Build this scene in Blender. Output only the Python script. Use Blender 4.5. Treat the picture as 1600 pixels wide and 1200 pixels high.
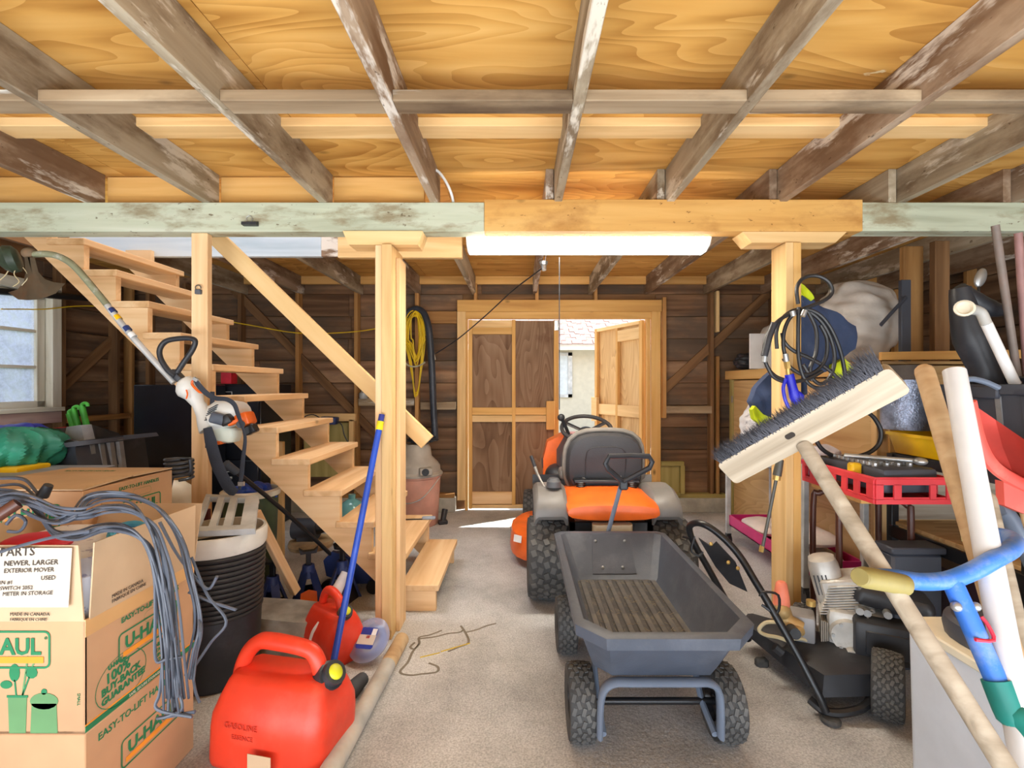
import bpy, bmesh, math, random
from mathutils import Vector as V, Matrix as M, Euler, Quaternion
for o in list(bpy.data.objects): bpy.data.objects.remove(o, do_unlink=True)
random.seed(11)
SC = bpy.context.scene
COL = SC.collection
PI = math.pi

# ------------------------------------------------------------------ camera, sky, sun, added fill lights, exposure
F, CX, CY, EYE = 755.0, 812.0, 602.0, 1.35
cd = bpy.data.cameras.new('camera'); cam = bpy.data.objects.new('camera', cd); COL.objects.link(cam)
cam.location = (0, 0, EYE); cam.rotation_euler = (PI/2, 0, 0)
cd.sensor_width = 36; cd.lens = F/1600*36; cd.shift_x = -12/1600; cd.shift_y = 2/1600
cd.clip_start = 0.05; cd.clip_end = 200
SC.camera = cam
SUN_DIR = V((-1.15, -0.69, -2.07)).normalized()
w = bpy.data.worlds.new('sky'); SC.world = w; w.use_nodes = True
wn = w.node_tree.nodes; wl = w.node_tree.links
bg = wn['Background']; bg.inputs[1].default_value = 0.8
sk = wn.new('ShaderNodeTexSky'); sk.sky_type = 'HOSEK_WILKIE'; sk.turbidity = 6; sk.ground_albedo = 0.4
sk.sun_direction = -SUN_DIR
mixw = wn.new('ShaderNodeMixRGB'); mixw.inputs[0].default_value = 0.6
mixw.inputs[2].default_value = (0.86, 0.95, 1.08, 1)
wl.new(sk.outputs[0], mixw.inputs[1]); wl.new(mixw.outputs[0], bg.inputs[0])
sl = bpy.data.lights.new('sun', 'SUN'); sl.energy = 3.5; sl.angle = math.radians(0.6); sl.color = (1, 0.95, 0.86)
so = bpy.data.objects.new('sun', sl); COL.objects.link(so); so.rotation_euler = SUN_DIR.to_track_quat('-Z', 'Y').to_euler()
so.location = (6, 4, 8)
def area(name, loc, d, sx, sy, e, c):
    l = bpy.data.lights.new(name, 'AREA'); l.shape = 'RECTANGLE'; l.size = sx; l.size_y = sy; l.energy = e; l.color = c
    o = bpy.data.objects.new(name, l); COL.objects.link(o); o.location = loc; o.rotation_euler = V(d).to_track_quat('-Z', 'Y').to_euler(); return o
area('floor_bounce_fill', (0, -0.7, 0.3), (0, 0.42, 0.90), 6.5, 1.6, 52, (0.86, 0.93, 1.0))  # unseen fill added low behind the camera, imitates light bounced off the floor
area('stairwell_fill', (-1.9, 3.2, 4.0), (0, 0, -1), 1.6, 0.8, 11, (0.86, 0.93, 1.0))  # unseen fill added above the stair opening to brighten treads and header
vs = SC.view_settings; SC.display_settings.display_device = 'sRGB'
vs.view_transform = 'Standard'; vs.look = 'None'; vs.gamma = 1; vs.use_curve_mapping = False; vs.exposure = 2.42

# ------------------------------------------------------------------ geometry helpers
def P(x, y, Y): return V(((x-CX)*Y/F, Y, EYE+(CY-y)*Y/F))
def PX(x, Y): return (x-CX)*Y/F
def PZ(y, Y): return EYE+(CY-y)*Y/F
def rot(x=0, y=0, z=0): return Euler((math.radians(x), math.radians(y), math.radians(z))).to_matrix()
def new(): return bmesh.new()
def bx(bm, c, s, R=None, bev=0.0, seg=1):
    m = M.Translation(V(c)) @ (R.to_4x4() if R else M.Identity(4)) @ M.Diagonal((s[0], s[1], s[2], 1))
    r = bmesh.ops.create_cube(bm, size=1, matrix=m)
    if bev:
        ed = list({e for v in r['verts'] for e in v.link_edges})
        bmesh.ops.bevel(bm, geom=ed, offset=bev, segments=seg, affect='EDGES', profile=0.5)
    return bm
def bb(bm, x0, x1, y0, y1, z0, z1, bev=0.0, seg=1):
    return bx(bm, ((x0+x1)/2, (y0+y1)/2, (z0+z1)/2), (abs(x1-x0), abs(y1-y0), abs(z1-z0)), None, bev, seg)
def ell(bm, c, s, R=None, u=16, v=10):
    m = M.Translation(V(c)) @ (R.to_4x4() if R else M.Identity(4)) @ M.Diagonal((s[0], s[1], s[2], 1))
    bmesh.ops.create_uvsphere(bm, u_segments=u, v_segments=v, radius=1, matrix=m); return bm
def frame(axis):
    a = V(axis).normalized(); return a.to_track_quat('Z', 'Y').to_matrix()
def cyl(bm, p0, p1, r0, r1=None, n=12, caps=True):
    p0 = V(p0); p1 = V(p1); r1 = r0 if r1 is None else r1
    m = M.Translation((p0+p1)/2) @ frame(p1-p0).to_4x4()
    bmesh.ops.create_cone(bm, cap_ends=caps, segments=n, radius1=r0, radius2=r1, depth=(p1-p0).length, matrix=m); return bm
def catmull(pts, k, closed=False):
    pts = [V(p) for p in pts]; n = len(pts)
    if k <= 1: return pts
    out = []
    for i in range(n if closed else n-1):
        g = (lambda j: pts[j % n]) if closed else (lambda j: pts[max(0, min(n-1, j))])
        a, b, c, d = g(i-1), g(i), g(i+1), g(i+2)
        for q in range(k):
            t = q/k
            out.append(0.5*((2*b)+(c-a)*t+(2*a-5*b+4*c-d)*t*t+(3*b-a-3*c+d)*t*t*t))
    if not closed: out.append(pts[-1])
    return out
def loft(bm, rings, cap=True, closed=False, wrap=True):
    vr = [[bm.verts.new(p) for p in r] for r in rings]
    n = len(vr[0]); m = len(vr)
    for i in range(m if closed else m-1):
        a = vr[i]; b = vr[(i+1) % m]
        for j in range(n if wrap else n-1):
            k = (j+1) % n
            try: bm.faces.new((a[j], a[k], b[k], b[j]))
            except ValueError: pass
    if cap and not closed:
        bm.faces.new(list(reversed(vr[0]))); bm.faces.new(vr[-1])
    return bm
def tube(bm, pts, r, n=8, k=1, closed=False, flat=None, up=None):
    """swept tube; flat = second half-width along `up` (ribbon); r may be a list"""
    pts = catmull(pts, k, closed); N = len(pts)
    rs = r if isinstance(r, (list, tuple)) else None
    T = []
    for i in range(N):
        a = pts[(i-1) % N] if (closed or i > 0) else pts[i]
        b = pts[(i+1) % N] if (closed or i < N-1) else pts[i]
        T.append((b-a).normalized())
    u = V(up) if up else (V((0, 0, 1)) if abs(T[0].z) < 0.9 else V((0, 1, 0)))
    rings = []
    for i in range(N):
        t = T[i]
        if up: u = V(up)
        u = (u-t*u.dot(t))
        if u.length < 1e-5: u = t.orthogonal()
        u.normalize(); s = t.cross(u)
        if rs:
            f = i/(N-1)*(len(rs)-1); j = min(int(f), len(rs)-2); rr = rs[j]+(rs[j+1]-rs[j])*(f-j)
        else: rr = r
        ru = flat if flat is not None else rr
        rings.append([pts[i]+s*(rr*math.cos(2*PI*q/n))+u*(ru*math.sin(2*PI*q/n)) for q in range(n)])
    return loft(bm, rings, cap=not closed, closed=closed)
def lathe(bm, prof, n=24, m=None, cap=True):
    m = m or M.Identity(4)
    rings = [[m @ V((max(r, 1e-4)*math.cos(2*PI*i/n), max(r, 1e-4)*math.sin(2*PI*i/n), z)) for i in range(n)] for r, z in prof]
    return loft(bm, rings, cap)
def at(c, axis=(0, 0, 1)): return M.Translation(V(c)) @ frame(axis).to_4x4()
def prism(bm, poly, h, m=None):
    m = m or M.Identity(4)
    return loft(bm, [[m @ V((x, y, 0)) for x, y in poly], [m @ V((x, y, h)) for x, y in poly]])
def xz(Y): return M.Translation((0, Y, 0)) @ M(((1, 0, 0, 0), (0, 0, 1, 0), (0, 1, 0, 0), (0, 0, 0, 1)))   # (x,z) outline, extruded along +Y
def ppoly(pts, Y): return [(PX(x, Y), PZ(y, Y)) for x, y in pts]
def rrect(wd, dp, r, z, c=(0, 0), n=4, a=0):
    out = []
    for sx, sy, a0 in ((1, 1, 0), (-1, 1, 90), (-1, -1, 180), (1, -1, 270)):
        for i in range(n+1):
            t = math.radians(a0+90*i/n)
            out.append(V((sx*(wd/2-r)+r*math.cos(t), sy*(dp/2-r)+r*math.sin(t), 0)))
    ra = M.Rotation(math.radians(a), 3, 'Z')
    return [ra @ p+V((c[0], c[1], z)) for p in out]

# ------------------------------------------------------------------ objects, parts, tags
WM = {}
def link(o, parent, mw):
    COL.objects.link(o); WM[o.name] = mw.copy()
    if parent is not None:
        o.parent = parent; o.matrix_basis = WM[parent.name].inverted() @ mw
    else: o.matrix_basis = mw
    return o
def tag(o, label=None, cat=None, group=None, kind=None):
    if label: o['label'] = label
    if cat: o['category'] = cat
    if group: o['group'] = group
    if kind: o['kind'] = kind
    return o
def thing(name, label, cat, loc, group=None):
    o = bpy.data.objects.new(name, None); o.empty_display_size = 0.1
    link(o, None, M.Translation(V(loc))); return tag(o, label, cat, group)
def struct(name, loc=(0, 0, 0)):
    o = bpy.data.objects.new(name, None); link(o, None, M.Translation(V(loc))); o['kind'] = 'structure'; return o
def obj(name, bm, mat, parent=None, smooth=True, ang=38, label=None):
    bmesh.ops.recalc_face_normals(bm, faces=bm.faces)
    if smooth:
        lim = math.radians(ang)
        for f in bm.faces: f.smooth = True
        for e in bm.edges:
            if len(e.link_faces) == 2 and e.calc_face_angle(0) > lim: e.smooth = False
    lo = V((min(v.co.x for v in bm.verts), min(v.co.y for v in bm.verts), min(v.co.z for v in bm.verts)))
    hi = V((max(v.co.x for v in bm.verts), max(v.co.y for v in bm.verts), max(v.co.z for v in bm.verts)))
    c = (lo+hi)/2
    if parent is None: c.z = lo.z
    bmesh.ops.translate(bm, verts=bm.verts, vec=-c)
    me = bpy.data.meshes.new(name); bm.to_mesh(me); bm.free()
    me.materials.append(mat)
    o = bpy.data.objects.new(name, me); link(o, parent, M.Translation(c))
    if label: o['label'] = label
    return o
def sobj(name, bm, mat, **k):
    o = obj(name, bm, mat, None, **k); o['kind'] = 'structure'; return o
_bm_cache = {}
def board(name, p0, p1, wd, t, mat, parent=None, up=(0, 0, 1), bev=0.003):
    """plank with its grain along local X; wd along `up`, t across"""
    p0 = V(p0); p1 = V(p1); L = (p1-p0).length
    x = (p1-p0)/L; z = V(up); z = (z-x*z.dot(x)).normalized(); y = z.cross(x)
    key = (round(L, 3), round(wd, 4), round(t, 4), mat.name, bev)
    me = _bm_cache.get(key)
    if me is None:
        bm = new(); bx(bm, (0, 0, 0), (L, t, wd), None, min(bev, t*0.2))
        me = bpy.data.meshes.new(name); bm.to_mesh(me); bm.free(); me.materials.append(mat); _bm_cache[key] = me
    o = bpy.data.objects.new(name, me); c = (p0+p1)/2
    mw = M((( x.x, y.x, z.x, c.x), (x.y, y.y, z.y, c.y), (x.z, y.z, z.z, c.z), (0, 0, 0, 1)))
    return link(o, parent, mw)
def text(s, size, mat, parent, mw, name='lettering', ext=0.0004, align='LEFT', bold=0.0, shear=0.0, sx=1.0):
    cu = bpy.data.curves.new('txt', 'FONT'); cu.body = s; cu.size = size; cu.extrude = ext; cu.align_x = align
    cu.offset = bold; cu.shear = shear; cu.resolution_u = 2
    t = bpy.data.objects.new('txt', cu); COL.objects.link(t)
    dg = bpy.context.evaluated_depsgraph_get(); me = bpy.data.meshes.new_from_object(t.evaluated_get(dg))
    bpy.data.objects.remove(t, do_unlink=True); bpy.data.curves.remove(cu)
    for v in me.vertices: v.co.x *= sx
    me.materials.clear(); me.materials.append(mat); me.name = name
    return link(bpy.data.objects.new(name, me), parent, mw)
def fmat(o, xa, ya):
    """matrix with origin o, local x = xa, local y = ya (both world directions)"""
    x = V(xa).normalized(); y = V(ya); y = (y-x*y.dot(x)).normalized(); z = x.cross(y); o = V(o)
    return M(((x.x, y.x, z.x, o.x), (x.y, y.y, z.y, o.y), (x.z, y.z, z.z, o.z), (0, 0, 0, 1)))
def copy_tree(o, mw, parent=None):
    old = WM[o.name]
    c = o.copy(); link(c, parent, mw)
    for ch in [q for q in o.children]: copy_tree(ch, mw @ old.inverted() @ WM[ch.name], c)
    return c

# ------------------------------------------------------------------ materials
def lin(c): return tuple(((v/255/12.92) if v/255 <= 0.04045 else ((v/255+0.055)/1.055)**2.4) for v in c)+(1,)
MATS = {}
def base(name):
    m = bpy.data.materials.new(name); m.use_nodes = True
    return m, m.node_tree.nodes, m.node_tree.links, m.node_tree.nodes['Principled BSDF']
def ramp(N, stops):
    r = N.new('ShaderNodeValToRGB'); e = r.color_ramp.elements
    while len(e) < len(stops): e.new(0.5)
    for i, (p, c) in enumerate(stops): e[i].position = p; e[i].color = lin(c) if len(c) == 3 else c
    return r
def plain(name, col, rough=0.5, metal=0.0, var=0.12, scale=8, bump=0.0, bscale=60, dust=None, spec=0.5, dscale=5, dlo=0.5, dhi=0.75):
    if name in MATS: return MATS[name]
    m, N, L, b = base(name)
    tc = N.new('ShaderNodeTexCoord')
    nz = N.new('ShaderNodeTexNoise'); nz.inputs['Scale'].default_value = scale; nz.inputs['Detail'].default_value = 5
    L.new(tc.outputs['Object'], nz.inputs['Vector'])
    d = [max(0, v*(1-var)) for v in col]; h = [min(255, v*(1+var)) for v in col]
    r = ramp(N, [(0.3, d), (0.7, h)]); L.new(nz.outputs[0], r.inputs[0]); out = r.outputs[0]
    if dust:
        n2 = N.new('ShaderNodeTexNoise'); n2.inputs['Scale'].default_value = dscale; n2.inputs['Detail'].default_value = 8
        n2.inputs['Roughness'].default_value = 0.7
        L.new(tc.outputs['Object'], n2.inputs['Vector'])
        r2 = ramp(N, [(dlo, (0, 0, 0)), (dhi, (190, 190, 190))]); L.new(n2.outputs[0], r2.inputs[0])
        mx = N.new('ShaderNodeMixRGB'); L.new(r2.outputs[0], mx.inputs[0]); L.new(out, mx.inputs[1]); mx.inputs[2].default_value = lin(dust)
        out = mx.outputs[0]
    L.new(out, b.inputs['Base Color'])
    b.inputs['Roughness'].default_value = rough; b.inputs['Metallic'].default_value = metal
    b.inputs['Specular IOR Level'].default_value = spec
    if bump:
        n3 = N.new('ShaderNodeTexNoise'); n3.inputs['Scale'].default_value = bscale; n3.inputs['Detail'].default_value = 3
        L.new(tc.outputs['Object'], n3.inputs['Vector'])
        bp = N.new('ShaderNodeBump'); bp.inputs['Strength'].default_value = bump; bp.inputs['Distance'].default_value = 0.01
        L.new(n3.outputs[0], bp.inputs['Height']); L.new(bp.outputs[0], b.inputs['Normal'])
    MATS[name] = m; return m
def wood(name, c1, c2, c3=None, scale=14, stretch=0.07, rough=0.75, rnd=0.18, blotch=None, bscale=2.5, blo=0.5, bhi=0.65, bamt=0.8, bstretch=0.35,
         knots=0.0, rings=False, bump=0.12, spots=None, white=None, sharp=False):
    m, N, L, b = base(name)
    tc = N.new('ShaderNodeTexCoord'); oi = N.new('ShaderNodeObjectInfo')
    mu = N.new('ShaderNodeMath'); mu.operation = 'MULTIPLY'; mu.inputs[1].default_value = 41.3; L.new(oi.outputs['Random'], mu.inputs[0])
    ad = N.new('ShaderNodeVectorMath'); ad.operation = 'ADD'; L.new(tc.outputs['Object'], ad.inputs[0]); L.new(mu.outputs[0], ad.inputs[1])
    def mp(s):
        q = N.new('ShaderNodeMapping'); q.inputs['Scale'].default_value = s; L.new(ad.outputs[0], q.inputs[0]); return q.outputs[0]
    nz = N.new('ShaderNodeTexNoise'); nz.inputs['Scale'].default_value = scale; nz.inputs['Detail'].default_value = 7; nz.inputs['Distortion'].default_value = 0.5
    L.new(mp((stretch, 1, 1)), nz.inputs['Vector'])
    src = nz.outputs[0]
    if rings:   # cathedral figure: contour lines of a slow, stretched noise
        n2 = N.new('ShaderNodeTexNoise'); n2.inputs['Scale'].default_value = 1.6; n2.inputs['Detail'].default_value = 2; n2.inputs['Distortion'].default_value = 0.4
        L.new(mp((0.3, 1.4, 1.4)), n2.inputs['Vector'])
        k = N.new('ShaderNodeMath'); k.operation = 'MULTIPLY'; k.inputs[1].default_value = 22; L.new(n2.outputs[0], k.inputs[0])
        fr = N.new('ShaderNodeMath'); fr.operation = 'FRACT'; L.new(k.outputs[0], fr.inputs[0])
        mxv = N.new('ShaderNodeMath'); mxv.operation = 'MULTIPLY_ADD'; mxv.inputs[1].default_value = 0.21; L.new(fr.outputs[0], mxv.inputs[0])
        sc = N.new('ShaderNodeMath'); sc.operation = 'MULTIPLY'; sc.inputs[1].default_value = 0.80; L.new(nz.outputs[0], sc.inputs[0]); L.new(sc.outputs[0], mxv.inputs[2])
        src = mxv.outputs[0]
    st = [(0.28, c1), (0.66, c2)] if c3 is None else [(0.25, c1), (0.5, c2), (0.74, c3)]
    r = ramp(N, st); L.new(src, r.inputs[0]); out = r.outputs[0]
    def patch(out, colr, s, lo, hi, amt, stretchv, det=6):
        n = N.new('ShaderNodeTexNoise'); n.inputs['Scale'].default_value = s; n.inputs['Detail'].default_value = det; n.inputs['Roughness'].default_value = 0.65
        L.new(mp((stretchv, 1, 1)), n.inputs['Vector'])
        a = int(255*amt); rr = ramp(N, [(lo, (0, 0, 0, 1)), (hi, (amt, amt, amt, 1))]); L.new(n.outputs[0], rr.inputs[0])
        mx = N.new('ShaderNodeMixRGB'); L.new(rr.outputs[0], mx.inputs[0]); L.new(out, mx.inputs[1]); mx.inputs[2].default_value = lin(colr)
        return mx.outputs[0]
    if blotch: out = patch(out, blotch, bscale, blo, bhi, bamt, bstretch)
    if white: out = patch(out, white[0], white[1], white[2], white[3], 0.9, white[4])
    if spots: out = patch(out, spots, 30, 0.66, 0.72, 0.8, 0.6, 3)
    if knots:
        vo = N.new('ShaderNodeTexVoronoi'); vo.inputs['Scale'].default_value = 3.2; L.new(mp((0.6, 1.1, 1.1)), vo.inputs['Vector'])
        kr = ramp(N, [(0.02, (knots, knots, knots, 1)), (0.075, (0, 0, 0, 1))]); L.new(vo.outputs['Distance'], kr.inputs[0])
        mx = N.new('ShaderNodeMixRGB'); L.new(kr.outputs[0], mx.inputs[0]); L.new(out, mx.inputs[1]); mx.inputs[2].default_value = lin([v*0.42 for v in c1])
        out = mx.outputs[0]
    hv = N.new('ShaderNodeHueSaturation')
    ma = N.new('ShaderNodeMath'); ma.operation = 'MULTIPLY_ADD'; ma.inputs[1].default_value = rnd*2; ma.inputs[2].default_value = 1-rnd; L.new(oi.outputs['Random'], ma.inputs[0])
    L.new(ma.outputs[0], hv.inputs['Value']); L.new(out, hv.inputs['Color']); L.new(hv.outputs[0], b.inputs['Base Color'])
    b.inputs['Roughness'].default_value = rough; b.inputs['Specular IOR Level'].default_value = 0.3
    bp = N.new('ShaderNodeBump'); bp.inputs['Strength'].default_value = bump; bp.inputs['Distance'].default_value = 0.01
    L.new(nz.outputs[0], bp.inputs['Height']); L.new(bp.outputs[0], b.inputs['Normal'])
    MATS[name] = m; return m

PINE   = wood('fresh pine', (202, 160, 104), (228, 190, 132), (238, 206, 152), knots=0.75, rnd=0.07)
PINEST = wood('pale stair pine', (205, 160, 110), (230, 190, 142), (240, 208, 164), knots=0.5, rnd=0.06)
PINEOR = wood('orange pine', (192, 142, 78), (216, 168, 98), (228, 184, 118), knots=0.7, rnd=0.08)
PLYC   = wood('ceiling plywood', (168, 114, 48), (208, 156, 80), (224, 176, 102), scale=9, stretch=0.12, rings=True, knots=0.45, rnd=0.09, rough=0.6, white=((232, 214, 170), 5, 0.72, 0.73, 0.3))
JOIST  = wood('old weathered joist', (126, 104, 84), (166, 144, 120), (190, 170, 148), blotch=(104, 72, 46), bscale=4, blo=0.44, bhi=0.6, bamt=0.75, rnd=0.14, white=((222, 214, 202), 5, 0.55, 0.60, 0.25), bump=0.3, spots=(84, 62, 44))
JOISTG = wood('grey weathered joist', (128, 114, 94), (166, 152, 128), (190, 178, 156), blotch=(98, 74, 50), bscale=5, blo=0.48, bhi=0.62, bamt=0.7, rnd=0.1, white=((216, 208, 192), 5, 0.57, 0.62, 0.25), bump=0.3, spots=(92, 74, 54))
BLOCKW = wood('weathered blocking', (106, 84, 62), (156, 134, 106), (182, 162, 134), blotch=(66, 48, 34), bscale=4, blo=0.5, bhi=0.7, bamt=0.6, rnd=0.12, white=((226, 226, 218), 4, 0.58, 0.64, 0.12), bump=0.2)
BEAMP  = wood('old green grey paint', (160, 164, 140), (190, 196, 172), (206, 210, 190), blotch=(128, 104, 66), bscale=8, blo=0.52, bhi=0.66, bamt=0.7, rnd=0.03, spots=(92, 72, 46), bump=0.25)
BEAMO  = wood('stained beam pine', (186, 132, 66), (214, 164, 92), (226, 180, 110), knots=0.8, rnd=0.0, blotch=(150, 92, 36), bscale=3, blo=0.5, bhi=0.68, bamt=0.75, bstretch=0.5, spots=(110, 66, 30))
WHITEP = wood('flaking white paint', (166, 182, 192), (192, 204, 212), (206, 214, 218), blotch=(120, 96, 78), bscale=5, blo=0.62, bhi=0.68, bamt=0.8, rnd=0.04)
PLANK  = wood('dark siding plank', (74, 50, 34), (124, 92, 66), (156, 122, 92), scale=12, stretch=0.06, blotch=(82, 72, 62), bscale=3, blo=0.45, bhi=0.6, bamt=0.75, rnd=0.26, bump=0.3, knots=0.5)
STUD   = wood('aged stud', (134, 92, 50), (170, 124, 72), (190, 146, 92), rnd=0.14, knots=0.4)
DARKST = wood('dark stud', (90, 62, 38), (124, 90, 58), (146, 110, 74), rnd=0.18, knots=0.4)
DOORPLY = wood('weathered door plywood', (96, 68, 46), (136, 106, 80), (156, 128, 102), scale=8, stretch=0.1, rings=True, blotch=(96, 58, 34), bscale=3, blo=0.6, bhi=0.75, bamt=0.7, bstretch=0.8, rnd=0.1)
TANPLY = wood('tan plywood', (176, 136, 86), (206, 168, 114), (218, 184, 132), scale=8, stretch=0.12, rings=True, rnd=0.06, knots=0.3)
GREYW  = wood('bleached grey wood', (128, 114, 94), (166, 152, 132), (188, 176, 156), scale=26, stretch=0.05, rnd=0.04, blotch=(150, 128, 102), bscale=4, blo=0.6, bhi=0.8, bamt=0.5)
TOOLW  = wood('tool handle wood', (158, 124, 86), (188, 156, 116), (204, 176, 138), scale=20, stretch=0.05, rnd=0.05)
GREENW = wood('treated wood', (134, 122, 66), (164, 148, 88), (180, 162, 104), rnd=0.06, knots=0.4)
SILLP  = wood('pink grey paint', (150, 122, 118), (182, 152, 146), (196, 170, 160), rnd=0.04, blotch=(120, 100, 84), blo=0.6, bhi=0.7, bamt=0.6)
FRAMEP = wood('cream window paint', (196, 188, 166), (222, 216, 198), (234, 230, 216), rnd=0.04, blotch=(140, 120, 96), bscale=6, blo=0.62, bhi=0.7, bamt=0.7)
BLACKP = plain('black plastic', (42, 44, 49), 0.45, dust=(96, 98, 102), dlo=0.55, dhi=0.9)
BLACKM = plain('black painted metal', (26, 27, 30), 0.35, dust=(88, 84, 78), dlo=0.6, dhi=0.9)
RUBBER = plain('tyre rubber', (58, 58, 58), 0.7, bump=0.3, dust=(110, 104, 94), dlo=0.52, dhi=0.8, dscale=9)
GREYP  = plain('grey plastic', (128, 128, 128), 0.5)
LGREY  = plain('light grey plastic', (178, 180, 180), 0.5)
RUBBERL = plain('tyre lug rubber', (84, 84, 83), 0.7, dust=(130, 122, 108), dlo=0.5, dhi=0.8, dscale=9)
WPIPE  = plain('white painted pole', (204, 202, 200), 0.45, var=0.04, dust=(170, 168, 166), dlo=0.6, dhi=0.8)
MGREY  = plain('mower fender grey', (118, 115, 112), 0.45, var=0.05)
ORANGE = plain('mower orange', (236, 106, 34), 0.35, var=0.06)
RED    = plain('fuel can red', (224, 60, 34), 0.42, var=0.06, dust=(224, 110, 90), dlo=0.5, dhi=0.85)
CORAL  = plain('coral red plastic', (222, 92, 80), 0.5, var=0.05, dust=(206, 150, 130), dlo=0.55, dhi=0.8)
CRATER = plain('crate red', (214, 58, 66), 0.45, var=0.05)
YELLOW = plain('yellow plastic', (238, 188, 12), 0.4, var=0.05)
YCORD  = plain('yellow cord', (222, 186, 26), 0.5, var=0.08)
LIME   = plain('lime yellow fabric', (196, 214, 28), 0.7)
BLUE   = plain('blue paint', (44, 82, 190), 0.4, var=0.1, dust=(130, 150, 210), dlo=0.55, dhi=0.8)
BLUEH  = plain('worn blue tube', (52, 112, 200), 0.45, var=0.08, dust=(186, 190, 186), dlo=0.5, dhi=0.75, dscale=9)
GUNBLUE = plain('spray gun blue', (34, 38, 190), 0.4, var=0.1, dust=(140, 144, 220), dlo=0.55, dhi=0.8)
NAVY   = plain('navy fabric', (52, 66, 96), 0.8, var=0.1, bump=0.2)
JACKB  = plain('jack blue', (34, 52, 104), 0.45, var=0.12, dust=(120, 124, 140), dlo=0.6, dhi=0.85)
TEAL   = plain('teal grip', (18, 120, 110), 0.5)
CARTB  = plain('cart bed plastic', (72, 78, 90), 0.5, var=0.07, bump=0.06, bscale=120, dust=(120, 124, 132), dlo=0.5, dhi=0.85)
CARTF  = plain('cart frame grey', (112, 124, 142), 0.45, var=0.05)
STEEL  = plain('steel', (176, 178, 178), 0.35, metal=0.7)
ALU    = plain('cast aluminium', (196, 194, 188), 0.45, metal=0.35, var=0.12, dust=(110, 100, 84), dlo=0.55, dhi=0.8)
BRASS  = plain('brass', (196, 164, 96), 0.4, metal=0.6)
CREAMP = plain('cream plastic', (222, 214, 192), 0.5, var=0.04)
WHITEPL = plain('white plastic', (232, 232, 230), 0.4, var=0.03)
WARMWH = plain('off white plastic', (214, 208, 196), 0.5, var=0.05, dust=(150, 140, 124), dlo=0.6, dhi=0.8)
BINW   = plain('pale grey bin', (206, 212, 222), 0.5, var=0.03)
CARD   = plain('cardboard', (192, 150, 112), 0.85, var=0.05, scale=4)
CARDL  = plain('cardboard inner', (198, 168, 134), 0.85, var=0.05, scale=4)
PAPER  = plain('paper note', (206, 194, 178), 0.9, var=0.04)
INKG   = plain('green ink', (34, 122, 78), 0.8, var=0.05)
INKGL  = plain('pale green ink', (96, 140, 92), 0.8, var=0.05)
INKO   = plain('orange ink', (232, 150, 44), 0.8, var=0.05)
INKK   = plain('dark ink', (72, 62, 54), 0.9, var=0.05)
CABLE  = plain('grey cable', (80, 85, 96), 0.45, var=0.12)
HOSEB  = plain('black hose', (38, 38, 40), 0.4, dust=(96, 94, 90), dlo=0.6, dhi=0.9)
CABI   = plain('black cabinet paint', (24, 27, 36), 0.3, var=0.15, dust=(92, 98, 112), dlo=0.66, dhi=0.85)
MAROON = plain('maroon paint', (86, 34, 44), 0.6)
MAGENTA = plain('magenta paint', (206, 40, 120), 0.4, var=0.05)
BROWNT = plain('brown enamel tube', (86, 50, 38), 0.35, var=0.08)
PINKV  = plain('vacuum tub pink', (206, 150, 132), 0.5, var=0.05, dust=(180, 150, 134))
VACG   = plain('vacuum lid grey', (168, 160, 148), 0.5, var=0.06)
GUARD  = plain('muddy guard', (112, 96, 74), 0.8, var=0.14, dust=(136, 84, 48), dlo=0.5, dhi=0.7)
GREENT = plain('green tarp', (44, 130, 104), 0.55, var=0.16, scale=5)
GREEND = plain('dark green tarp', (30, 92, 66), 0.6, var=0.12)
BLUET  = plain('blue tarp', (52, 60, 176), 0.55)
REDF   = plain('red fabric', (206, 36, 58), 0.6)
GREENB = plain('bright green plastic', (86, 196, 74), 0.45)
STONE  = plain('rough stone', (152, 146, 134), 0.9, var=0.18, bump=0.8, bscale=20, dust=(104, 100, 92))
PURPLE = plain('dark purple plastic', (58, 38, 50), 0.5)
SLATE  = plain('slate plastic', (64, 68, 78), 0.5, var=0.06)
FOIL   = plain('silver bubble foil', (150, 160, 182), 0.28, metal=0.6, var=0.15, scale=30, bump=0.5, bscale=110)
FELT   = plain('brown felt', (92, 82, 74), 0.95, bump=0.4, bscale=200)
ORCONE = plain('pale orange rubber', (240, 132, 104), 0.5)
DARKGR = plain('dark green bin', (62, 76, 52), 0.6)
CONCB  = plain('foundation concrete', (172, 168, 156), 0.9, var=0.1, bump=0.4, bscale=40)
CARPET = plain('dark vinyl seat', (54, 56, 60), 0.6, var=0.06, bump=0.15, bscale=160)
BRISTLE = plain('grey black bristle', (72, 72, 78), 0.9, var=0.2)
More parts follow.
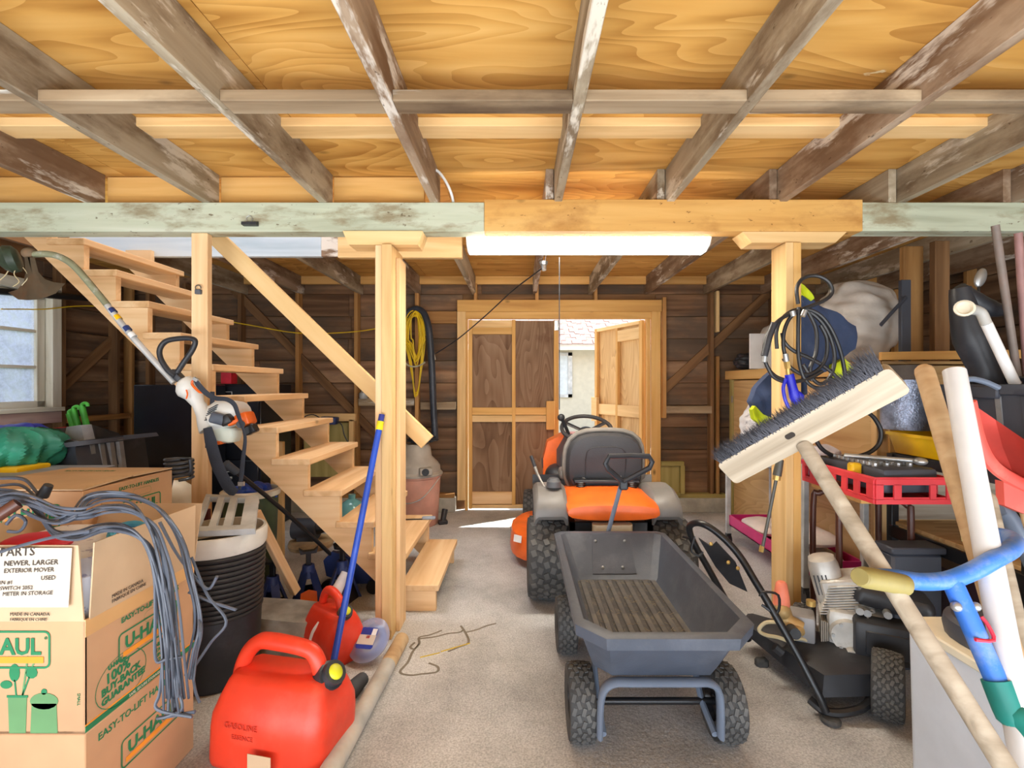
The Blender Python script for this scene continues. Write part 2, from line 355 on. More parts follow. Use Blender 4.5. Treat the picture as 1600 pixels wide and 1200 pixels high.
# ================================================================== SETTING
YB = 5.25; XL = -4.2; XR = 4.1; YF = -3.0; ZJ = 2.335; ZP = 2.52
def concrete():
    m, N, L, b = base('concrete floor')
    tc = N.new('ShaderNodeTexCoord')
    def nz(s, d, r=0.6):
        n = N.new('ShaderNodeTexNoise'); n.inputs['Scale'].default_value = s; n.inputs['Detail'].default_value = d; n.inputs['Roughness'].default_value = r
        L.new(tc.outputs['Object'], n.inputs['Vector']); return n.outputs[0]
    r1 = ramp(N, [(0.3, (156, 155, 154)), (0.5, (188, 187, 186)), (0.72, (208, 207, 206))]); L.new(nz(2.2, 8), r1.inputs[0])
    r2 = ramp(N, [(0.52, (0, 0, 0, 1)), (0.75, (0.55, 0.55, 0.55, 1))]); L.new(nz(1.3, 4), r2.inputs[0])
    m1 = N.new('ShaderNodeMixRGB'); L.new(r2.outputs[0], m1.inputs[0]); L.new(r1.outputs[0], m1.inputs[1]); m1.inputs[2].default_value = lin((156, 152, 146))
    r3 = ramp(N, [(0.35, (0.62, 0.62, 0.62, 1)), (0.65, (1.16, 1.16, 1.16, 1))]); L.new(nz(140, 3), r3.inputs[0])
    m2 = N.new('ShaderNodeMixRGB'); m2.blend_type = 'MULTIPLY'; m2.inputs[0].default_value = 0.8; L.new(m1.outputs[0], m2.inputs[1]); L.new(r3.outputs[0], m2.inputs[2])
    L.new(m2.outputs[0], b.inputs['Base Color']); b.inputs['Roughness'].default_value = 0.85
    bp = N.new('ShaderNodeBump'); bp.inputs['Strength'].default_value = 0.3; bp.inputs['Distance'].default_value = 0.01
    L.new(nz(60, 4), bp.inputs['Height']); L.new(bp.outputs[0], b.inputs['Normal'])
    return m
CONC = concrete()
bm = new(); bb(bm, XL-0.1, XR+0.1, YF, YB+0.1, -0.12, 0)
floor = sobj('floor', bm, CONC)
CRACK = plain('crack filler', (122, 114, 102), 0.95)
for pts in ([(690, 985), (672, 992), (655, 996), (655, 1006), (645, 1018), (637, 1035), (625, 1050), (640, 1055), (660, 1053), (682, 1050), (684, 1042), (670, 1036)],
            [(655, 998), (680, 995), (700, 990), (718, 988), (724, 984)], [(720, 978), (728, 990), (732, 1004), (715, 1012), (700, 1018)], [(728, 988), (745, 984), (760, 978), (775, 974)],
            [(655, 1006), (648, 1014), (641, 1011), (648, 1004)]):
    bm = new(); q = [V((PX(x, 1.35*F/(y-CY)), 1.35*F/(y-CY), 0.0)) for x, y in pts]
    tube(bm, q, 0.0065, 6, 4, flat=0.0018, up=(0, 0, 1)); obj('crack', bm, CRACK, floor)
for x, y, l, a in ((712, 1012, 0.16, 30), (672, 1024, 0.1, 25)):
    Yq = 1.35*F/(y-CY); bm = new(); bx(bm, (PX(x, Yq), Yq, 0.002), (l, 0.004, 0.003), rot(z=a)); obj('straw', bm, YCORD, floor)

# ---- ceiling: plywood sheets, joists, blocking, cleat
ceil = struct('ceiling', (0, 2.5, ZJ))
HX0, HX1, HY0, HY1 = -3.45, -0.44, 2.74, 3.70      # stair opening
def sheet(x0, x1, y0, y1):
    if x1-x0 < 0.02 or y1-y0 < 0.02: return
    board('plywood_sheet', (x0+0.002, (y0+y1)/2, ZP+0.009), (x1-0.002, (y0+y1)/2, ZP+0.009), y1-y0-0.004, 0.018, PLYC, ceil, up=(0, 1, 0), bev=0.001)
ys = [YF, -1.51, -0.29, 0.93, 2.15, HY0, HY1, 4.6, YB]
for i in range(len(ys)-1):
    off = -1.0 if i % 2 else -2.2
    xs = sorted({XL, XR} | {off+2.44*k for k in range(-2, 5) if XL < off+2.44*k < XR})
    for a, b_ in zip(xs, xs[1:]):
        if abs(ys[i]-HY0) < 1e-6:
            if a < HX0: sheet(a, min(b_, HX0), ys[i], ys[i+1])
            if b_ > HX1: sheet(max(a, HX1), b_, ys[i], ys[i+1])
        else: sheet(a, b_, ys[i], ys[i+1])
JX = [-3.56, -2.94, -2.326, -1.692, -1.061, -0.463, 0.207, 0.81, 1.415, 2.06, 2.68, 3.28, 3.88]
def joist(x, y0, y1, dx=0.0, mat=JOIST):
    board('joist', (x, y0, (ZJ+ZP)/2), (x+dx, y1, (ZJ+ZP)/2), ZP-ZJ, 0.042, mat, ceil)
for k, x in enumerate(JX):
    if x > XR-0.1: continue
    mt = JOIST if k in (0, 2, 5, 8, 10) else JOISTG
    joist(x, YF, 2.69, 0.0, mt)
for k in range(13):
    x = JX[k]-0.03 if k > 0 else JX[k]
    if x > XR-0.1: continue
    mt = JOISTG if k % 2 else JOIST
    if HX0 < x < HX1-0.05: joist(x, HY1+0.045, YB, 0, mt)
    elif k > 0: joist(x+0.0-0.015, 2.61, YB, 0, mt)
for a, b_ in zip(JX, JX[1:]):
    if b_ > XR: b_ = XR+0.02
    # old flat blocking, flush with the joist bottoms, and the newer one over the beam
    board('blocking', (a+0.021, 1.715, ZJ+0.021), (b_-0.021, 1.715, ZJ+0.021), 0.085, 0.04, BLOCKW, ceil, up=(0, 1, 0))
    if b_ < 0: board('rim_block', (a+0.021, 2.72, 2.43), (b_-0.021-0.05, 2.72, 2.43), 0.17, 0.038, PINEOR, ceil)
board('cleat', (XL+0.1, 2.16, ZP-0.02), (2.75, 2.16, ZP-0.02), 0.11, 0.04, PINE, ceil, up=(0, 1, 0))
# opening trimmers and header (its far edge): old painted board, brown end, fresh board
board('header_board', (HX0, HY1+0.02, 2.43), (-1.52, HY1+0.02, 2.43), 0.19, 0.04, WHITEP, ceil)
board('header_board', (-1.52, HY1+0.02, 2.43), (-1.39, HY1+0.02, 2.43), 0.19, 0.04, JOIST, ceil)
board('header_board', (-1.39, HY1+0.015, 2.425), (HX1, HY1+0.015, 2.425), 0.2, 0.05, PINE, ceil)
board('trimmer_board', (HX0-0.02, HY0, 2.43), (HX0-0.02, HY1, 2.43), 0.19, 0.04, DARKST, ceil)
for a, b_ in zip([JX[k]-0.03 for k in range(1, 13)], [JX[k]-0.03 for k in range(2, 13)]+[XR]):
    if b_ > XR: b_ = XR
    if a > XR: continue
    board('end_block', (a+0.02, YB-0.07, 2.475), (b_-0.02, YB-0.07, 2.475), 0.085, 0.038, PINEOR, ceil)
# unseen roof, added to keep the sun off the stairs; front gable left open
bm = new(); prism(bm, [(-3.2, 3.1), (1.2, 5.2), (5.6, 3.1), (5.6, 3.0), (1.2, 5.1), (-3.2, 3.0)], 8.6, M.Translation((XL-0.15, 0, 0)) @ M(((0, 0, 1, 0), (1, 0, 0, 0), (0, 1, 0, 0), (0, 0, 0, 1))))
sobj('sun_block_roof_1', bm, PLYC)

# ---- back wall
wb = struct('wall_back', (0, YB, 0))
DX0, DX1, DZ = -0.60, 1.46, 2.16
z = 0.17; row = 0
while z < 2.6:
    h = min(0.241, 2.62-z)
    segs = [(XL, DX0-0.02), (DX1+0.02, XR)] if z < 2.1 else [(XL, XR)]
    for a, b_ in segs:
        cuts = [a]
        q = a+random.uniform(0.9, 2.4)
        while q < b_-0.5: cuts.append(q); q += random.uniform(1.6, 2.6)
        cuts.append(b_)
        for c, d in zip(cuts, cuts[1:]):
            board('plank', (c+0.001, YB+0.012, z+h/2), (d-0.001, YB+0.012+random.uniform(-0.003, 0.003), z+h/2), h-0.007, 0.022, PLANK, wb)
    z += 0.241; row += 1
bm = new(); bb(bm, XL-0.1, XR+0.1, YB+0.03, YB+0.045, 0, 2.7)
bm2 = new(); bb(bm2, XL-0.1, DX0, YB+0.03, YB+0.045, 0, 2.7); bb(bm2, DX1, XR+0.1, YB+0.03, YB+0.045, 0, 2.7); bb(bm2, DX0, DX1, YB+0.03, YB+0.045, DZ, 2.7); bm.free()
obj('sheathing', bm2, DARKST, wb)
bm = new(); bb(bm, XL, DX0-0.09, YB-0.12, YB+0.02, 0, 0.15, 0.006); obj('foundation_curb', bm, CONCB, wb)
bm = new(); bb(bm, DX1+0.09, XR, YB-0.12, YB+0.02, 0, 0.15, 0.006); obj('foundation_curb', bm, CONCB, wb)
board('sill_plate', (DX1+0.1, YB-0.06, 0.17), (2.2, YB-0.06, 0.17), 0.04, 0.09, GREENW, wb)
board('sill_plate', (XL, YB-0.06, 0.17), (DX0-0.1, YB-0.06, 0.17), 0.04, 0.09, STUD, wb)
def bstud(px, w_=0.04, z0=0.19, z1=2.44, mat=STUD): 
    x = PX(px, YB-0.09); board('stud', (x, YB-0.045, z0), (x, YB-0.045, z1), w_, 0.09, mat, wb, up=(1, 0, 0))
for px, mt in ((230, DARKST), (287, DARKST), (374, DARKST), (464, STUD), (556, STUD), (651, STUD)): bstud(px, mat=mt)
for px in (743, 839, 931): bstud(px, 0.035, 2.26, 2.44)
bstud(1113, mat=DARKST); bstud(1210, mat=DARKST); bstud(1300, mat=DARKST)
x = PX(1122, YB-0.09)
board('stud_sister', (x, YB-0.05, 1.92), (x, YB-0.05, 2.36), 0.035, 0.08, PINE, wb, up=(1, 0, 0))
board('stud_sister', (x, YB-0.05, 0.19), (x, YB-0.05, 1.66), 0.035, 0.08, STUD, wb, up=(1, 0, 0))
# let-in braces
board('brace', P(365, 452, YB-0.02), P(612, 705, YB-0.02), 0.085, 0.03, DARKST, wb)
board('brace', P(1032, 614, YB-0.02), P(1215, 445, YB-0.02), 0.09, 0.03, DARKST, wb)
# fire blocks between studs
for a, b_, y in ((1035, 1110, 640), (562, 648, 628), (658, 712, 634)):
    board('fire_block', P(a, y, YB-0.05), P(b_, y, YB-0.05), 0.08, 0.09, BLOCKW, wb)
board('nailer', P(660, 494, YB-0.05), P(714, 494, YB-0.05), 0.1, 0.03, STUD, wb)
board('nailer', P(660, 502, YB-0.04), P(714, 502, YB-0.04), 0.05, 0.06, STUD, wb)
# small framed plywood hatch low on the back wall, right of the doors
hp = struct('trim_1', (1.7, YB-0.1, 0.19))
for a, b_, u, wd in (((1.50, 0.52), (1.74, 0.52), (0, 0, 1), 0.045), ((1.725, 0.2), (1.725, 0.5), (1, 0, 0), 0.045), ((1.54, 0.2), (1.70, 0.2), (0, 0, 1), 0.03)):
    board('rail', (a[0], YB-0.12, a[1]), (b_[0], YB-0.12, b_[1]), wd, 0.05, GREENW, hp, up=u)
board('panel', (1.60, YB-0.1, 0.2), (1.60, YB-0.1, 0.5), 0.2, 0.02, GREENW, hp, up=(1, 0, 0))

# ---- door casing and doors
YD = YB-0.05
tr = struct('trim_2', (0.4, YD, 2.1))
board('header_board', (-0.668, YD-0.02, 2.20), (1.52, YD-0.02, 2.20), 0.125, 0.04, PINEOR, tr)
board('header_board', (-0.60, YD, 2.10), (1.46, YD, 2.10), 0.075, 0.05, PINEOR, tr)
board('jamb', (-0.623, YD-0.02, 0.12), (-0.623, YD-0.02, 2.137), 0.09, 0.04, PINE, tr, up=(1, 0, 0))
board('jamb', (-0.575, YD+0.03, 0.0), (-0.575, YD+0.03, 2.07), 0.03, 0.06, PINEOR, tr, up=(1, 0, 0))
board('jamb', (1.455, YD-0.03, 0.15), (1.455, YD-0.03, 2.137), 0.095, 0.05, PINEOR, tr, up=(1, 0, 0))
board('jamb', (1.385, YD+0.03, 0.0), (1.385, YD+0.03, 2.07), 0.04, 0.09, PINEOR, tr, up=(1, 0, 0))
board('jamb', (1.545, YD-0.02, 1.0), (1.545, YD-0.02, 2.29), 0.04, 0.06, STUD, tr, up=(1, 0, 0))
d1 = struct('door_1', (-0.06, YD, 0))
YL = YD+0.02
def dvert(p, xa, xb, z0, z1, m=PINEOR, n='stile', y=YL, t=0.04): board(n, ((xa+xb)/2, y, z0), ((xa+xb)/2, y, z1), xb-xa, t, m, p, up=(1, 0, 0))
def dhor(p, xa, xb, z0, z1, m=PINE, n='rail', y=YL, t=0.038): board(n, (xa, y, (z0+z1)/2), (xb, y, (z0+z1)/2), z1-z0, t, m, p)
dvert(d1, -0.552, -0.512, 0.02, 2.055); dvert(d1, -0.083, -0.045, 0.06, 2.055); dvert(d1, 0.368, 0.42, 0.02, 2.055)
dhor(d1, -0.512, -0.083, 1.90, 1.97, PINEOR); dhor(d1, -0.512, -0.083, 1.97, 2.05)
dhor(d1, -0.512, 0.368, 0.955, 1.025); dhor(d1, -0.512, 0.368, 1.03, 1.11, PINEOR, t=0.03); dhor(d1, -0.512, -0.083, 0.07, 0.2, PINEST); dhor(d1, -0.512, 0.42, 0.025, 0.062)
dvert(d1, 0.285, 0.375, 0.875, 1.18, PINEOR, 'latch_block', YL-0.035, 0.04)
for xa, xb in ((-0.545, -0.07), (-0.07, 0.40)):
    for z0, z1 in ((0.03, 1.03), (1.03, 2.05)):
        board('plywood_panel', ((xa+xb)/2, YL+0.026, z0), ((xa+xb)/2, YL+0.026, z1), xb-xa, 0.012, DOORPLY, d1, up=(1, 0, 0))
bm = new(); bb(bm, 0.372, 0.415, YL-0.026, YL-0.021, 1.94, 2.05, 0.002); cyl(bm, (0.418, YL-0.026, 1.94), (0.418, YL-0.026, 2.05), 0.007); obj('hinge', bm, STEEL, d1)
# right leaf swung outward
d2 = struct('door_2', (1.32, YD, 0))
h0 = V((1.345, YD+0.06, 0)); h1 = V((0.965, 6.12, 0)); u = (h1-h0).normalized(); nrm = V((-u.y, u.x, 0))   # nrm points into the opening
if nrm.x > 0: nrm = -nrm
def lv(a, b_, z0, z1, off=0, m=PINE, n='stile', t=0.04):
    c = h0+u*((a+b_)/2)+nrm*off; board(n, c+V((0, 0, z0)), c+V((0, 0, z1)), b_-a, t, m, d2, up=u)
def lh(a, b_, z0, z1, off=0, m=PINE, n='rail', t=0.04):
    zz = V((0, 0, (z0+z1)/2)); board(n, h0+u*a+nrm*off+zz, h0+u*b_+nrm*off+zz, z1-z0, t, m, d2)
WL = (h1-h0).length
lv(0.0, 0.05, 0.03, 2.06, m=PINEOR); lv(0.45, 0.49, 0.03, 2.02, m=PINEOR); lv(WL-0.05, WL, 0.03, 2.06, m=PINEOR)
lh(0.05, WL-0.05, 2.02, 2.06); lh(0.05, 0.45, 1.86, 1.99); lh(0.05, 0.45, 0.99, 1.12); lh(0.49, WL-0.05, 0.99, 1.12); lh(0.05, WL-0.05, 0.03, 0.15); lh(WL-0.09, WL+0.03, 0.9, 1.2, 0.03)
for a, b_ in ((0.01, 0.47), (0.47, WL-0.01)):
    for z0, z1 in ((0.04, 1.05), (1.05, 2.04)): lv(a, b_, z0, z1, -0.026, TANPLY, 'plywood_panel', 0.012)

# ---- left wall, with the window
wlft = struct('wall_left', (XL, 2.5, 0))
WS = -0.09; WY0, WY1, WZ0, WZ1 = 3.28+WS, 4.33+WS, 1.16, 2.14
z = 0.0
while z < 2.55:
    h = 0.231
    zs = z+h/2
    segs = [(YF, YB)]
    if z+h > WZ0-0.02 and z < WZ1:
        segs = [(YF, WY0), (WY1, YB)]
        if z < WZ0-0.03: board('plank', (XL-0.012, WY0, (z+WZ0)/2), (XL-0.012, WY1, (z+WZ0)/2), WZ0-z-0.004, 0.022, PLANK, wlft)
        if z+h > WZ1+0.03: board('plank', (XL-0.012, WY0, (z+h+WZ1)/2), (XL-0.012, WY1, (z+h+WZ1)/2), z+h-WZ1-0.004, 0.022, PLANK, wlft)
    for a, b_ in segs:
        cuts = [a]; q = a+random.uniform(1.2, 2.6)
        while q < b_-0.6: cuts.append(q); q += random.uniform(1.6, 2.6)
        cuts.append(b_)
        for c, d in zip(cuts, cuts[1:]):
            board('plank', (XL-0.012, c+0.001, zs), (XL-0.012, d-0.001, zs), h-0.007, 0.022, PLANK, wlft)
    z += 0.231
bm = new(); bb(bm, XL-0.045, XL-0.028, YF, WY0, 0, 2.7); bb(bm, XL-0.045, XL-0.028, WY1, YB, 0, 2.7); bb(bm, XL-0.045, XL-0.028, WY0, WY1, 0, WZ0); bb(bm, XL-0.045, XL-0.028, WY0, WY1, WZ1, 2.7)
obj('sheathing', bm, DARKST, wlft)
def lstud(y, w_=0.04, mat=DARKST): board('stud', (XL+0.045, y, 0), (XL+0.045, y, 2.5), w_, 0.09, mat, wlft, up=(0, 1, 0))
for y, mt in ((YB-0.11, STUD), (YB-0.30, DARKST), (4.36, DARKST), (3.04, DARKST), (2.6, DARKST), (2.0, DARKST), (1.4, DARKST), (0.8, DARKST), (0.2, DARKST), (-0.4, DARKST), (-1.0, DARKST), (-1.6, DARKST), (-2.2, DARKST), (-2.9, DARKST)): lstud(y, mat=mt)
board('brace', (XL+0.02, 4.39, 1.32), (XL+0.02, 5.1, 1.93), 0.09, 0.035, DARKST, wlft)
board('fire_block', (XL+0.05, 4.39, 1.03), (XL+0.05, 5.1, 1.03), 0.05, 0.09, STUD, wlft)
board('top_plate', (XL+0.05, YF, 2.48), (XL+0.05, YB, 2.48), 0.08, 0.09, DARKST, wlft)
w1 = struct('window_1', (XL, 3.8, WZ0))
def wv(y, wd, z0, z1, x=XL+0.02, t=0.05, m=FRAMEP, n='stile'): board(n, (x, y+WS, z0), (x, y+WS, z1), wd, t, m, w1, up=(0, 1, 0))
def wh(z, ht, y0, y1, x=XL+0.02, t=0.05, m=FRAMEP, n='rail'): board(n, (x, y0+WS, z), (x, y1+WS, z), ht, t, m, w1)
wv(4.375, 0.085, WZ0-0.02, WZ1+0.06, XL+0.05, 0.1, n='casing'); wv(3.235, 0.085, WZ0-0.02, WZ1+0.06, XL+0.05, 0.1, n='casing')
wv(4.285, 0.07, WZ0, WZ1); wv(3.32, 0.07, WZ0, WZ1); wv(3.80, 0.03, WZ0, WZ1, n='glazing_bar', t=0.035)
wh(WZ0+0.025, 0.06, 3.28, 4.32); wh(WZ1-0.025, 0.05, 3.28, 4.32)
for zz in (1.505, 1.815): wh(zz, 0.026, 3.34, 4.26, n='glazing_bar', t=0.036)
wh(WZ1+0.05, 0.09, 3.19, 4.42, XL+0.05, 0.1, n='casing'); wh(WZ0-0.02, 0.035, 3.19, 4.42, XL+0.06, 0.14, n='sill')
wh(WZ0-0.09, 0.1, 3.0, 4.42, XL+0.085, 0.03, SILLP, 'apron')
def dusty():
    m, N, L, b = base('dusty glass')
    tc = N.new('ShaderNodeTexCoord'); nz = N.new('ShaderNodeTexNoise'); nz.inputs['Scale'].default_value = 26; nz.inputs['Detail'].default_value = 8; nz.inputs['Roughness'].default_value = 0.75
    L.new(tc.outputs['Object'], nz.inputs['Vector']); r = ramp(N, [(0.42, (0.42, 0.42, 0.42, 1)), (0.70, (0.92, 0.92, 0.92, 1))]); L.new(nz.outputs[0], r.inputs[0])
    tr_ = N.new('ShaderNodeBsdfTransparent'); tl = N.new('ShaderNodeBsdfTranslucent'); tl.inputs[0].default_value = (0.66, 0.68, 0.80, 1)
    gl = N.new('ShaderNodeBsdfGlossy'); gl.inputs['Roughness'].default_value = 0.15
    mx = N.new('ShaderNodeMixShader'); L.new(r.outputs[0], mx.inputs[0]); L.new(tr_.outputs[0], mx.inputs[1]); L.new(tl.outputs[0], mx.inputs[2])
    m2 = N.new('ShaderNodeMixShader'); m2.inputs[0].default_value = 0.06; L.new(mx.outputs[0], m2.inputs[1]); L.new(gl.outputs[0], m2.inputs[2])
    L.new(m2.outputs[0], N['Material Output'].inputs[0]); return m
GLASS = dusty()
for ya, yb in ((3.35, 3.79), (3.81, 4.255)):
    for za, zb in ((WZ0+0.05, 1.495), (1.515, 1.805), (1.825, WZ1-0.045)):
        bm = new(); bb(bm, XL+0.016, XL+0.020, ya+WS, yb+WS, za, zb); obj('pane', bm, GLASS, w1)

# ---- right wall
wr = struct('wall_right', (XR, 2.5, 0))
z = 0.0
while z < 2.55:
    cuts = [YF]; q = YF+random.uniform(1.2, 2.6)
    while q < YB-0.6: cuts.append(q); q += random.uniform(1.6, 2.6)
    cuts.append(YB)
    for c, d in zip(cuts, cuts[1:]):
        board('plank', (XR+0.012, c+0.001, z+0.115), (XR+0.012, d-0.001, z+0.115), 0.224, 0.022, PLANK, wr)
    z += 0.231
bm = new(); bb(bm, XR+0.028, XR+0.045, YF, YB, 0, 2.7); obj('sheathing', bm, DARKST, wr)
for y, mt in ((YB-0.12, STUD), (YB-0.3, DARKST), (4.35, STUD), (3.7, DARKST), (3.1, DARKST), (2.5, DARKST), (1.9, DARKST), (1.3, DARKST), (0.7, DARKST), (0.1, DARKST), (-0.5, DARKST), (-1.1, DARKST), (-1.7, DARKST), (-2.3, DARKST), (-2.9, DARKST)):
    board('stud', (XR-0.045, y, 0), (XR-0.045, y, 2.5), 0.04, 0.09, mt, wr, up=(0, 1, 0))
board('stud', (XR-0.16, 4.95, 0), (XR-0.16, 4.95, 2.33), 0.24, 0.05, STUD, wr, up=(1, 0, 0))
board('top_plate', (XR-0.05, YF, 2.46), (XR-0.05, YB, 2.46), 0.09, 0.09, DARKST, wr)
board('brace', (XR-0.03, 3.9, 1.2), (XR-0.03, 3.12, 1.62), 0.1, 0.035, DARKST, wr) 

# ---- beam and posts
bmth = thing('support_beam', 'long spliced ceiling beam, pale green ends around a fresh wood middle', 'beam', (0, 2.65, 2.176))
board('beam_timber', (XL+0.02, 2.65, 2.256), (-0.19, 2.65, 2.256), 0.158, 0.1, BEAMP, bmth)
board('beam_timber', (-0.19, 2.64, 2.262), (1.84, 2.64, 2.262), 0.17, 0.1, BEAMO, bmth)
board('beam_timber', (1.84, 2.65, 2.258), (XR-0.02, 2.65, 2.258), 0.154, 0.1, BEAMP, bmth)
pl = thing('support_post', 'pale laminated wooden post beside the foot of the stairs', 'post', (-0.72, 2.68, 0), 'posts under the beam')
board('post_board', (-0.753, 2.68, 0.0), (-0.753, 2.68, 2.10), 0.20, 0.038, PINEST, pl, up=(0, 1, 0))
board('post_board', (-0.706, 2.68, 0.0), (-0.706, 2.68, 2.10), 0.24, 0.054, PINE, pl, up=(0, 1, 0))
board('post_board', (-0.668, 2.72, 0.0), (-0.668, 2.72, 2.05), 0.14, 0.022, PINEST, pl, up=(0, 1, 0))
bm = new(); prism(bm, [(-0.947, 2.176), (-0.52, 2.176), (-0.545, 2.102), (-0.915, 2.102)], 0.13, xz(2.585)); obj('bolster', bm, PINE, pl)
pr = thing('support_post', 'wooden post with coiled black hose hung on it', 'post', (1.46, 2.66, 0), 'posts under the beam')
board('post_board', (1.442, 2.655, 0.0), (1.442, 2.655, 2.115), 0.15, 0.042, PINE, pr, up=(0, 1, 0))
board('post_board', (1.485, 2.655, 0.0), (1.485, 2.655, 2.115), 0.145, 0.042, PINEOR, pr, up=(0, 1, 0))
bm = new(); prism(bm, [(1.20, 2.176), (1.76, 2.176), (1.70, 2.118), (1.25, 2.118)], 0.13, xz(2.6)); obj('bolster', bm, PINE, pr)
ps = thing('stair_post', 'narrow wooden post with a padlock in front of the stairs', 'post', (-1.735, 2.64, 0))
board('post_board', (-1.737, 2.64, 0), (-1.737, 2.64, 2.176), 0.088, 0.042, PINEST, ps, up=(1, 0, 0))

# ---- staircase
st = thing('staircase', 'open wooden staircase of pale pine rising to the left', 'stairs', (-1.5, 3.3, 0))
X1, RUN, Z1, RISE = -0.482, 0.1914, 0.163, 0.1876
nst = 14
for k in range(nst):
    xn = X1-RUN*k; zt = Z1+RISE*k
    if k >= 12: continue
    board('tread', (xn-0.115, 2.87, zt-0.019), (xn-0.115, 3.73, zt-0.019), 0.23, 0.038, PINEST, st, up=(1, 0, 0), bev=0.004)
def stringer(y):
    poly = [(X1-0.02, 0.0)]
    for k in range(nst-1):
        zt = Z1+RISE*k-0.038
        poly.append((X1-RUN*k-0.02, zt)); poly.append((X1-RUN*(k+1)-0.02, zt))
    xe = X1-RUN*(nst-1)-0.02
    poly.append((xe, Z1+RISE*(nst-2)-0.34+0.2)); poly.append((X1-(0.36-Z1)/0.98, 0.0))
    # split the saw-tooth outline into convex columns
    bm = new(); zb = lambda x: max(0.0, Z1+(X1-x)*0.98-0.36)
    for k in range(nst-1):
        xa = X1-RUN*k-0.02; xb = X1-RUN*(k+1)-0.02; zt = Z1+RISE*k-0.0385
        pts = [(xa, zt), (xb, zt), (xb, zb(xb)), (xa, zb(xa))]
        if zb(xb) > 0 and zb(xa) == 0:
            xm = X1-(0.36-Z1)/0.98; pts = [(xa, zt), (xb, zt), (xb, zb(xb)), (xm, 0), (xa, 0)]
        prism(bm, pts, 0.038, xz(y))
    return obj('stringer', bm, PINEST, st, smooth=False)
stringer(2.89); stringer(3.665)
board('handrail', P(318, 352, 2.85), P(668, 691, 2.85), 0.095, 0.038, PINE, st)
board('prop', P(434, 880, 3.62), P(434, 690, 3.62), 0.09, 0.04, PINE, st, up=(1, 0, 0))

# ---- fluorescent fixture under the beam
lf = thing('fluorescent_light', 'long white wraparound fluorescent light fixed below the beam', 'light', (0.39, 2.83, 2.12))
LX0, LX1 = PX(731, 2.82), PX(1102, 2.82)
def emis(name, col, s):
    m, N, L, b = base(name); b.inputs['Base Color'].default_value = lin(col); b.inputs['Emission Color'].default_value = lin((255, 246, 228)); b.inputs['Emission Strength'].default_value = s; b.inputs['Roughness'].default_value = 0.3; return m
DIFF = emis('lit diffuser', (240, 240, 236), 7.0)
prof = [(2.735, 2.205), (2.725, 2.185), (2.745, 2.15), (2.80, 2.125), (2.87, 2.125), (2.925, 2.15), (2.945, 2.185), (2.935, 2.205)]
bm = new(); loft(bm, [[V((x, y, z)) for y, z in prof] for x in (LX0+0.008, LX1-0.008)]); obj('diffuser', bm, DIFF, lf)
for x0, x1 in ((LX0, LX0+0.008), (LX1-0.008, LX1)):
    bm = new(); loft(bm, [[V((x, y, z)) for y, z in prof] for x in (x0, x1)]); obj('end_cap', bm, WHITEPL, lf)
bm = new(); bb(bm, LX0, LX1, 2.735, 2.935, 2.206, 2.235, 0.004); obj('housing', bm, WHITEPL, lf)
for x in (-0.2, 0.2, 0.8, 1.1):
    bm = new(); bb(bm, x-0.03, x+0.03, 2.75, 2.91, 2.236, 2.334); obj('mount_block', bm, DARKST, lf)
bm = new(); tube(bm, [P(874, 402, 2.93), P(874, 520, 2.93), P(874, 640, 2.93)], 0.003, 6, 4); obj('pull_cord', bm, BLACKP, lf)

# ---- outside: yard, house with shingles, hedge, drive
GRAV = plain('gravel yard', (150, 146, 136), 0.95, var=0.15, scale=20)
bm = new(); bb(bm, -30, 30, YF-30, YF, -0.16, -0.03); sobj('driveway_1', bm, GRAV)
bm = new(); bb(bm, -30, 30, YB+0.1, 40, -0.16, -0.03); sobj('yard_1', bm, GRAV)
bm = new(); bb(bm, -30, XL-0.1, YF, YB+0.1, -0.16, -0.03); sobj('yard_2', bm, plain('grass', (96, 124, 60), 0.95, var=0.3, scale=30))
STUCCO = plain('cream stucco', (188, 182, 164), 0.9, var=0.03)
SHING = wood('roof shingle', (112, 84, 78), (136, 106, 100), (150, 122, 114), rnd=0.16, scale=40, stretch=1)
hs = thing('neighbour_house', 'cream house with a shingled roof beyond the open door', 'house', (2, 12, -0.03))
bm = new(); bb(bm, -3, 7, 12, 12.3, -0.03, 2.42); obj('wall', bm, STUCCO, hs)
bm = new(); bb(bm, -3.4, 7.4, 11.56, 11.62, 2.2, 2.34); obj('gutter', bm, WHITEPL, hs)
bm = new(); bb(bm, -3.4, 7.4, 11.6, 12, 2.34, 2.36); obj('soffit', bm, WHITEPL, hs)
sl_ = math.atan(0.5); RU = V((0, math.cos(sl_), math.sin(sl_)))
bm = new(); loft(bm, [[V((x, 11.58, 2.34)), V((x, 11.58, 2.37)), V((x, 11.58, 2.37))+RU*3.6, V((x, 11.58, 2.34))+RU*3.6] for x in (-3.4, 7.4)]); obj('roof_deck', bm, SHING, hs)
for r in range(9):
    for c in range(22):
        x = -1.0+c*0.25+(0.12 if r % 2 else 0); o0 = V((x, 11.56, 2.385+0.012*(c % 2)))+RU*(0.2*r)
        board('shingle', o0+V((0, 0, 0.0)), o0+V((0.243, 0, 0.0)), 0.26, 0.012, SHING, hs, up=RU)
wn_ = obj('window_frame', bb(bb(bb(bb(new(), 1.20, 1.30, 11.95, 12.0, 1.05, 2.16), 0.1, 0.2, 11.95, 12.0, 1.05, 2.16), 0.1, 1.3, 11.95, 12.0, 1.05, 1.13), 0.1, 1.3, 11.95, 12.0, 2.08, 2.16), LGREY, hs)
bm = new(); bb(bm, 0.2, 1.2, 11.97, 11.985, 1.13, 2.08); obj('pane', bm, plain('house window glass', (190, 200, 206), 0.1, var=0.05), wn_)
LEAF = plain('hedge leaf', (46, 58, 42), 0.8, var=0.3, scale=20)
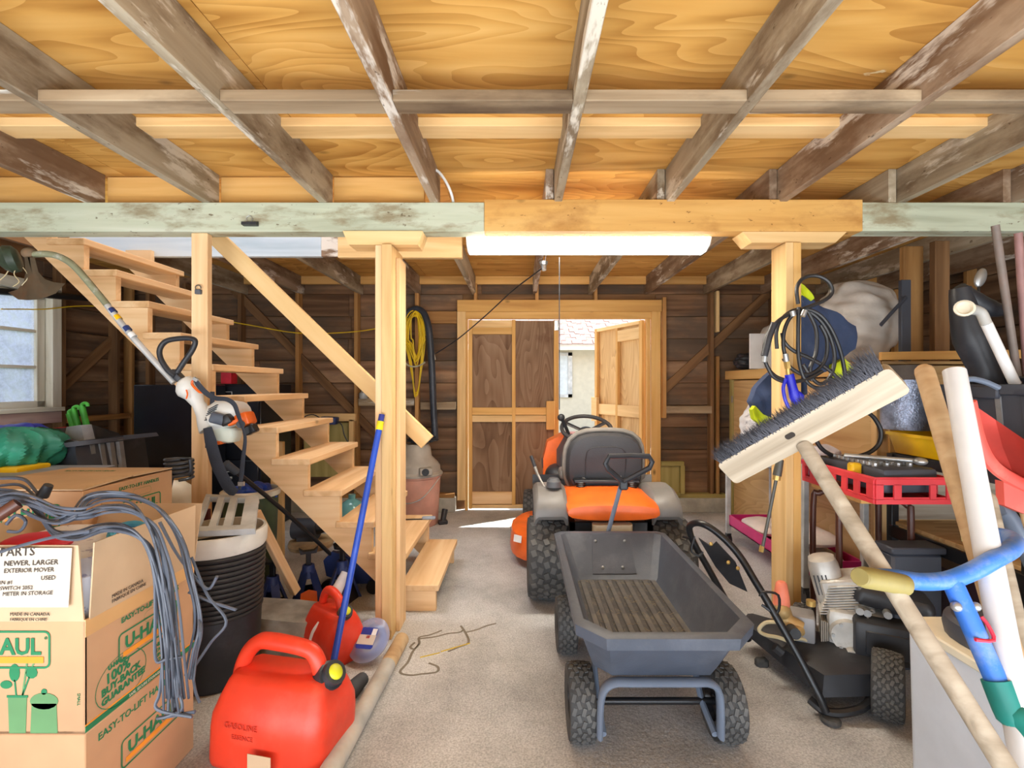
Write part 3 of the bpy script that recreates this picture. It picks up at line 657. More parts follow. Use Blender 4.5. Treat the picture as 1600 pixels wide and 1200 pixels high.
for i, (y, h) in enumerate(((3.4, 2.3), (6.9, 2.6))):
    bm = new(); bmesh.ops.create_icosphere(bm, subdivisions=4, radius=1)
    for v in bm.verts:
        n = v.co.normalized(); d = 1+0.12*math.sin(9*n.x+i)*math.sin(11*n.y)+0.1*math.sin(23*n.z+17*n.x)+random.uniform(-0.05, 0.05)
        v.co = V((-6.6+n.x*0.8*d, y+n.y*1.5*d, h*0.5+n.z*h*0.5*d))
    for v in bm.verts: v.co.z = max(v.co.z, -0.03)
    t = obj('garden_shrub', bm, LEAF); tag(t, ['dark green shrub outside the window, the one nearer the front', 'dark green shrub outside the window, the taller one farther back'][i], 'shrub', 'shrubs outside the window')
# ================================================================== LEFT SIDE
# ---- string trimmer hung in front of the stair post
YT = 2.52
t = thing('string_trimmer', 'white and orange petrol string trimmer with muddy guard hung before the stairs', 'trimmer', P(330, 660, YT))
bm = new(); tube(bm, [P(x, y, Y) for x, y, Y in ((48, 398, 2.5), (75, 397, 2.5), (97, 403, 2.5), (118, 418, 2.5), (150, 455, 2.5), (168, 477, 2.5))], 0.0165, 10, 6)
obj('shaft', bm, plain('mossy shaft paint', (138, 140, 112), 0.45, var=0.1, dust=(214, 214, 210), dlo=0.52, dhi=0.62, dscale=7), t)
bm = new(); lathe(bm, [(0.0, -0.01), (0.045, -0.01), (0.066, 0.005), (0.07, 0.035), (0.05, 0.06), (0.02, 0.075), (0, 0.075)], 20, at(P(27, 404, 2.5), (-0.75, -0.5, -0.25))); hd = obj('line_head', bm, plain('mossy black plastic', (52, 64, 50), 0.5, var=0.2, scale=30), t)
bm = new(); ell(bm, P(46, 396, 2.5), (0.035, 0.03, 0.03)); obj('gear_case', bm, GUARD, t)
bm = new()
for pts in ([(20, 410), (10, 428), (2, 436), (-4, 440)], [(28, 415), (22, 428), (30, 440), (20, 448)], [(36, 418), (44, 432), (34, 446)], [(12, 400), (2, 404), (-8, 415)]):
    tube(bm, [P(x, y, 2.48) for x, y in pts], 0.0022, 5, 5)
obj('cutting_line', bm, plain('cutting line', (196, 180, 140), 0.5), hd)
# guard: curved sheet
gl = [(38, 402), (40, 425), (37, 440), (28, 452), (13, 457)]; gr = [(54, 402), (60, 425), (70, 436), (84, 441), (102, 443)]; gb = [(13, 457), (35, 465), (60, 466), (82, 461), (100, 452)]
bm = new(); rings = []
for i in range(5):
    a, b_ = gl[i], gr[i]
    rings.append([P(a[0]+(b_[0]-a[0])*s, a[1]+(b_[1]-a[1])*s+(10*math.sin(PI*s) if i == 4 else 0)+(2*i if 0 < s < 1 else 0), 2.47+0.05*(2*s-1)**2*(i/4)) for s in (0, .17, .33, .5, .67, .83, 1)])
loft(bm, rings, cap=False, wrap=False)
r = bmesh.ops.solidify(bm, geom=bm.faces[:], thickness=0.006); obj('guard', bm, GUARD, t)
bm = new(); tube(bm, [P(x, y, Y) for x, y, Y in ((166, 475, 2.5), (190, 506, 2.5), (228, 550, 2.51), (272, 598, YT))], 0.0155, 10, 4); lsh = obj('lower_shaft', bm, plain('silver shaft', (196, 198, 198), 0.35, metal=0.3, dust=(120, 110, 100), dlo=0.6, dhi=0.75), t)
for x, y, c in ((176, 486, JACKB), (184, 497, YELLOW), (199, 514, JACKB), (207, 524, WHITEPL)):
    bm = new(); p_ = P(x, y, 2.5); dv_ = V((0.66, 0, -0.75))*0.014; cyl(bm, p_-dv_, p_+dv_, 0.0165, n=10, caps=False); obj('sticker', bm, c, lsh)
# loop handle
bm = new(); tube(bm, [P(x, y, YT-0.02) for x, y in ((274, 588), (262, 578), (251, 560), (250, 545), (260, 533), (280, 529), (298, 529), (305, 534), (300, 548), (288, 565), (277, 582))], 0.0135, 10, 5); obj('loop_handle', bm, BLACKP, t)
bm = new(); bx(bm, P(277, 587, YT), (0.07, 0.05, 0.035), rot(y=45), 0.008, 2); obj('handle_clamp', bm, BLACKP, t)
# housing
WHT = plain('trimmer white', (226, 226, 220), 0.4, var=0.03)
bm = new(); ctr = [(283, 600, 10), (288, 602, 17), (296, 607, 19), (303, 618, 13), (310, 631, 9), (318, 645, 11), (325, 658, 16), (331, 668, 19)]
rings = []
for i, (x, y, hw) in enumerate(ctr):
    j = min(i+1, len(ctr)-1); q = max(i-1, 0); d = V((ctr[j][0]-ctr[q][0], 0, -(ctr[j][1]-ctr[q][1]))).normalized(); n = V((d.z, 0, -d.x)); c = P(x, y, YT); k = hw*YT/F
    rings.append([c+n*(k*math.cos(2*PI*a/14))+V((0, 0.8*k+0.008, 0))*math.sin(2*PI*a/14) for a in range(14)])
loft(bm, rings); obj('rear_handle', bm, WHT, t)
bm = new(); cs = [(338, 655, 24), (350, 648, 25), (366, 643, 20), (380, 640, 14)]
rings = []
for x, y, hw in cs:
    c = P(x, y, YT); k = hw*YT/F; d = V((0.93, 0, 0.36)); n = V((-d.z, 0, d.x))
    rings.append([c+n*(k*math.cos(2*PI*a/14))+V((0, 0.075, 0))*math.sin(2*PI*a/14) for a in range(14)])
loft(bm, rings); hsng = obj('engine_cover', bm, WHT, t)
bm = new()
for i in range(6): bx(bm, P(328+i*1.4-i*0.2, 650-i*3.4+3, YT-0.069+0.006*abs(i-3)), (0.05, 0.02, 0.004), rot(y=-28))
obj('cooling_slots', bm, BLACKP, hsng)
bm = new(); bx(bm, P(341, 654, YT-0.09), (0.07, 0.05, 0.055), rot(y=18, z=20), 0.01, 2); obj('air_filter_cover', bm, plain('trimmer filter', (62, 70, 84), 0.4), t)
bm = new(); bx(bm, P(356, 656, YT-0.075), (0.055, 0.06, 0.05), rot(y=-30), 0.008, 2); obj('carburettor', bm, BLACKM, t)
bm = new(); rings = [rrect(0.16*s, 0.1*s, 0.03*s, z) for s, z in ((0.6, -0.04), (0.9, -0.03), (1, 0.0), (0.97, 0.03), (0.85, 0.04))]
mt_ = M.Translation(P(350, 678, YT)) @ rot(y=8).to_4x4(); loft(bm, [[mt_ @ p for p in r] for r in rings]); tk = obj('fuel_tank', bm, plain('milky tank', (216, 222, 206), 0.35, var=0.03), t)
bm = new(); cyl(bm, P(376, 663, YT-0.09), P(376, 663, YT-0.06), 0.02); obj('fuel_cap', bm, BLACKP, tk)
bm = new(); bx(bm, P(384, 655, YT-0.03), (0.07, 0.09, 0.07), rot(y=-20), 0.015, 2); obj('starter_housing', bm, ORANGE, t)
bm = new(); bx(bm, P(366, 660, YT-0.08), (0.06, 0.03, 0.02), rot(y=-25), 0.005); obj('side_rib', bm, ORANGE, t)
bm = new(); bx(bm, P(341, 692, YT-0.02), (0.06, 0.05, 0.018), rot(y=-8), 0.005); obj('foot_rest', bm, ORANGE, t)
bm = new(); tube(bm, [P(x, y, YT-0.075) for x, y in ((304, 592), (300, 600), (311, 612), (317, 613))], 0.006, 6, 3); tube(bm, [P(x, y, YT-0.06) for x, y in ((291, 609), (293, 616), (291, 623))], 0.004, 6, 3); obj('trigger', bm, ORANGE, t)
bm = new(); bx(bm, P(392, 671, YT-0.05), (0.06, 0.05, 0.045), rot(y=-25), 0.006); obj('muffler', bm, BLACKM, t)
# harness strap
t2 = thing('shoulder_strap', 'black padded harness strap looped over the trimmer', 'strap', P(350, 720, 2.42))
STRAPM = plain('strap webbing', (46, 50, 60), 0.8, bump=0.2, bscale=200)
bm = new(); tube(bm, [P(x, y, 2.41) for x, y in ((303, 590), (309, 600), (322, 614), (336, 622), (354, 624), (366, 632), (372, 648), (377, 662), (383, 684), (380, 715), (377, 745), (374, 765))], [0.008, 0.014, 0.013, 0.011, 0.012, 0.011, 0.007, 0.01, 0.012, 0.007], 8, 5, flat=0.0025, up=(0, 1, 0)); obj('webbing', bm, STRAPM, t2)
bm = new(); tube(bm, [P(x, y, 2.43) for x, y in ((324, 668), (328, 685), (333, 705), (339, 725), (348, 745), (358, 762), (368, 771))], [0.022, 0.03, 0.031, 0.031, 0.03, 0.024], 8, 5, flat=0.006, up=(0, 1, 0)); obj('shoulder_pad', bm, STRAPM, t2)
bm = new(); tube(bm, [P(x, y, 2.50) for x, y in ((332, 612), (331, 640), (326, 670), (324, 700))], 0.012, 8, 3, flat=0.0025, up=(0, 1, 0)); obj('webbing', bm, STRAPM, t2)
bm = new(); bx(bm, P(377, 756, 2.41), (0.03, 0.01, 0.02)); bx(bm, P(306, 593, 2.41), (0.024, 0.014, 0.016), rot(y=30)); obj('buckle', bm, STEEL, t2)

# ---- padlock, binder clip
t = thing('padlock', 'small grey padlock on the narrow stair post', 'padlock', P(310, 457, 2.611))
bm = new(); bx(bm, P(310, 456, 2.6115), (0.032, 0.02, 0.026), None, 0.003); obj('lock_body', bm, plain('lock grey', (84, 88, 94), 0.5), t)
bm = new(); tube(bm, [P(x, y, 2.605) for x, y in ((306, 453), (305.5, 448), (309, 445.5), (313, 447), (314, 451))], 0.0035, 6, 4); obj('shackle', bm, plain('lock shackle', (120, 112, 100), 0.4, metal=0.5), t)
t = thing('binder_clip', 'black binder clip on the left part of the green beam', 'clip', P(391, 350, 2.59))
bm = new(); loft(bm, [[V((x, 2.597, PZ(354, 2.6))), V((x, 2.57, PZ(353.5, 2.6))), V((x, 2.57, PZ(349, 2.6))), V((x, 2.597, PZ(346.5, 2.6)))] for x in (PX(380, 2.59), PX(403, 2.59))]); obj('clip_body', bm, BLACKP, t)
bm = new(); tube(bm, [P(x, y, 2.59) for x, y in ((386, 348), (385, 340), (390, 337), (394, 340), (393, 348))], 0.002, 5, 3); obj('clip_lever', bm, STEEL, t)
bm = new(); tube(bm, [P(x, y, Y) for x, y, Y in ((674, 263, 2.55), (686, 269, 2.56), (698, 286, 2.58), (706, 305, 2.6), (709, 322, 2.66))], 0.0075, 8, 5); tag(obj('white_cable', bm, WHITEPL), 'short white cable curving down behind the green beam', 'cable')

# ---- rope line, cord coil, drain hose on the back wall
bm = new(); tube(bm, [P(x, y, Y) for x, y, Y in ((2, 483, 3.75), (30, 483, 3.9), (70, 483, 4.1), (135, 478, 4.5), (225, 484, 4.9), (325, 497, 5.0), (390, 508, 5.05), (462, 520, 5.08), (530, 520, 5.08), (590, 513, 5.08), (640, 497, 5.1))], 0.0055, 6, 5); tag(obj('yellow_line', bm, YCORD), 'thin yellow cord strung along the back wall behind the stairs', 'cord')
t = thing('extension_cord', 'coiled yellow extension cord hanging on a back wall stud', 'cord', P(650, 600, 5.05))
bm = new(); random.seed(3)
for i in range(11):
    a = random.uniform(6, 17); b_ = random.uniform(205, 222); dx = random.uniform(-3, 3); dy = random.uniform(-4, 6); y0 = 488+dy
    bot = random.uniform(556, 572) if i < 8 else random.uniform(600, 620); wv_ = random.uniform(-1.5, 1.5); Yc = 5.07+random.uniform(-0.03, 0.03)
    pts = [(648+dx, y0), (648-a*0.8, y0+12), (648-a+wv_, y0+40), (650-a*0.7, (y0+bot)/2+10), (650-3, bot-8), (650+wv_, bot), (650+4, bot-10), (650+a*0.8, (y0+bot)/2), (648+a, y0+38), (648+a*0.7, y0+10)]
    tube(bm, [P(x, y, Yc) for x, y in pts], 0.0065, 6, 4, closed=True)
obj('cord_loops', bm, YCORD, t)
bm = new(); tube(bm, [P(x, y, 5.0) for x, y in ((631, 563), (636, 570), (646, 573), (656, 571), (664, 566))], 0.009, 6, 3); obj('tie', bm, plain('tie grey', (160, 156, 130), 0.5), t)
bm = new(); tube(bm, [P(x, y, Y) for x, y, Y in ((632, 505, 5.12), (636, 490, 5.12), (648, 483, 5.1), (660, 487, 5.08), (668, 505, 5.06), (672, 535, 5.05), (675, 580, 5.04), (677, 630, 5.03), (680, 688, 5.02))], [0.03, 0.034, 0.036, 0.036, 0.034], 12, 5)
tag(obj('drain_hose', bm, plain('blue black hose', (44, 50, 60), 0.4, dust=(100, 110, 122), dlo=0.5, dhi=0.8)), 'thick blue-black hose hooked over the wall beside the yellow cord', 'hose')
t = thing('paint_brush', 'small cream handled brush hung beside the black hose', 'brush', P(679, 560, 5.15))
bm = new(); bx(bm, P(678, 556, 5.14), (0.022, 0.012, 0.09), rot(y=-12), 0.003); obj('brush_handle', bm, CREAMP, t)
bm = new(); tube(bm, [P(x, y, Y) for x, y, Y in ((849, 418, 3.85), (838, 426, 4.0), (800, 455, 4.4), (760, 492, 4.75), (715, 530, 4.95), (680, 553, 5.1))], 0.006, 6, 5); tag(obj('black_wire', bm, BLACKP), 'black wire running slanted from the ceiling down to the left wall hose', 'wire')
bm = new(); cyl(bm, (0.19, 3.85, 2.334), (0.19, 3.85, 2.31), 0.036, 0.03, n=16); cyl(bm, (0.19, 3.85, 2.31), (0.195, 3.84, 2.265), 0.022, 0.018); t = obj('lamp_socket', bm, STEEL); tag(t, 'small metal lamp socket under the ceiling above the doors', 'socket')
# dark pole in front of the window
bm = new(); cyl(bm, (XL+0.14, 3.0, 2.0), (XL+0.14, 4.75, 2.19), 0.028, n=10); tag(obj('closet_rod', bm, BLACKM), 'black rod fixed across the top of the window', 'rod')
# shelf on the back wall behind the post, charger
t = thing('charger', 'dark blue charger with black leads on the hatch behind the stairs', 'charger', P(515, 655, 4.9))
bm = new(); bx(bm, P(515, 657, 4.95), (0.16, 0.1, 0.075), rot(y=3), 0.012, 2); obj('charger_body', bm, JACKB, t)
bm = new(); tube(bm, [P(x, y, 4.96) for x, y in ((503, 655), (490, 648), (478, 650), (474, 655))], 0.006, 6, 4); tube(bm, [P(x, y, 4.94) for x, y in ((524, 656), (534, 664), (538, 680), (545, 692), (552, 697))], 0.006, 6, 4); obj('lead', bm, BLACKP, t)
t = thing('hatch_frame', 'framed green plywood hatch low on the back wall behind the stairs', 'hatch', (PX(515, 5.1), 5.1, 0.55))
board('rail', P(474, 652, 5.07), P(556, 652, 5.07), 0.08, 0.05, PINE, t); board('stile', P(550, 745, 5.07), P(550, 655, 5.07), 0.05, 0.05, PINE, t, up=(1, 0, 0)); board('panel', P(512, 745, 5.12), P(512, 660, 5.12), 0.5, 0.02, GREENW, t, up=(1, 0, 0))
t = thing('wall_knob', 'small glass jar on the ledge behind the post', 'jar', P(568, 620, 5.1))
bm = new(); lathe(bm, [(0, 0), (0.04, 0), (0.045, 0.02), (0.045, 0.06), (0.025, 0.075), (0.025, 0.085), (0, 0.085)], 14, M.Translation(P(568, 623, 5.09))); obj('jar_body', bm, plain('grey glass', (150, 152, 150), 0.2), t)

# ---- cabinets behind the stairs
def cabinet(name, label, x0, x1, y0, y1, h, drawers, tag_=None):
    t = thing(name, label, 'cabinet', ((x0+x1)/2, (y0+y1)/2, 0))
    bm = new(); bb(bm, x0, x1, y0+0.02, y1, 0, h, 0.006); obj('body', bm, CABI, t)
    for i in range(drawers):
        za = 0.03+i*(h-0.04)/drawers; zb = za+(h-0.04)/drawers-0.012
        bm = new(); bb(bm, x0+0.012, x1-0.012, y0, y0+0.02, za, zb, 0.004); d = obj('drawer', bm, CABI, t)
        xm = (x0+x1)/2
        bm = new(); bb(bm, xm-0.05, xm+0.05, y0-0.025, y0-0.005, zb-0.16, zb-0.14, 0.004); obj('handle', bm, STEEL, d)
        bm = new()
        bb(bm, xm-0.04, xm+0.04, y0-0.004, y0-0.0005, zb-0.05, zb-0.046); bb(bm, xm-0.04, xm+0.04, y0-0.004, y0-0.0005, zb-0.1, zb-0.096); bb(bm, xm-0.04, xm-0.036, y0-0.004, y0-0.0005, zb-0.1, zb-0.046); bb(bm, xm+0.036, xm+0.04, y0-0.004, y0-0.0005, zb-0.1, zb-0.046)
        obj('label_holder', bm, WHITEPL, d)
    return t
t = thing('metal_cabinet', 'tall black metal cabinet with scratched side left of the stairs', 'cabinet', (-3.05, 4.15, 0))
bm = new(); bb(bm, PX(208, 3.85), PX(302, 3.85), 3.85, 4.28, 0, PZ(601, 3.85), 0.008); obj('body', bm, CABI, t)
cabinet('file_cabinet', 'black filing cabinet with label holders behind the stair stringers', PX(306, 4.3), PX(402, 4.3)+0.02, 4.3, 4.9, PZ(600, 4.3), 4)
bm = new(); bb(bm, PX(286, 4.0), PX(292, 4.0), 3.95, 4.02, PZ(601, 3.85)+0.001, PZ(585, 4.0)); tag(obj('red_box', bm, REDF), 'narrow red box on top of the tall black cabinet', 'box')
bm = new(); bb(bm, PX(350, 4.4), PX(366, 4.4), 4.35, 4.45, PZ(600, 4.3)+0.001, PZ(590, 4.4)+0.05, 0.004); tag(obj('red_box', bm, REDF), 'red box on the filing cabinet behind the stair treads', 'box')

# ---- side table under the window with the clutter on it
t = thing('work_table', 'low wooden table under the window, covered in clutter', 'table', (-3.1, 3.0, 0))
bm = new(); bb(bm, -3.95, -2.45, 2.45, 3.75, 0.66, 0.70, 0.004); obj('tabletop', bm, TANPLY, t)
for x in (-3.9, -2.52):
    for y in (2.5, 3.68): board('leg', (x, y, 0), (x, y, 0.66), 0.07, 0.07, STUD, t, up=(1, 0, 0))
t = thing('grass_catcher', 'black plastic mower grass catcher with slots on the table', 'grass catcher', P(130, 720, 3.0))
# slotted scoop body
def quadbox(bm, f, d):   # front quad (4 px points with Y) pushed back by d
    fr = [P(*q) for q in f]; loft(bm, [fr, [p+V(d) for p in fr]])
bm = new(); quadbox(bm, [(70, 703, 2.75), (117, 694, 2.72), (122, 738, 2.70), (76, 752, 2.73)], (0, 0.3, 0)); obj('chute', bm, SLATE, t)
for i in range(5):
    bm = new(); xa = 118+i*15.5; wd = 7 if i < 4 else 6
    quadbox(bm, [(xa, 697-i*2.2, 2.74+i*0.06), (xa+wd, 696-i*2.2, 2.75+i*0.06), (xa+wd+7, 742, 2.74+i*0.06), (xa+6, 742, 2.73+i*0.06)], (0.0, 0.03, 0))
    obj('bar', bm, GREYP, t)
bm = new(); quadbox(bm, [(118, 696, 2.82), (178, 688, 3.05), (186, 744, 3.05), (124, 744, 2.82)], (0.0, 0.25, 0)); obj('basket', bm, BLACKP, t)
bm = new(); quadbox(bm, [(66, 703, 2.73), (122, 697, 2.70), (184, 690, 2.98), (180, 684, 2.98), (115, 690, 2.70), (66, 698, 2.73)], (0, 0.34, 0)); obj('rim', bm, SLATE, t)
bm = new(); quadbox(bm, [(98, 694, 2.85), (104, 667, 2.85), (126, 664, 2.85), (133, 692, 2.85)], (0.02, 0.05, 0)); obj('hood', bm, plain('scuffed grey plastic', (150, 152, 156), 0.5, dust=(90, 90, 96)), t)
bm = new(); quadbox(bm, [(127, 665, 2.87), (168, 678, 3.1), (174, 688, 3.1), (132, 692, 2.87)], (0.03, 0.05, 0)); obj('hood_side', bm, BLACKP, t)
bm = new(); tube(bm, [P(x, y, 2.74) for x, y in ((98, 698), (104, 693), (110, 690), (118, 692), (124, 697))], 0.016, 8, 4); obj('clip', bm, BLACKM, t)
bm = new(); quadbox(bm, [(82, 695, 3.0), (81, 670, 3.0), (92, 669, 3.0), (100, 676, 3.0), (98, 695, 3.0)], (0, 0.06, 0)); tag(obj('grey_bin', bm, SLATE), 'slate grey bin corner between red cloth and grass catcher', 'bin')
bm = new(); quadbox(bm, [(52, 685, 3.1), (62, 675, 3.1), (80, 669, 3.1), (80, 688, 3.1), (70, 694, 3.1)], (0, 0.2, 0)); tag(obj('red_cloth', bm, REDF), 'small red cloth pouch behind the green tarp', 'pouch')
for i, (x, y, x2, y2) in enumerate(((108, 646, 116, 672), (115, 640, 124, 672), (128, 635, 137, 672))):
    t = thing('green_stake', ['bright green stake with a hooked end, leftmost of three', 'bright green stake with a hooked end, middle of three', 'bright green stake with a hooked end, rightmost of three'][i], 'stake', P(x2, 745, 3.72), 'green stakes by the window')
    t.location.z = WM[t.name].translation.z = 0.701; WM[t.name] = M.Translation(t.location)
    bm = new(); e = P(x2, y2, 3.62); top = P(x, y, 3.6); dirn = (e-top).normalized(); bot = top+dirn*((top.z-0.702)/-dirn.z); cyl(bm, bot, top, 0.02, n=10); obj('stake_shaft', bm, GREENB, t)
    bm = new(); tube(bm, [P(x+dx, y+dy, 3.6) for dx, dy in ((0, 2), (0, -3), (4, -5), (8, -4), (9, 0))], 0.012, 8, 3); obj('hook', bm, GREENB, t)
# tarps
def pillow(c, s, seed, amp=0.12, fold=7, radial=0):
    bm = new(); bmesh.ops.create_icosphere(bm, subdivisions=5, radius=1); rnd = random.Random(seed); a = [rnd.uniform(0, 6) for _ in range(6)]
    for v in bm.verts:
        n = v.co.normalized()
        d = 1+amp*math.sin(fold*n.x+a[0]+3*n.z)*math.cos(fold*0.6*n.z+a[1])+amp*0.6*math.sin(fold*1.9*n.y+a[2]+5*n.x)+amp*0.4*math.sin(fold*3.1*n.z+a[3]+4*n.x)
        if radial: d = 1+amp*math.sin(radial*math.atan2(n.y, n.x)+2.5*n.z+a[0])*(1-0.6*abs(n.z))+amp*0.5*math.sin(radial*2.3*math.atan2(n.y, n.x)-3*n.z+a[1])+amp*0.4*math.sin(6*n.x+5*n.z+a[2])
        k = abs(n.z)**0.8*(1 if n.z > 0 else -1)
        v.co = V((c[0]+n.x*s[0]*d, c[1]+n.y*s[1]*d, max(c[2]+n.z*s[2]*d, c[2]-s[2]*0.96)))
    return bm
tag(obj('green_tarp', pillow(P(8, 704, 2.62), (0.25, 0.26, 0.125), 2, 0.09, 7, 9), GREENT), 'crumpled teal green tarp piled at the left edge', 'tarp')
tag(obj('green_tarp', pillow(P(52, 700, 2.86), (0.13, 0.2, 0.12), 5, 0.08, 7, 7), GREEND), 'darker green folded tarp between teal tarp and grass catcher', 'tarp')
tag(obj('blue_tarp', pillow(P(30, 683, 3.2), (0.2, 0.16, 0.09), 9, 0.06), BLUET), 'blue tarp peeking out behind the green tarps', 'tarp')
bm = new(); bb(bm, PX(-30, 2.45), PX(36, 2.45), 2.42, 2.6, PZ(740, 2.45), PZ(730, 2.45), 0.01, 2); tag(obj('yellow_strap', bm, YELLOW), 'flat yellow float cushion under the teal tarp', 'cushion')
t = thing('storage_tub', 'dark grey plastic storage tub below the green tarp', 'tub', (PX(20, 2.3), 2.36, 0.70))
bm = new(); loft(bm, [rrect(0.72, 0.34, 0.03, z_, (PX(10, 2.45), 2.46+0.0)) if i == 0 else rrect(0.78, 0.36, 0.03, z_, (PX(10, 2.45), 2.46)) for i, z_ in enumerate((0.701, 0.905))]); obj('tub_body', bm, SLATE, t)
bm = new(); loft(bm, [rrect(0.80, 0.38, 0.03, z_, (PX(10, 2.45), 2.46)) for z_ in (0.885, 0.912)]); obj('tub_rim', bm, GREYP, t)

# ---- cardboard boxes
def kitchen(parent, o, s):   # printed utensils picture, flat ink shapes on the front face (x right, z up)
    def flat(poly, m, n='print'):
        bm = new(); prism(bm, [(o[0]+x*s, o[2]+y*s) for x, y in poly], 0.001, xz(o[1]-0.0015)); obj(n, bm, m, parent, smooth=False)
    circ = lambda cx, cy, rx, ry, n=16, a0=0, a1=360: [(cx+rx*math.cos(math.radians(a0+(a1-a0)*i/n)), cy+ry*math.sin(math.radians(a0+(a1-a0)*i/n))) for i in range(n)]
    flat([(0.1, 0.2), (0.42, 0.2), (0.4, -0.4), (0.12, -0.4)], INKGL); flat([(0.08, 0.24), (0.44, 0.24), (0.44, 0.2), (0.08, 0.2)], INKG)
    flat(circ(0.21, 0.62, 0.09, 0.15), INKG); flat([(0.2, 0.5), (0.225, 0.5), (0.25, 0.24), (0.225, 0.24)], INKG)
    flat(circ(0.07, 0.42, 0.1, 0.07), INKG); flat(circ(0.5, 0.62, 0.1, 0.1, 10), INKG); flat([(0.45, 0.56), (0.47, 0.54), (0.36, 0.24), (0.33, 0.24)], INKG)
    flat([(0.42, 0.9), (0.6, 0.86), (0.6, 0.83), (0.42, 0.87)], INKGL); flat([(0.57, 0.86), (0.6, 0.86), (0.52, 0.72), (0.49, 0.72)], INKGL); flat([(0.42, 0.88), (0.45, 0.88), (0.36, 0.24), (0.33, 0.24)], INKGL)
    flat([(0.5, 0.1), (0.92, 0.1), (0.94, -0.4), (0.48, -0.4)], INKGL); flat(circ(0.71, 0.14, 0.24, 0.14, 16), INKGL); flat(circ(0.71, 0.3, 0.05, 0.05), INKG)
def roundrect_ring(w_, h_, r, t_, n=4):
    out = []
    for k, (W_, H_, R_) in enumerate(((w_, h_, r), (w_-2*t_, h_-2*t_, max(r-t_, 0.001)))):
        ring = []
        for sx, sy, a0 in ((1, 1, 0), (-1, 1, 90), (-1, -1, 180), (1, -1, 270)):
            for i in range(n+1):
                a = math.radians(a0+90*i/n); ring.append(V((sx*(W_/2-R_)+R_*math.cos(a), sy*(H_/2-R_)+R_*math.sin(a), 0)))
        out.append(ring)
    return out
def logo(parent, mw, w_, h_, word=True):
    """framed word logo; local x right, y up, centred"""
    a, b_ = roundrect_ring(w_, h_, h_*0.16, h_*0.055)
    bm = new(); loft(bm, [[p for p in a], [p for p in b_]], cap=False); up_ = V((0, 0, 0.0008)); bmesh.ops.transform(bm, matrix=mw @ M.Translation(up_), verts=bm.verts); obj('logo_frame', bm, INKG, parent, smooth=False)
    bm = new(); bx(bm, (0, -h_*0.27, 0.0005), (w_*0.86, h_*0.17, 0.0006)); bmesh.ops.transform(bm, matrix=mw, verts=bm.verts); obj('logo_stripe', bm, INKO, parent, smooth=False)
    text('U-HAUL', h_*0.60, INKG, parent, mw @ M.Translation((0, -h_*0.12, 0.0008)), align='CENTER', bold=h_*0.018, sx=0.98*w_/(h_*2.65))
def boxbody(t, x0, x1, y0, y1, z0, z1, mat=CARD, name='box_body'):
    bm = new(); bb(bm, x0, x1, y0, y1, z0, z1, 0.003); return obj(name, bm, mat, t)
BX1, BX0, BY0, BY1 = -1.214, -1.70, 1.35, 1.80
tb = thing('cardboard_box', 'cardboard box under the open parts box, at lower left', 'box', (-1.45, 1.57, 0), 'moving boxes')
boxbody(tb, BX0, BX1, BY0, BY1, 0.0, 0.375)
sidem = lambda x, y, z_: fmat((x+0.0012, y, z_), (0, 1, 0), (0, 0, 1))
frontm = lambda x, y, z_: fmat((x, y-0.0012, z_), (1, 0, 0), (0, 0, 1))
text('EASY-TO-LIFT HANDLES', 0.030, INKG, tb, sidem(BX1, 1.39, 0.325), bold=0.0004)
logo(tb, sidem(BX1, 1.60, 0.22), 0.26, 0.09)
t = thing('cardboard_box', 'open cardboard box marked PARTS with printed kitchen utensils, at lower left', 'box', (-1.45, 1.57, 0.378), 'moving boxes')
ZB0, ZB1 = 0.378, 0.69
bm = new()
for x0, x1, y0, y1 in ((BX0, BX1, BY0, BY0+0.005), (BX0, BX1, BY1-0.005, BY1), (BX0, BX0+0.005, BY0, BY1), (BX1-0.005, BX1, BY0, BY1)): bb(bm, x0, x1, y0, y1, ZB0, ZB1)
bb(bm, BX0, BX1, BY0, BY1, ZB0, ZB0+0.005); obj('box_body', bm, CARD, t)
FZ = 0.905
def flap(a, b_, top_off, taper=0.01, h=FZ-ZB1, tt=0.004):
    a = V(a); b_ = V(b_); d = (b_-a).normalized(); o_ = V(top_off)
    p = [a, b_, b_-d*taper+V((0, 0, h))+o_, a+d*taper+V((0, 0, h))+o_]; n = (b_-a).cross(V((0, 0, 1))).normalized()*tt
    bm = new(); loft(bm, [p, [q+n for q in p]]); return obj('flap', bm, CARDL, t)
f1 = flap((BX0, BY0+0.004, ZB1), (BX1-0.004, BY0+0.004, ZB1), (0, -0.006, 0)); f2 = flap((BX1-0.001, BY0+0.012, ZB1), (BX1-0.001, BY1, ZB1), (0.008, 0, 0), 0.006)
flap((BX1, BY1, ZB1), (BX0, BY1, ZB1), (0, 0.06, -0.01)); flap((BX0, BY1, ZB1), (BX0, BY0, ZB1), (-0.05, 0, -0.02))
bm = new(); bb(bm, BX1-0.004, BX1+0.0015, BY0+0.0, BY1, ZB1-0.045, ZB1+0.004); obj('tape', bm, plain('packing tape', (214, 168, 112), 0.35, var=0.03), t)
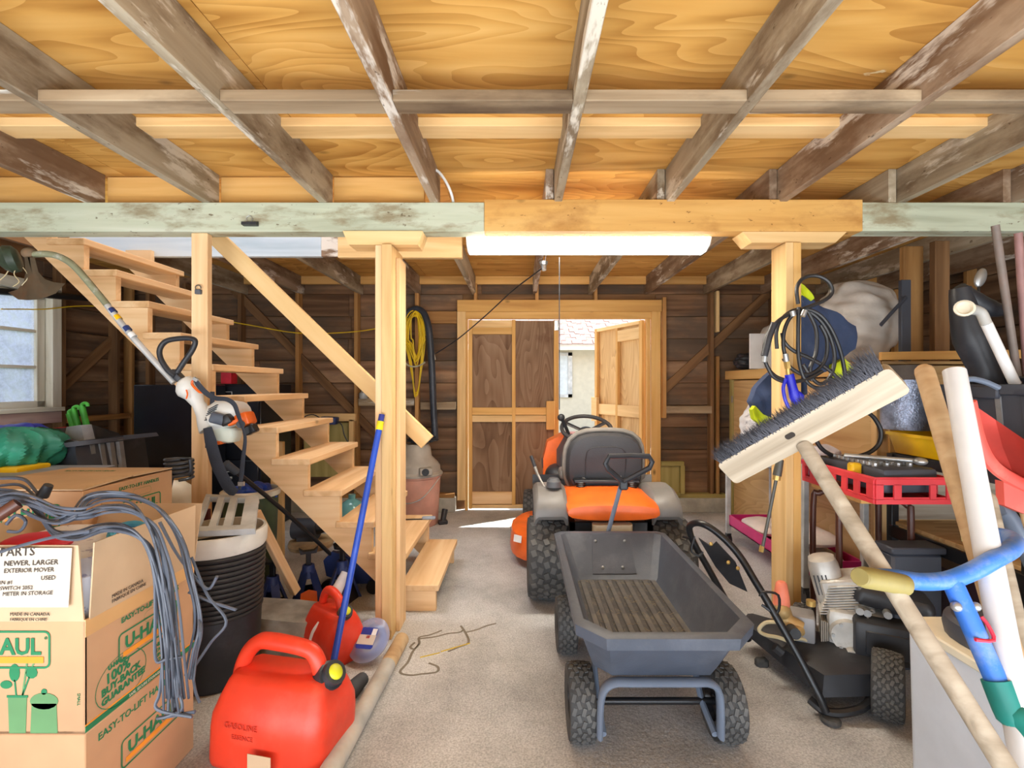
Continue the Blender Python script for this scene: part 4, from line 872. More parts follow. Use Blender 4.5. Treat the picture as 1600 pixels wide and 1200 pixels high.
# note with handwriting, on the front flap
bm = new(); loft(bm, [[V((-1.60, BY0-0.012+dy, 0.735)), V((-1.25, BY0-0.012+dy, 0.735)), V((-1.238, BY0-0.014+dy, 0.90)), V((-1.60, BY0-0.014+dy, 0.90))] for dy in (0, 0.0015)]); note = obj('note', bm, PAPER, t)
nm = lambda px, py: fmat((PX(px, 1.332), BY0-0.0155, PZ(py, 1.332)), (1, 0, 0.03), (0, 0, 1))
for s_, px, py, sz in (('PARTS', -2, 870, 0.034), ('NEWER, LARGER', 4, 885, 0.02), ('EXTERIOR MOVER', 4, 896, 0.017), ('USED', 62, 907, 0.017), ('IN #1', -2, 914, 0.015), ('SWITCH 2052', -2, 923, 0.015), ('METER IN STORAGE', 2, 925, 0.0155)):
    text(s_, sz, INKK, t, nm(px, py+(7 if s_ == 'METER IN STORAGE' else 0)), shear=0.1)
logo(t, frontm(-1.447, BY0, 0.612), 0.275, 0.106)
text('®', 0.012, INKG, t, frontm(-1.327, BY0, 0.64))
kitchen(t, (-1.445, BY0, 0.445), 0.165)
text('MADE IN CANADA', 0.013, INKK, t, frontm(-1.42, BY0-0.003, 0.708)); text('FABRIQUE EN CHINE', 0.011, INKK, t, frontm(-1.42, BY0-0.003, 0.694))
text('MADE IN CANADA', 0.014, INKK, t, sidem(BX1+0.006, 1.43, 0.72)); text('FABRIQUÉ EN CHINE', 0.014, INKK, t, sidem(BX1+0.006, 1.43, 0.705))
text('EASY-TO-LIFT HANDLES', 0.023, INKG, t, sidem(BX1+0.001, 1.47, 0.625), bold=0.0004)
bm = new(); a, b_ = roundrect_ring(0.12, 0.035, 0.017, 0.0012); loft(bm, [a, b_], cap=False); bmesh.ops.transform(bm, matrix=sidem(BX1, 1.62, 0.598), verts=bm.verts); obj('handle_print', bm, INKGL, t, smooth=False)
logo(t, sidem(BX1, 1.585, 0.55), 0.25, 0.09)
tilt = lambda y, z_: fmat((BX1+0.0012, y, z_), (0, 1, 0.06), (0, 0, 1))
for s_, y, z_, sz in (('100%', 1.415, 0.470, 0.042), ('BUY-BACK', 1.402, 0.442, 0.03), ('GUARANTEE', 1.402, 0.415, 0.028), ('U-HAUL', 1.425, 0.508, 0.018)): text(s_, sz, INKG, t, tilt(y, z_), bold=0.0012)
bm = new(); q = [V((0.095*math.cos(2*PI*i/28), 0.075*math.sin(2*PI*i/28), 0)) for i in range(28)]; loft(bm, [q, [p*0.975 for p in q]], cap=False); bmesh.ops.transform(bm, matrix=sidem(BX1, 1.475, 0.458), verts=bm.verts); obj('badge_ring', bm, INKG, t, smooth=False)
for s_, z_ in (('NEED MORE?', 0.475), ('TAKE BACK', 0.457), ('UNUSED', 0.44), ('FOR A REFUND', 0.423)): text(s_, 0.017, INKG, t, tilt(1.61, z_), bold=0.0006)
bm = new(); bb(bm, BX1, BX1+0.0012, BY0, BY1, 0.378, 0.394); obj('green_stripe', bm, INKG, t); bm = new(); bb(bm, BX1, BX1+0.0011, BY0, BY1, 0.396, 0.400); obj('orange_stripe', bm, INKO, t)
text('SAFE, SECURE STORAGE', 0.012, PAPER, t, sidem(BX1+0.0004, 1.5, 0.382)); text('SMALL', 0.012, INKG, t, frontm(-1.235, BY0, 0.49) @ M.Rotation(-PI/2, 4, 'Z'))
# contents of the parts box
bm = new(); pts_ = rrect(0.44, 0.4, 0.05, 0)
loft(bm, [rrect(0.46, 0.42, 0.05, 0.39, (-1.457, 1.575)), rrect(0.46, 0.42, 0.05, 0.80, (-1.457, 1.575)), rrect(0.40, 0.36, 0.05, 0.845, (-1.457, 1.575))])
tag(obj('plastic_bag', bm, plain('striped bag plastic', (214, 216, 226), 0.45, var=0.06, dust=(40, 60, 150), dscale=14, dlo=0.56, dhi=0.58)), 'white bag with blue marks stuffed in the parts box', 'bag')
bm = new(); ell(bm, (-1.5, 1.50, 0.86), (0.1, 0.07, 0.03)); tag(obj('red_pouch', bm, REDF), 'small red pouch on the bag in the parts box', 'pouch')
t = thing('tape_roll', 'roll of blue tape inside the open parts box', 'tape', (-1.36, 1.62, 0.84))
bm = new(); m_ = at((-1.33, 1.64, 0.85), (0.2, -0.4, 1)); tube(bm, [m_ @ V((0.045*math.cos(2*PI*i/18), 0.045*math.sin(2*PI*i/18), 0)) for i in range(18)], 0.012, 8, closed=True); obj('roll', bm, plain('blue tape', (60, 150, 190), 0.5), t)
# back box
CX0, CX1, CY0, CY1, CZ = -2.08, -1.61, 1.78, 2.24, 0.965
tb = thing('cardboard_box', 'plain cardboard box hidden beneath the closed box at left', 'box', ((CX0+CX1)/2, 2.0, 0), 'moving boxes'); boxbody(tb, CX0, CX1, CY0, CY1, 0, 0.55)
t = thing('cardboard_box', 'closed cardboard box with green logo behind the wire bundle', 'box', ((CX0+CX1)/2, 2.0, 0.552), 'moving boxes'); boxbody(t, CX0, CX1, CY0, CY1, 0.552, CZ-0.006)
for (x0, x1, y0, y1, dz, rx) in ((CX0, CX1, CY0, 2.005, 0.0, 2.5), (CX0, CX1, 2.015, CY1, 0.0, -1.5)):
    bm = new(); bx(bm, ((x0+x1)/2, (y0+y1)/2, CZ+0.004), (x1-x0, y1-y0, 0.005), rot(x=rx)); f = obj('flap', bm, CARDL, t)
logo(t, sidem(CX1, 2.06, 0.835), 0.21, 0.085); text('EASY-TO-LIFT HANDLES', 0.02, INKG, t, sidem(CX1, 1.94, 0.925), bold=0.0003)
bm = new(); a, b_ = roundrect_ring(0.1, 0.03, 0.014, 0.0012); loft(bm, [a, b_], cap=False); bmesh.ops.transform(bm, matrix=sidem(CX1, 2.06, 0.9), verts=bm.verts); obj('handle_print', bm, INKGL, t, smooth=False)
logo(t, frontm(-1.80, CY0, 0.87), 0.22, 0.085)
text('EASY-TO-LIFT HANDLES', 0.02, INKG, t, fmat((-1.98, 2.1, CZ+0.012), (1, 0.0, 0), (0, 1, 0)))

# ---- bundle of grey wires over the boxes
t = thing('wire_bundle', 'tangled bundle of grey wires spilling over the cardboard boxes', 'wires', P(200, 850, 1.4))
rnd = random.Random(5)
def wire(pts, r=0.0036, j=3.0, jy=0.02, n=1):
    bm = new()
    for _ in range(n):
        ox, oy = rnd.uniform(-j, j), rnd.uniform(-j, j)
        tube(bm, [P(x+ox+rnd.uniform(-j, j)*0.6, y+oy+rnd.uniform(-j, j)*0.6, Y+rnd.uniform(-jy, jy)) for x, y, Y in pts], r, 6, 5)
    obj('wire', bm, CABLE, t)
YW = 1.28
main = [(-20, 790, 1.45), (20, 778, 1.4), (55, 785, 1.38), (90, 800, 1.36), (130, 802, 1.36), (165, 792, 1.38), (205, 795, 1.4), (235, 820, 1.42), (252, 860, 1.42), (262, 910, 1.42), (268, 970, 1.42), (272, 1030, 1.42), (276, 1090, 1.43)]
for k in range(9):
    sp = (k-4)
    wire([(x+sp*(0.4+3.8*max(0, (i-6))/6), y+sp*(2.4 if i < 7 else 0.5), Y) for i, (x, y, Y) in enumerate(main)], j=2.5)
m2_ = [(-20, 770, 1.5), (30, 775, 1.48), (60, 800, 1.42), (85, 832, 1.36), (120, 838, 1.34), (160, 825, 1.36), (200, 828, 1.4), (228, 850, 1.42), (245, 890, 1.42), (255, 945, 1.42), (264, 1010, 1.42), (268, 1075, 1.43), (270, 1112, 1.43)]
for k in range(8):
    sp = (k-3.5)
    wire([(x+sp*(0.5+3.2*max(0, (i-6))/6), y+sp*(1.8 if i < 7 else 0.5), Y) for i, (x, y, Y) in enumerate(m2_)], j=2.5)
m3_ = [(40, 800, 1.4), (80, 815, 1.36), (115, 805, 1.36), (140, 778, 1.4), (185, 772, 1.42), (230, 783, 1.45), (262, 810, 1.47), (285, 850, 1.48), (297, 900, 1.48), (308, 950, 1.48), (310, 985, 1.46), (303, 1020, 1.45), (296, 1060, 1.45)]
for k in range(5): wire([(x+(k-2)*2, y+(k-2)*2.2, Y) for x, y, Y in m3_], j=2)
for pts in ([(-10, 748, 1.5), (35, 748, 1.5), (55, 765, 1.48), (70, 790, 1.45)], [(-10, 760, 1.5), (30, 757, 1.5), (55, 775, 1.48), (75, 795, 1.45)], [(250, 815, 1.5), (275, 862, 1.5), (300, 895, 1.5), (325, 920, 1.5), (340, 900, 1.5)],
            [(300, 872, 1.5), (325, 930, 1.5), (354, 972, 1.5), (330, 1005, 1.5), (300, 1050, 1.5)], [(295, 925, 1.5), (330, 940, 1.5), (369, 953, 1.5)], [(300, 1040, 1.5), (306, 1080, 1.5), (313, 1098, 1.5)],
            [(243, 890, 1.42), (243, 960, 1.42), (244, 1030, 1.42), (262, 1030, 1.42), (285, 1026, 1.42)], [(258, 940, 1.43), (256, 1010, 1.43), (250, 1080, 1.43), (245, 1108, 1.43), (300, 1120, 1.43)], [(10, 820, 1.4), (25, 805, 1.4), (40, 815, 1.4), (30, 830, 1.4), (12, 830, 1.4)],
            [(270, 1060, 1.43), (285, 1105, 1.43), (262, 1118, 1.43), (248, 1122, 1.43), (305, 1112, 1.43)], [(140, 830, 1.33), (90, 838, 1.32), (40, 850, 1.31), (0, 862, 1.31), (-20, 868, 1.31)]):
    wire(pts, 0.0042, 1.0, 0.01, 2)
t = thing('pipe_stub', 'short rusty brown pipe end resting on the wires', 'pipe', P(20, 800, 1.35))
bm = new(); cyl(bm, P(-12, 812, 1.33), P(28, 786, 1.36), 0.016, n=12); obj('pipe_body', bm, BROWNT, t)
t = thing('connector', 'small dark plug standing on the wires beside the logo', 'plug', P(72, 770, 1.42))
bm = new(); cyl(bm, P(66, 775, 1.44), P(76, 758, 1.44), 0.016, 0.012, n=10); obj('plug_body', bm, BLACKP, t)

# ---- coil rod, cream tank, maroon board, slatted lid, ribbed bin
t = thing('coil_rod', 'dark metal rod with a coiled top behind the closed box', 'rod', P(256, 795, 2.3))
bm = new(); c0 = P(280, 722, 2.3); pts = [c0+V((0.055*math.cos(a*0.5), 0.055*math.sin(a*0.5), -0.075+0.1*a/64)) for a in range(-2, 62)]; tube(bm, pts, 0.0075, 8, 1); obj('coil', bm, plain('coil metal', (70, 74, 80), 0.35, metal=0.5), t)
bm = new(); tube(bm, [P(x, y, 2.27) for x, y in ((297, 718), (297, 738), (278, 742), (270, 745), (264, 770), (256, 800), (240, 860))], 0.008, 8, 4); tube(bm, [P(x, y, 2.27) for x, y in ((272, 742), (266, 748), (260, 775), (251, 800), (236, 860))], 0.008, 8, 4); obj('rod_leg', bm, plain('coil metal', (70, 74, 80), 0.35), t)
board_t = obj('paint_stick', bx(new(), P(254, 785, 2.32), (0.025, 0.006, 0.28), rot(y=8)), TOOLW); tag(board_t, 'thin pale wood stick leaning beside the coiled rod', 'stick')
t = thing('gas_cylinder', 'cream gas cylinder standing behind the closed cardboard box', 'cylinder', (PX(277, 2.75), 2.75, 0))
bm = new(); lathe(bm, [(0, 0), (0.09, 0.0), (0.095, 0.04), (0.095, 0.72), (0.085, 0.77), (0.05, 0.80), (0, 0.81)], 24, M.Translation((PX(272, 2.75), 2.75, 0))); obj('tank', bm, CREAMP, t)
t = obj('maroon_board', bb(new(), PX(274, 2.52), PX(330, 2.52), 2.5, 2.52, 0, PZ(796, 2.5), 0.003), MAROON); tag(t, 'maroon board standing behind the ribbed bin', 'board')
BCX, BCY = PX(342, 2.25), 2.25
t = thing('ribbed_bin', 'cream rimmed bin wrapped in black ribbed hose', 'bin', (BCX, BCY, 0))
bm = new(); lathe(bm, [(0, 0), (0.155, 0.0), (0.165, 0.02), (0.178, 0.30), (0.178, 0.32), (0, 0.32)], 32, M.Translation((BCX, BCY, 0))); obj('base_pot', bm, BLACKP, t)
bm = new()
for i in range(13):
    z_ = 0.315+i*0.0225; r_ = 0.172+0.0011*i; tube(bm, [V((BCX+r_*math.cos(2*PI*q/40), BCY+r_*math.sin(2*PI*q/40), z_+0.011*q/20 if q < 20 else z_+0.011*(40-q)/20)) for q in range(40)], 0.0118, 8, closed=True)
obj('hose_wrap', bm, HOSEB, t)
bm = new(); lathe(bm, [(0, 0.32), (0.165, 0.32), (0.178, 0.60), (0.192, 0.60), (0.20, 0.615), (0.203, 0.67), (0.197, 0.685), (0.185, 0.685), (0.182, 0.66), (0.165, 0.4), (0, 0.4)], 40, M.Translation((BCX, BCY, 0))); obj('bin_liner', bm, WARMWH, t)
t = thing('slatted_tray', 'pale grey slatted plastic tray propped on the ribbed bin', 'tray', P(345, 830, 2.2))
c4 = [P(298, 838, 2.10), P(398, 833, 2.12), P(404, 782, 2.42), P(322, 778, 2.44)]   # near-left, near-right, far-right, far-left
lift = V((0, 0, 0.02))
def bil(u_, v_): return (c4[0]*(1-u_)+c4[1]*u_)*(1-v_)+(c4[3]*(1-u_)+c4[2]*u_)*v_+lift
nn = (c4[1]-c4[0]).cross(c4[3]-c4[0]).normalized()
def slab(bm, u0, u1, v0, v1, th=0.02): q = [bil(u0, v0), bil(u1, v0), bil(u1, v1), bil(u0, v1)]; loft(bm, [q, [p-nn*th for p in q]])
for u0, u1 in ((0, 0.1), (0.25, 0.37), (0.48, 0.61), (0.76, 1.0)):
    bm = new(); slab(bm, u0, u1, 0.12, 0.92); obj('slat', bm, LGREY, t)
for va, vb in ((0, 0.12), (0.92, 1)):
    bm = new(); slab(bm, 0, 1, va, vb, 0.028); obj('tray_rim', bm, LGREY, t)

# ---- bucket with blue cloth, black lever bar, prop stick
BKX, BKY = PX(392, 3.0), 3.0
t = thing('green_bin', 'dark green bin with cream rim full of blue things', 'bin', (BKX, BKY, 0))
bm = new(); lathe(bm, [(0, 0), (0.12, 0), (0.13, 0.02), (0.155, 0.68), (0.148, 0.68), (0.14, 0.6), (0, 0.6)], 28, M.Translation((BKX, BKY, 0))); obj('bin_body', bm, DARKGR, t)
bm = new(); lathe(bm, [(0.145, 0.665), (0.165, 0.67), (0.168, 0.70), (0.15, 0.71), (0.145, 0.70), (0.145, 0.665)], 28, M.Translation((BKX, BKY, 0)), cap=False); obj('bin_rim', bm, CREAMP, t)
tag(obj('blue_cloth', pillow((BKX+0.01, BKY, 0.67), (0.12, 0.12, 0.07), 4, 0.14), BLUE), 'crumpled blue cloth in the dark green bin', 'cloth')
t = thing('prop_stick', 'square pale stick leaning behind the ribbed bin', 'stick', P(455, 905, 2.75)); board('stick', P(398, 800, 2.6), P(462, 925, 2.86), 0.05, 0.04, PINEST, t)

# ---- floor jack and three axle stands
t = thing('floor_jack', 'dark blue floor jack with long black handle under the stairs', 'jack', P(560, 905, 3.2))
JY = 3.15
bm = new(); quadbox(bm, [(505, 876, JY), (518, 862, JY), (540, 868, JY), (580, 890, JY), (592, 912, JY), (545, 912, JY), (510, 900, JY)], (0, 0.03, 0)); quadbox(bm, [(505, 876, JY+.2), (518, 862, JY+.2), (540, 868, JY+.2), (580, 890, JY+.2), (592, 912, JY+.2), (545, 912, JY+.2), (510, 900, JY+.2)], (0, 0.03, 0)); obj('side_plate', bm, JACKB, t)
bm = new(); quadbox(bm, [(512, 874, JY+0.03), (535, 872, JY+0.03), (585, 900, JY+0.03), (560, 908, JY+0.03)], (0, 0.17, 0)); obj('lift_arm', bm, BLACKM, t)
for xx in (515, 585):
    for yy in (JY-0.03, JY+0.2):
        bm = new(); cyl(bm, V((PX(xx, JY), yy, 0.045)), V((PX(xx, JY), yy+0.03, 0.045)), 0.045, n=16); obj('wheel', bm, BLACKM, t)
bm = new(); tube(bm, [P(522, 872, 3.2), P(505, 855, 3.1), P(440, 795, 2.85), P(370, 738, 2.62)], 0.0125, 10, 3); hn = obj('handle', bm, BLACKM, t)
bm = new(); tube(bm, [P(370, 738, 2.62), P(352, 724, 2.57)], [0.02, 0.022], 10); obj('grip', bm, plain('jack grip', (70, 76, 84), 0.6), hn)
def axle_stand(px, py, Y, h, label, a=0, first=None):
    b0 = V((PX(px, Y), Y, 0))
    if first is not None: return copy_tree(first, M.Translation(b0) @ M.Rotation(math.radians(a), 4, 'Z'))
    t = thing('axle_stand', label, 'axle stand', b0, 'axle stands under the stairs'); R_ = M.Translation(b0)
    bm = new()
    for k in range(4):
        a0 = PI/4+k*PI/2; f = V((0.115*math.cos(a0), 0.115*math.sin(a0), 0)); q = V((0.035*math.cos(a0), 0.035*math.sin(a0), h*0.62)); s_ = V((-math.sin(a0), math.cos(a0), 0))*0.022
        loft(bm, [[b0+f-s_, b0+f+s_, b0+f*0.85+s_, b0+f*0.85-s_], [b0+q-s_, b0+q+s_, b0+q*0.99+V((-f.x, -f.y, 0))*0.1+s_, b0+q*0.99+V((-f.x, -f.y, 0))*0.1-s_]])
    obj('legs', bm, JACKB, t)
    bm = new()
    for k in range(4):
        a0 = k*PI/2; c = b0+V((0.062*math.cos(a0), 0.062*math.sin(a0), h*0.26)); 
        ax = V((-math.sin(a0), math.cos(a0), 0)); o_ = V((math.cos(a0), math.sin(a0), 0))
        q = [b0+o_*0.082-ax*0.08, b0+o_*0.082+ax*0.08, b0+o_*0.05+ax*0.05+V((0, 0, h*0.3)), b0+o_*0.05-ax*0.05+V((0, 0, h*0.3))]
        loft(bm, [q, [p-o_*0.004 for p in q]])
    obj('skirt', bm, BLACKM, t)
    bm = new(); lathe(bm, [(0.045, h*0.5), (0.034, h*0.72), (0.024, h*0.73), (0.024, h*0.5)], 16, R_, cap=False); obj('collar', bm, JACKB, t)
    bm = new(); bx(bm, b0+V((0, 0, h*0.72)), (0.03, 0.022, h*0.42), None, 0.003); obj('ratchet_bar', bm, BLACKM, t)
    bm = new(); prism(bm, [(-0.055, 0.035), (-0.045, 0.0), (0.045, 0.0), (0.055, 0.035), (0.03, 0.015), (-0.03, 0.015)], 0.04, M.Translation(b0+V((0, -0.02, h*0.93))) @ M(((1, 0, 0, 0), (0, 0, 1, 0), (0, 1, 0, 0), (0, 0, 0, 1)))); obj('saddle', bm, BLACKM, t)
    bm = new(); q = [b0+V((-0.05, -0.098, 0.0)), b0+V((0.05, -0.098, 0.0)), b0+V((0.045, -0.075, 0.1)), b0+V((0.0, -0.07, 0.115)), b0+V((-0.045, -0.075, 0.1))]; loft(bm, [q, [p+V((0, 0.005, 0)) for p in q]]); obj('orange_plate', bm, ORANGE, t)
    return t
s1 = axle_stand(426, 945, 2.80, 0.34, 'blue axle stand with black saddle right beside the ribbed bin')
s2 = axle_stand(482, 955, 2.98, 0.38, '', 25, s1); s2['label'] = 'blue axle stand, middle of the three, with a large orange plate'
s3 = axle_stand(535, 935, 3.05, 0.4, '', -15, s1); s3['label'] = 'blue axle stand nearest the floor jack, behind the small fuel can'
# grey motor on a round base beneath the stairs
t = thing('sump_motor', 'grey motor on a round tan base beneath the stairs', 'motor', P(480, 848, 4.0))
mx_, my_ = PX(482, 4.0), 4.05
bm = new(); lathe(bm, [(0, 0), (0.17, 0), (0.18, 0.03), (0.17, 0.055), (0, 0.06)], 26, M.Translation((mx_, my_, 0))); obj('base', bm, plain('tan base', (176, 150, 112), 0.7), t)
bm = new(); cyl(bm, (mx_-0.14, my_, 0.15), (mx_+0.06, my_, 0.15), 0.085, n=20); bb(bm, mx_-0.1, mx_+0.04, my_-0.06, my_+0.06, 0.05, 0.12, 0.005); obj('motor_body', bm, SLATE, t)
bm = new(); cyl(bm, (mx_+0.06, my_, 0.15), (mx_+0.12, my_, 0.15), 0.05, 0.03, n=16); obj('motor_nose', bm, BLACKM, t)
t = thing('teal_jar', 'teal glass jug standing behind the lower stair treads', 'jar', (PX(550, 4.3), 4.3, 0))
bm = new(); lathe(bm, [(0, 0), (0.1, 0), (0.11, 0.03), (0.11, 0.25), (0.08, 0.31), (0.03, 0.34), (0.03, 0.38), (0, 0.38)], 22, M.Translation((PX(550, 4.3), 4.3, 0))); obj('jug', bm, plain('teal glass', (110, 168, 168), 0.15, var=0.05), t)

# ---- stone, fuel cans, blue pole, blister pack, rubber grip, floor pole
bm = new(); bmesh.ops.create_cube(bm, size=1); bmesh.ops.subdivide_edges(bm, edges=bm.edges[:], cuts=5, use_grid_fill=True)
rs_ = random.Random(2)
for v in bm.verts:
    p = v.co.copy(); p = p*(1-0.14*(p.length-0.5)); p += V([rs_.uniform(-0.018, 0.018) for _ in range(3)]); p.x += 0.12*p.z
    v.co = V((PX(425, 2.5)+p.x*0.42, 2.52+p.y*0.24, 0.095+p.z*0.19-0.12*p.x*0.3))
    v.co.z = max(v.co.z, 0)
tag(obj('stone_block', bm, STONE, ang=60), 'rough grey stone block beside the ribbed bin', 'stone')
def fuel_can(label, c, L, D, H, a, cap_at, hx0, hx1):
    t = thing('fuel_can', label, 'fuel can', (c[0], c[1], 0)); mm = M.Translation((c[0], c[1], 0)) @ M.Rotation(math.radians(a), 4, 'Z')
    bm = new(); bh = H*0.72
    lv_ = [(0.93, 0.9, 0.0), (0.99, 0.98, 0.02), (1.0, 1.0, 0.08), (1.0, 1.0, 0.45), (0.985, 0.97, 0.60), (0.92, 0.80, 0.78), (0.86, 0.62, 0.92), (0.80, 0.5, 1.0)]
    loft(bm, [[mm @ p for p in rrect(L*sx, D*sy, min(L, D)*0.22*sy, bh*z_, (L*0.015*z_*2, 0), 5)] for sx, sy, z_ in lv_]); obj('can_body', bm, RED, t, ang=60)
    bm = new(); tube(bm, [mm @ V((x*L, 0, z_*H)) for x, z_ in ((hx0-0.08, 0.50), (hx0-0.06, 0.66), (hx0, 0.82), (hx0+0.1, 0.93), (hx0+0.22, 0.955), (hx1-0.12, 0.93), (hx1-0.02, 0.86), (hx1+0.03, 0.70))], [D*0.1, D*0.1, D*0.1, D*0.11, D*0.1, D*0.1], 12, 5); obj('carry_handle', bm, RED, t)
    cp = mm @ V((cap_at*L, 0, bh*0.97)); ax = (mm.to_3x3() @ V((0.75, -0.15, 0.62))).normalized()
    bm = new(); lathe(bm, [(0.0, -0.03), (D*0.17, -0.03), (D*0.18, 0.02), (D*0.15, 0.022), (D*0.15, 0.045), (0, 0.045)], 20, at(cp, ax)); cpo = obj('cap_ring', bm, BLACKP, t)
    bm = new(); ell(bm, cp+ax*0.045, (D*0.1, D*0.1, 0.012), frame(ax)); obj('cap_center', bm, plain('yellow cap', (206, 206, 40), 0.45), cpo)
    return t, mm
tc_, mm = fuel_can('large red plastic fuel can in the foreground', (PX(440, 1.78), 1.80, 0), 0.46, 0.28, 0.41, -12, 0.40, -0.34, 0.31)
text('GASOLINE', 0.028, plain('embossed red', (206, 60, 40), 0.5), tc_, mm @ fmat((-0.13, -0.142, 0.155), (1, 0, 0), (0, 0, 1)), name='embossing', ext=0.001); text('ESSENCE', 0.022, MATS['embossed red'], tc_, mm @ fmat((-0.10, -0.142, 0.12), (1, 0, 0), (0, 0, 1)), name='embossing', ext=0.001)
bm = new(); bx(bm, V((PX(402, 1.62), 1.63, 0.07)), (0.09, 0.002, 0.06), rot(z=-12)); obj('sticker', bm, CARDL, tc_)
tc2, mm2 = fuel_can('smaller red fuel can with white stripe behind the large one', (PX(518, 2.42), 2.43, 0), 0.29, 0.20, 0.33, -38, 0.36, -0.26, 0.24)
bm = new(); tube(bm, [mm2 @ V((x, y, z_)) for x, y, z_ in ((-0.04, -0.102, 0.03), (-0.025, -0.102, 0.10), (-0.005, -0.098, 0.15), (0.01, -0.075, 0.19))], 0.008, 8, 4, flat=0.003, up=(0, 1, 0.2)); obj('stripe', bm, WHITEPL, tc2)
bm = new(); cyl(bm, P(525, 925, 2.5), P(540, 895, 2.56), 0.03, 0.022, n=14); obj('spout', bm, plain('clear spout', (206, 206, 210), 0.3), tc2)
t = thing('blue_pole', 'long blue pole with yellow collar leaning on the left post', 'pole', V((PX(516, 2.2), 2.2, 0)))
pa, pb = V((PX(515, 2.2), 2.2, 0.0)), P(596, 652, 2.54); bm = new(); cyl(bm, pa, pa+(pb-pa)*0.945, 0.0155, n=14); obj('pole_shaft', bm, BLUE, t)
bm = new(); cyl(bm, pa+(pb-pa)*0.945, pa+(pb-pa)*0.982, 0.018, n=14); obj('collar', bm, plain('yellow collar', (226, 210, 30), 0.5), t)
bm = new(); cyl(bm, pa+(pb-pa)*0.982, pb+(pb-pa)*0.012, 0.015, n=14); obj('tip', bm, plain('navy tip', (40, 50, 130), 0.5), t)
t = thing('blister_pack', 'round clear blister pack with blue label by the post foot', 'package', V((PX(577, 2.42), 2.42, 0)))
def clear(name, col, a=0.3, ro=0.12):
    m, N, L, b = base(name); b.inputs['Base Color'].default_value = lin(col); b.inputs['Roughness'].default_value = ro; b.inputs['Alpha'].default_value = a; return m
bax = V((-0.25, -0.62, 0.75)).normalized(); bc = V((PX(577, 2.38), 2.38, 0.095)); bmx = at(bc, bax)
bm = new(); lathe(bm, [(0, -0.04), (0.075, -0.04), (0.085, -0.01), (0.105, -0.005), (0.107, 0.005), (0.085, 0.01), (0.07, 0.02), (0, 0.022)], 30, bmx); obj('shell', bm, clear('clear shell', (170, 180, 214), 0.42), t)
bm = new(); 
for i in range(3): tube(bm, [bmx @ V(((0.078-0.008*i)*math.cos(2*PI*q/24), (0.078-0.008*i)*math.sin(2*PI*q/24), -0.02+0.008*i)) for q in range(24)], 0.006, 6, closed=True)
obj('blue_tubing', bm, plain('blue tubing', (110, 132, 190), 0.3), t)
q0 = bc+bax*0.024; xr = V((0.86, -0.28, 0.1)); lm = fmat(q0, xr-bax*xr.dot(bax), bax.cross(xr-bax*xr.dot(bax)))
bm = new(); loft(bm, [rrect(0.095, 0.1, 0.012, 0), rrect(0.095, 0.1, 0.012, 0.001)]); bmesh.ops.transform(bm, matrix=lm, verts=bm.verts); lb_ = obj('label_card', bm, plain('label blue', (40, 62, 150), 0.4), t)
for xx, yy, w_, h_, mt in ((0, -0.008, 0.093, 0.045, PAPER), (0.03, 0.03, 0.026, 0.03, WHITEPL), (0.004, 0.005, 0.02, 0.014, REDF)):
    bm = new(); bx(bm, (xx, yy, 0.0015), (w_, h_, 0.0006)); bmesh.ops.transform(bm, matrix=lm, verts=bm.verts); obj('label_print', bm, mt, lb_)
bm = new(); tube(bm, [V((-0.70, 2.16, 0.04)), V((-0.725, 2.06, 0.042)), V((-0.745, 1.98, 0.04))], [0.028, 0.038, 0.034], 12, 4); tag(obj('rubber_grip', bm, plain('dark rubber', (62, 66, 72), 0.75)), 'dark rubber grip lying between the fuel can and floor pole', 'grip')
t = thing('floor_pole', 'worn round wooden pole lying on the concrete', 'pole', V((-0.66, 2.2, 0)))
fa, fb = V((PX(628, 2.50), 2.50, 0.036)), V((-0.655, 1.45, 0.036)); bm = new(); cyl(bm, fa+(fb-fa)*0.22, fb, 0.036, n=16); obj('pole_painted', bm, plain('worn grey paint', (176, 172, 164), 0.7, dust=(196, 168, 130)), t)
bm = new(); cyl(bm, fa, fa+(fb-fa)*0.22, 0.036, n=16); obj('pole_end', bm, TOOLW, t)

# ---- shop vacuum by the back wall
VX, VY = PX(652, 4.72), 4.72
t = thing('shop_vacuum', 'shop vacuum with pink tub and grey lid behind the stairs', 'vacuum', (VX, VY, 0))
bm = new(); lathe(bm, [(0, 0), (0.19, 0), (0.2, 0.02), (0.225, 0.46), (0.235, 0.465), (0.235, 0.48), (0, 0.48)], 32, M.Translation((VX, VY, 0))); obj('tub', bm, PINKV, t)
bm = new(); lathe(bm, [(0.2, 0.48), (0.245, 0.482), (0.245, 0.50), (0.225, 0.52), (0.22, 0.57), (0.2, 0.60), (0.14, 0.66), (0.13, 0.74), (0.11, 0.78), (0, 0.79)], 32, M.Translation((VX, VY, 0))); ld = obj('lid', bm, VACG, t)
bm = new(); bx(bm, (VX+0.12, VY-0.2, 0.545), (0.12, 0.1, 0.07), rot(z=20), 0.01); obj('port_housing', bm, VACG, ld)
bm = new(); cyl(bm, (VX+0.13, VY-0.262, 0.545), (VX+0.127, VY-0.2, 0.545), 0.033, n=18); obj('hose_port', bm, BLACKP, ld)
bm = new(); tube(bm, [V((VX-0.24, VY, 0.47)), V((VX-0.12, VY-0.22, 0.27)), V((VX+0.08, VY-0.23, 0.29)), V((VX+0.235, VY-0.06, 0.47))], 0.005, 6, 6); obj('bail_handle', bm, STEEL, t)
tag(obj('work_glove', pillow((VX+0.06, VY-0.05, 0.835), (0.13, 0.1, 0.045), 6, 0.2), BLACKP), 'black work glove lying on top of the shop vacuum', 'glove')
t = thing('floor_nozzle', 'black vacuum nozzle on the floor beside the pink tub', 'nozzle', P(692, 815, 4.75))
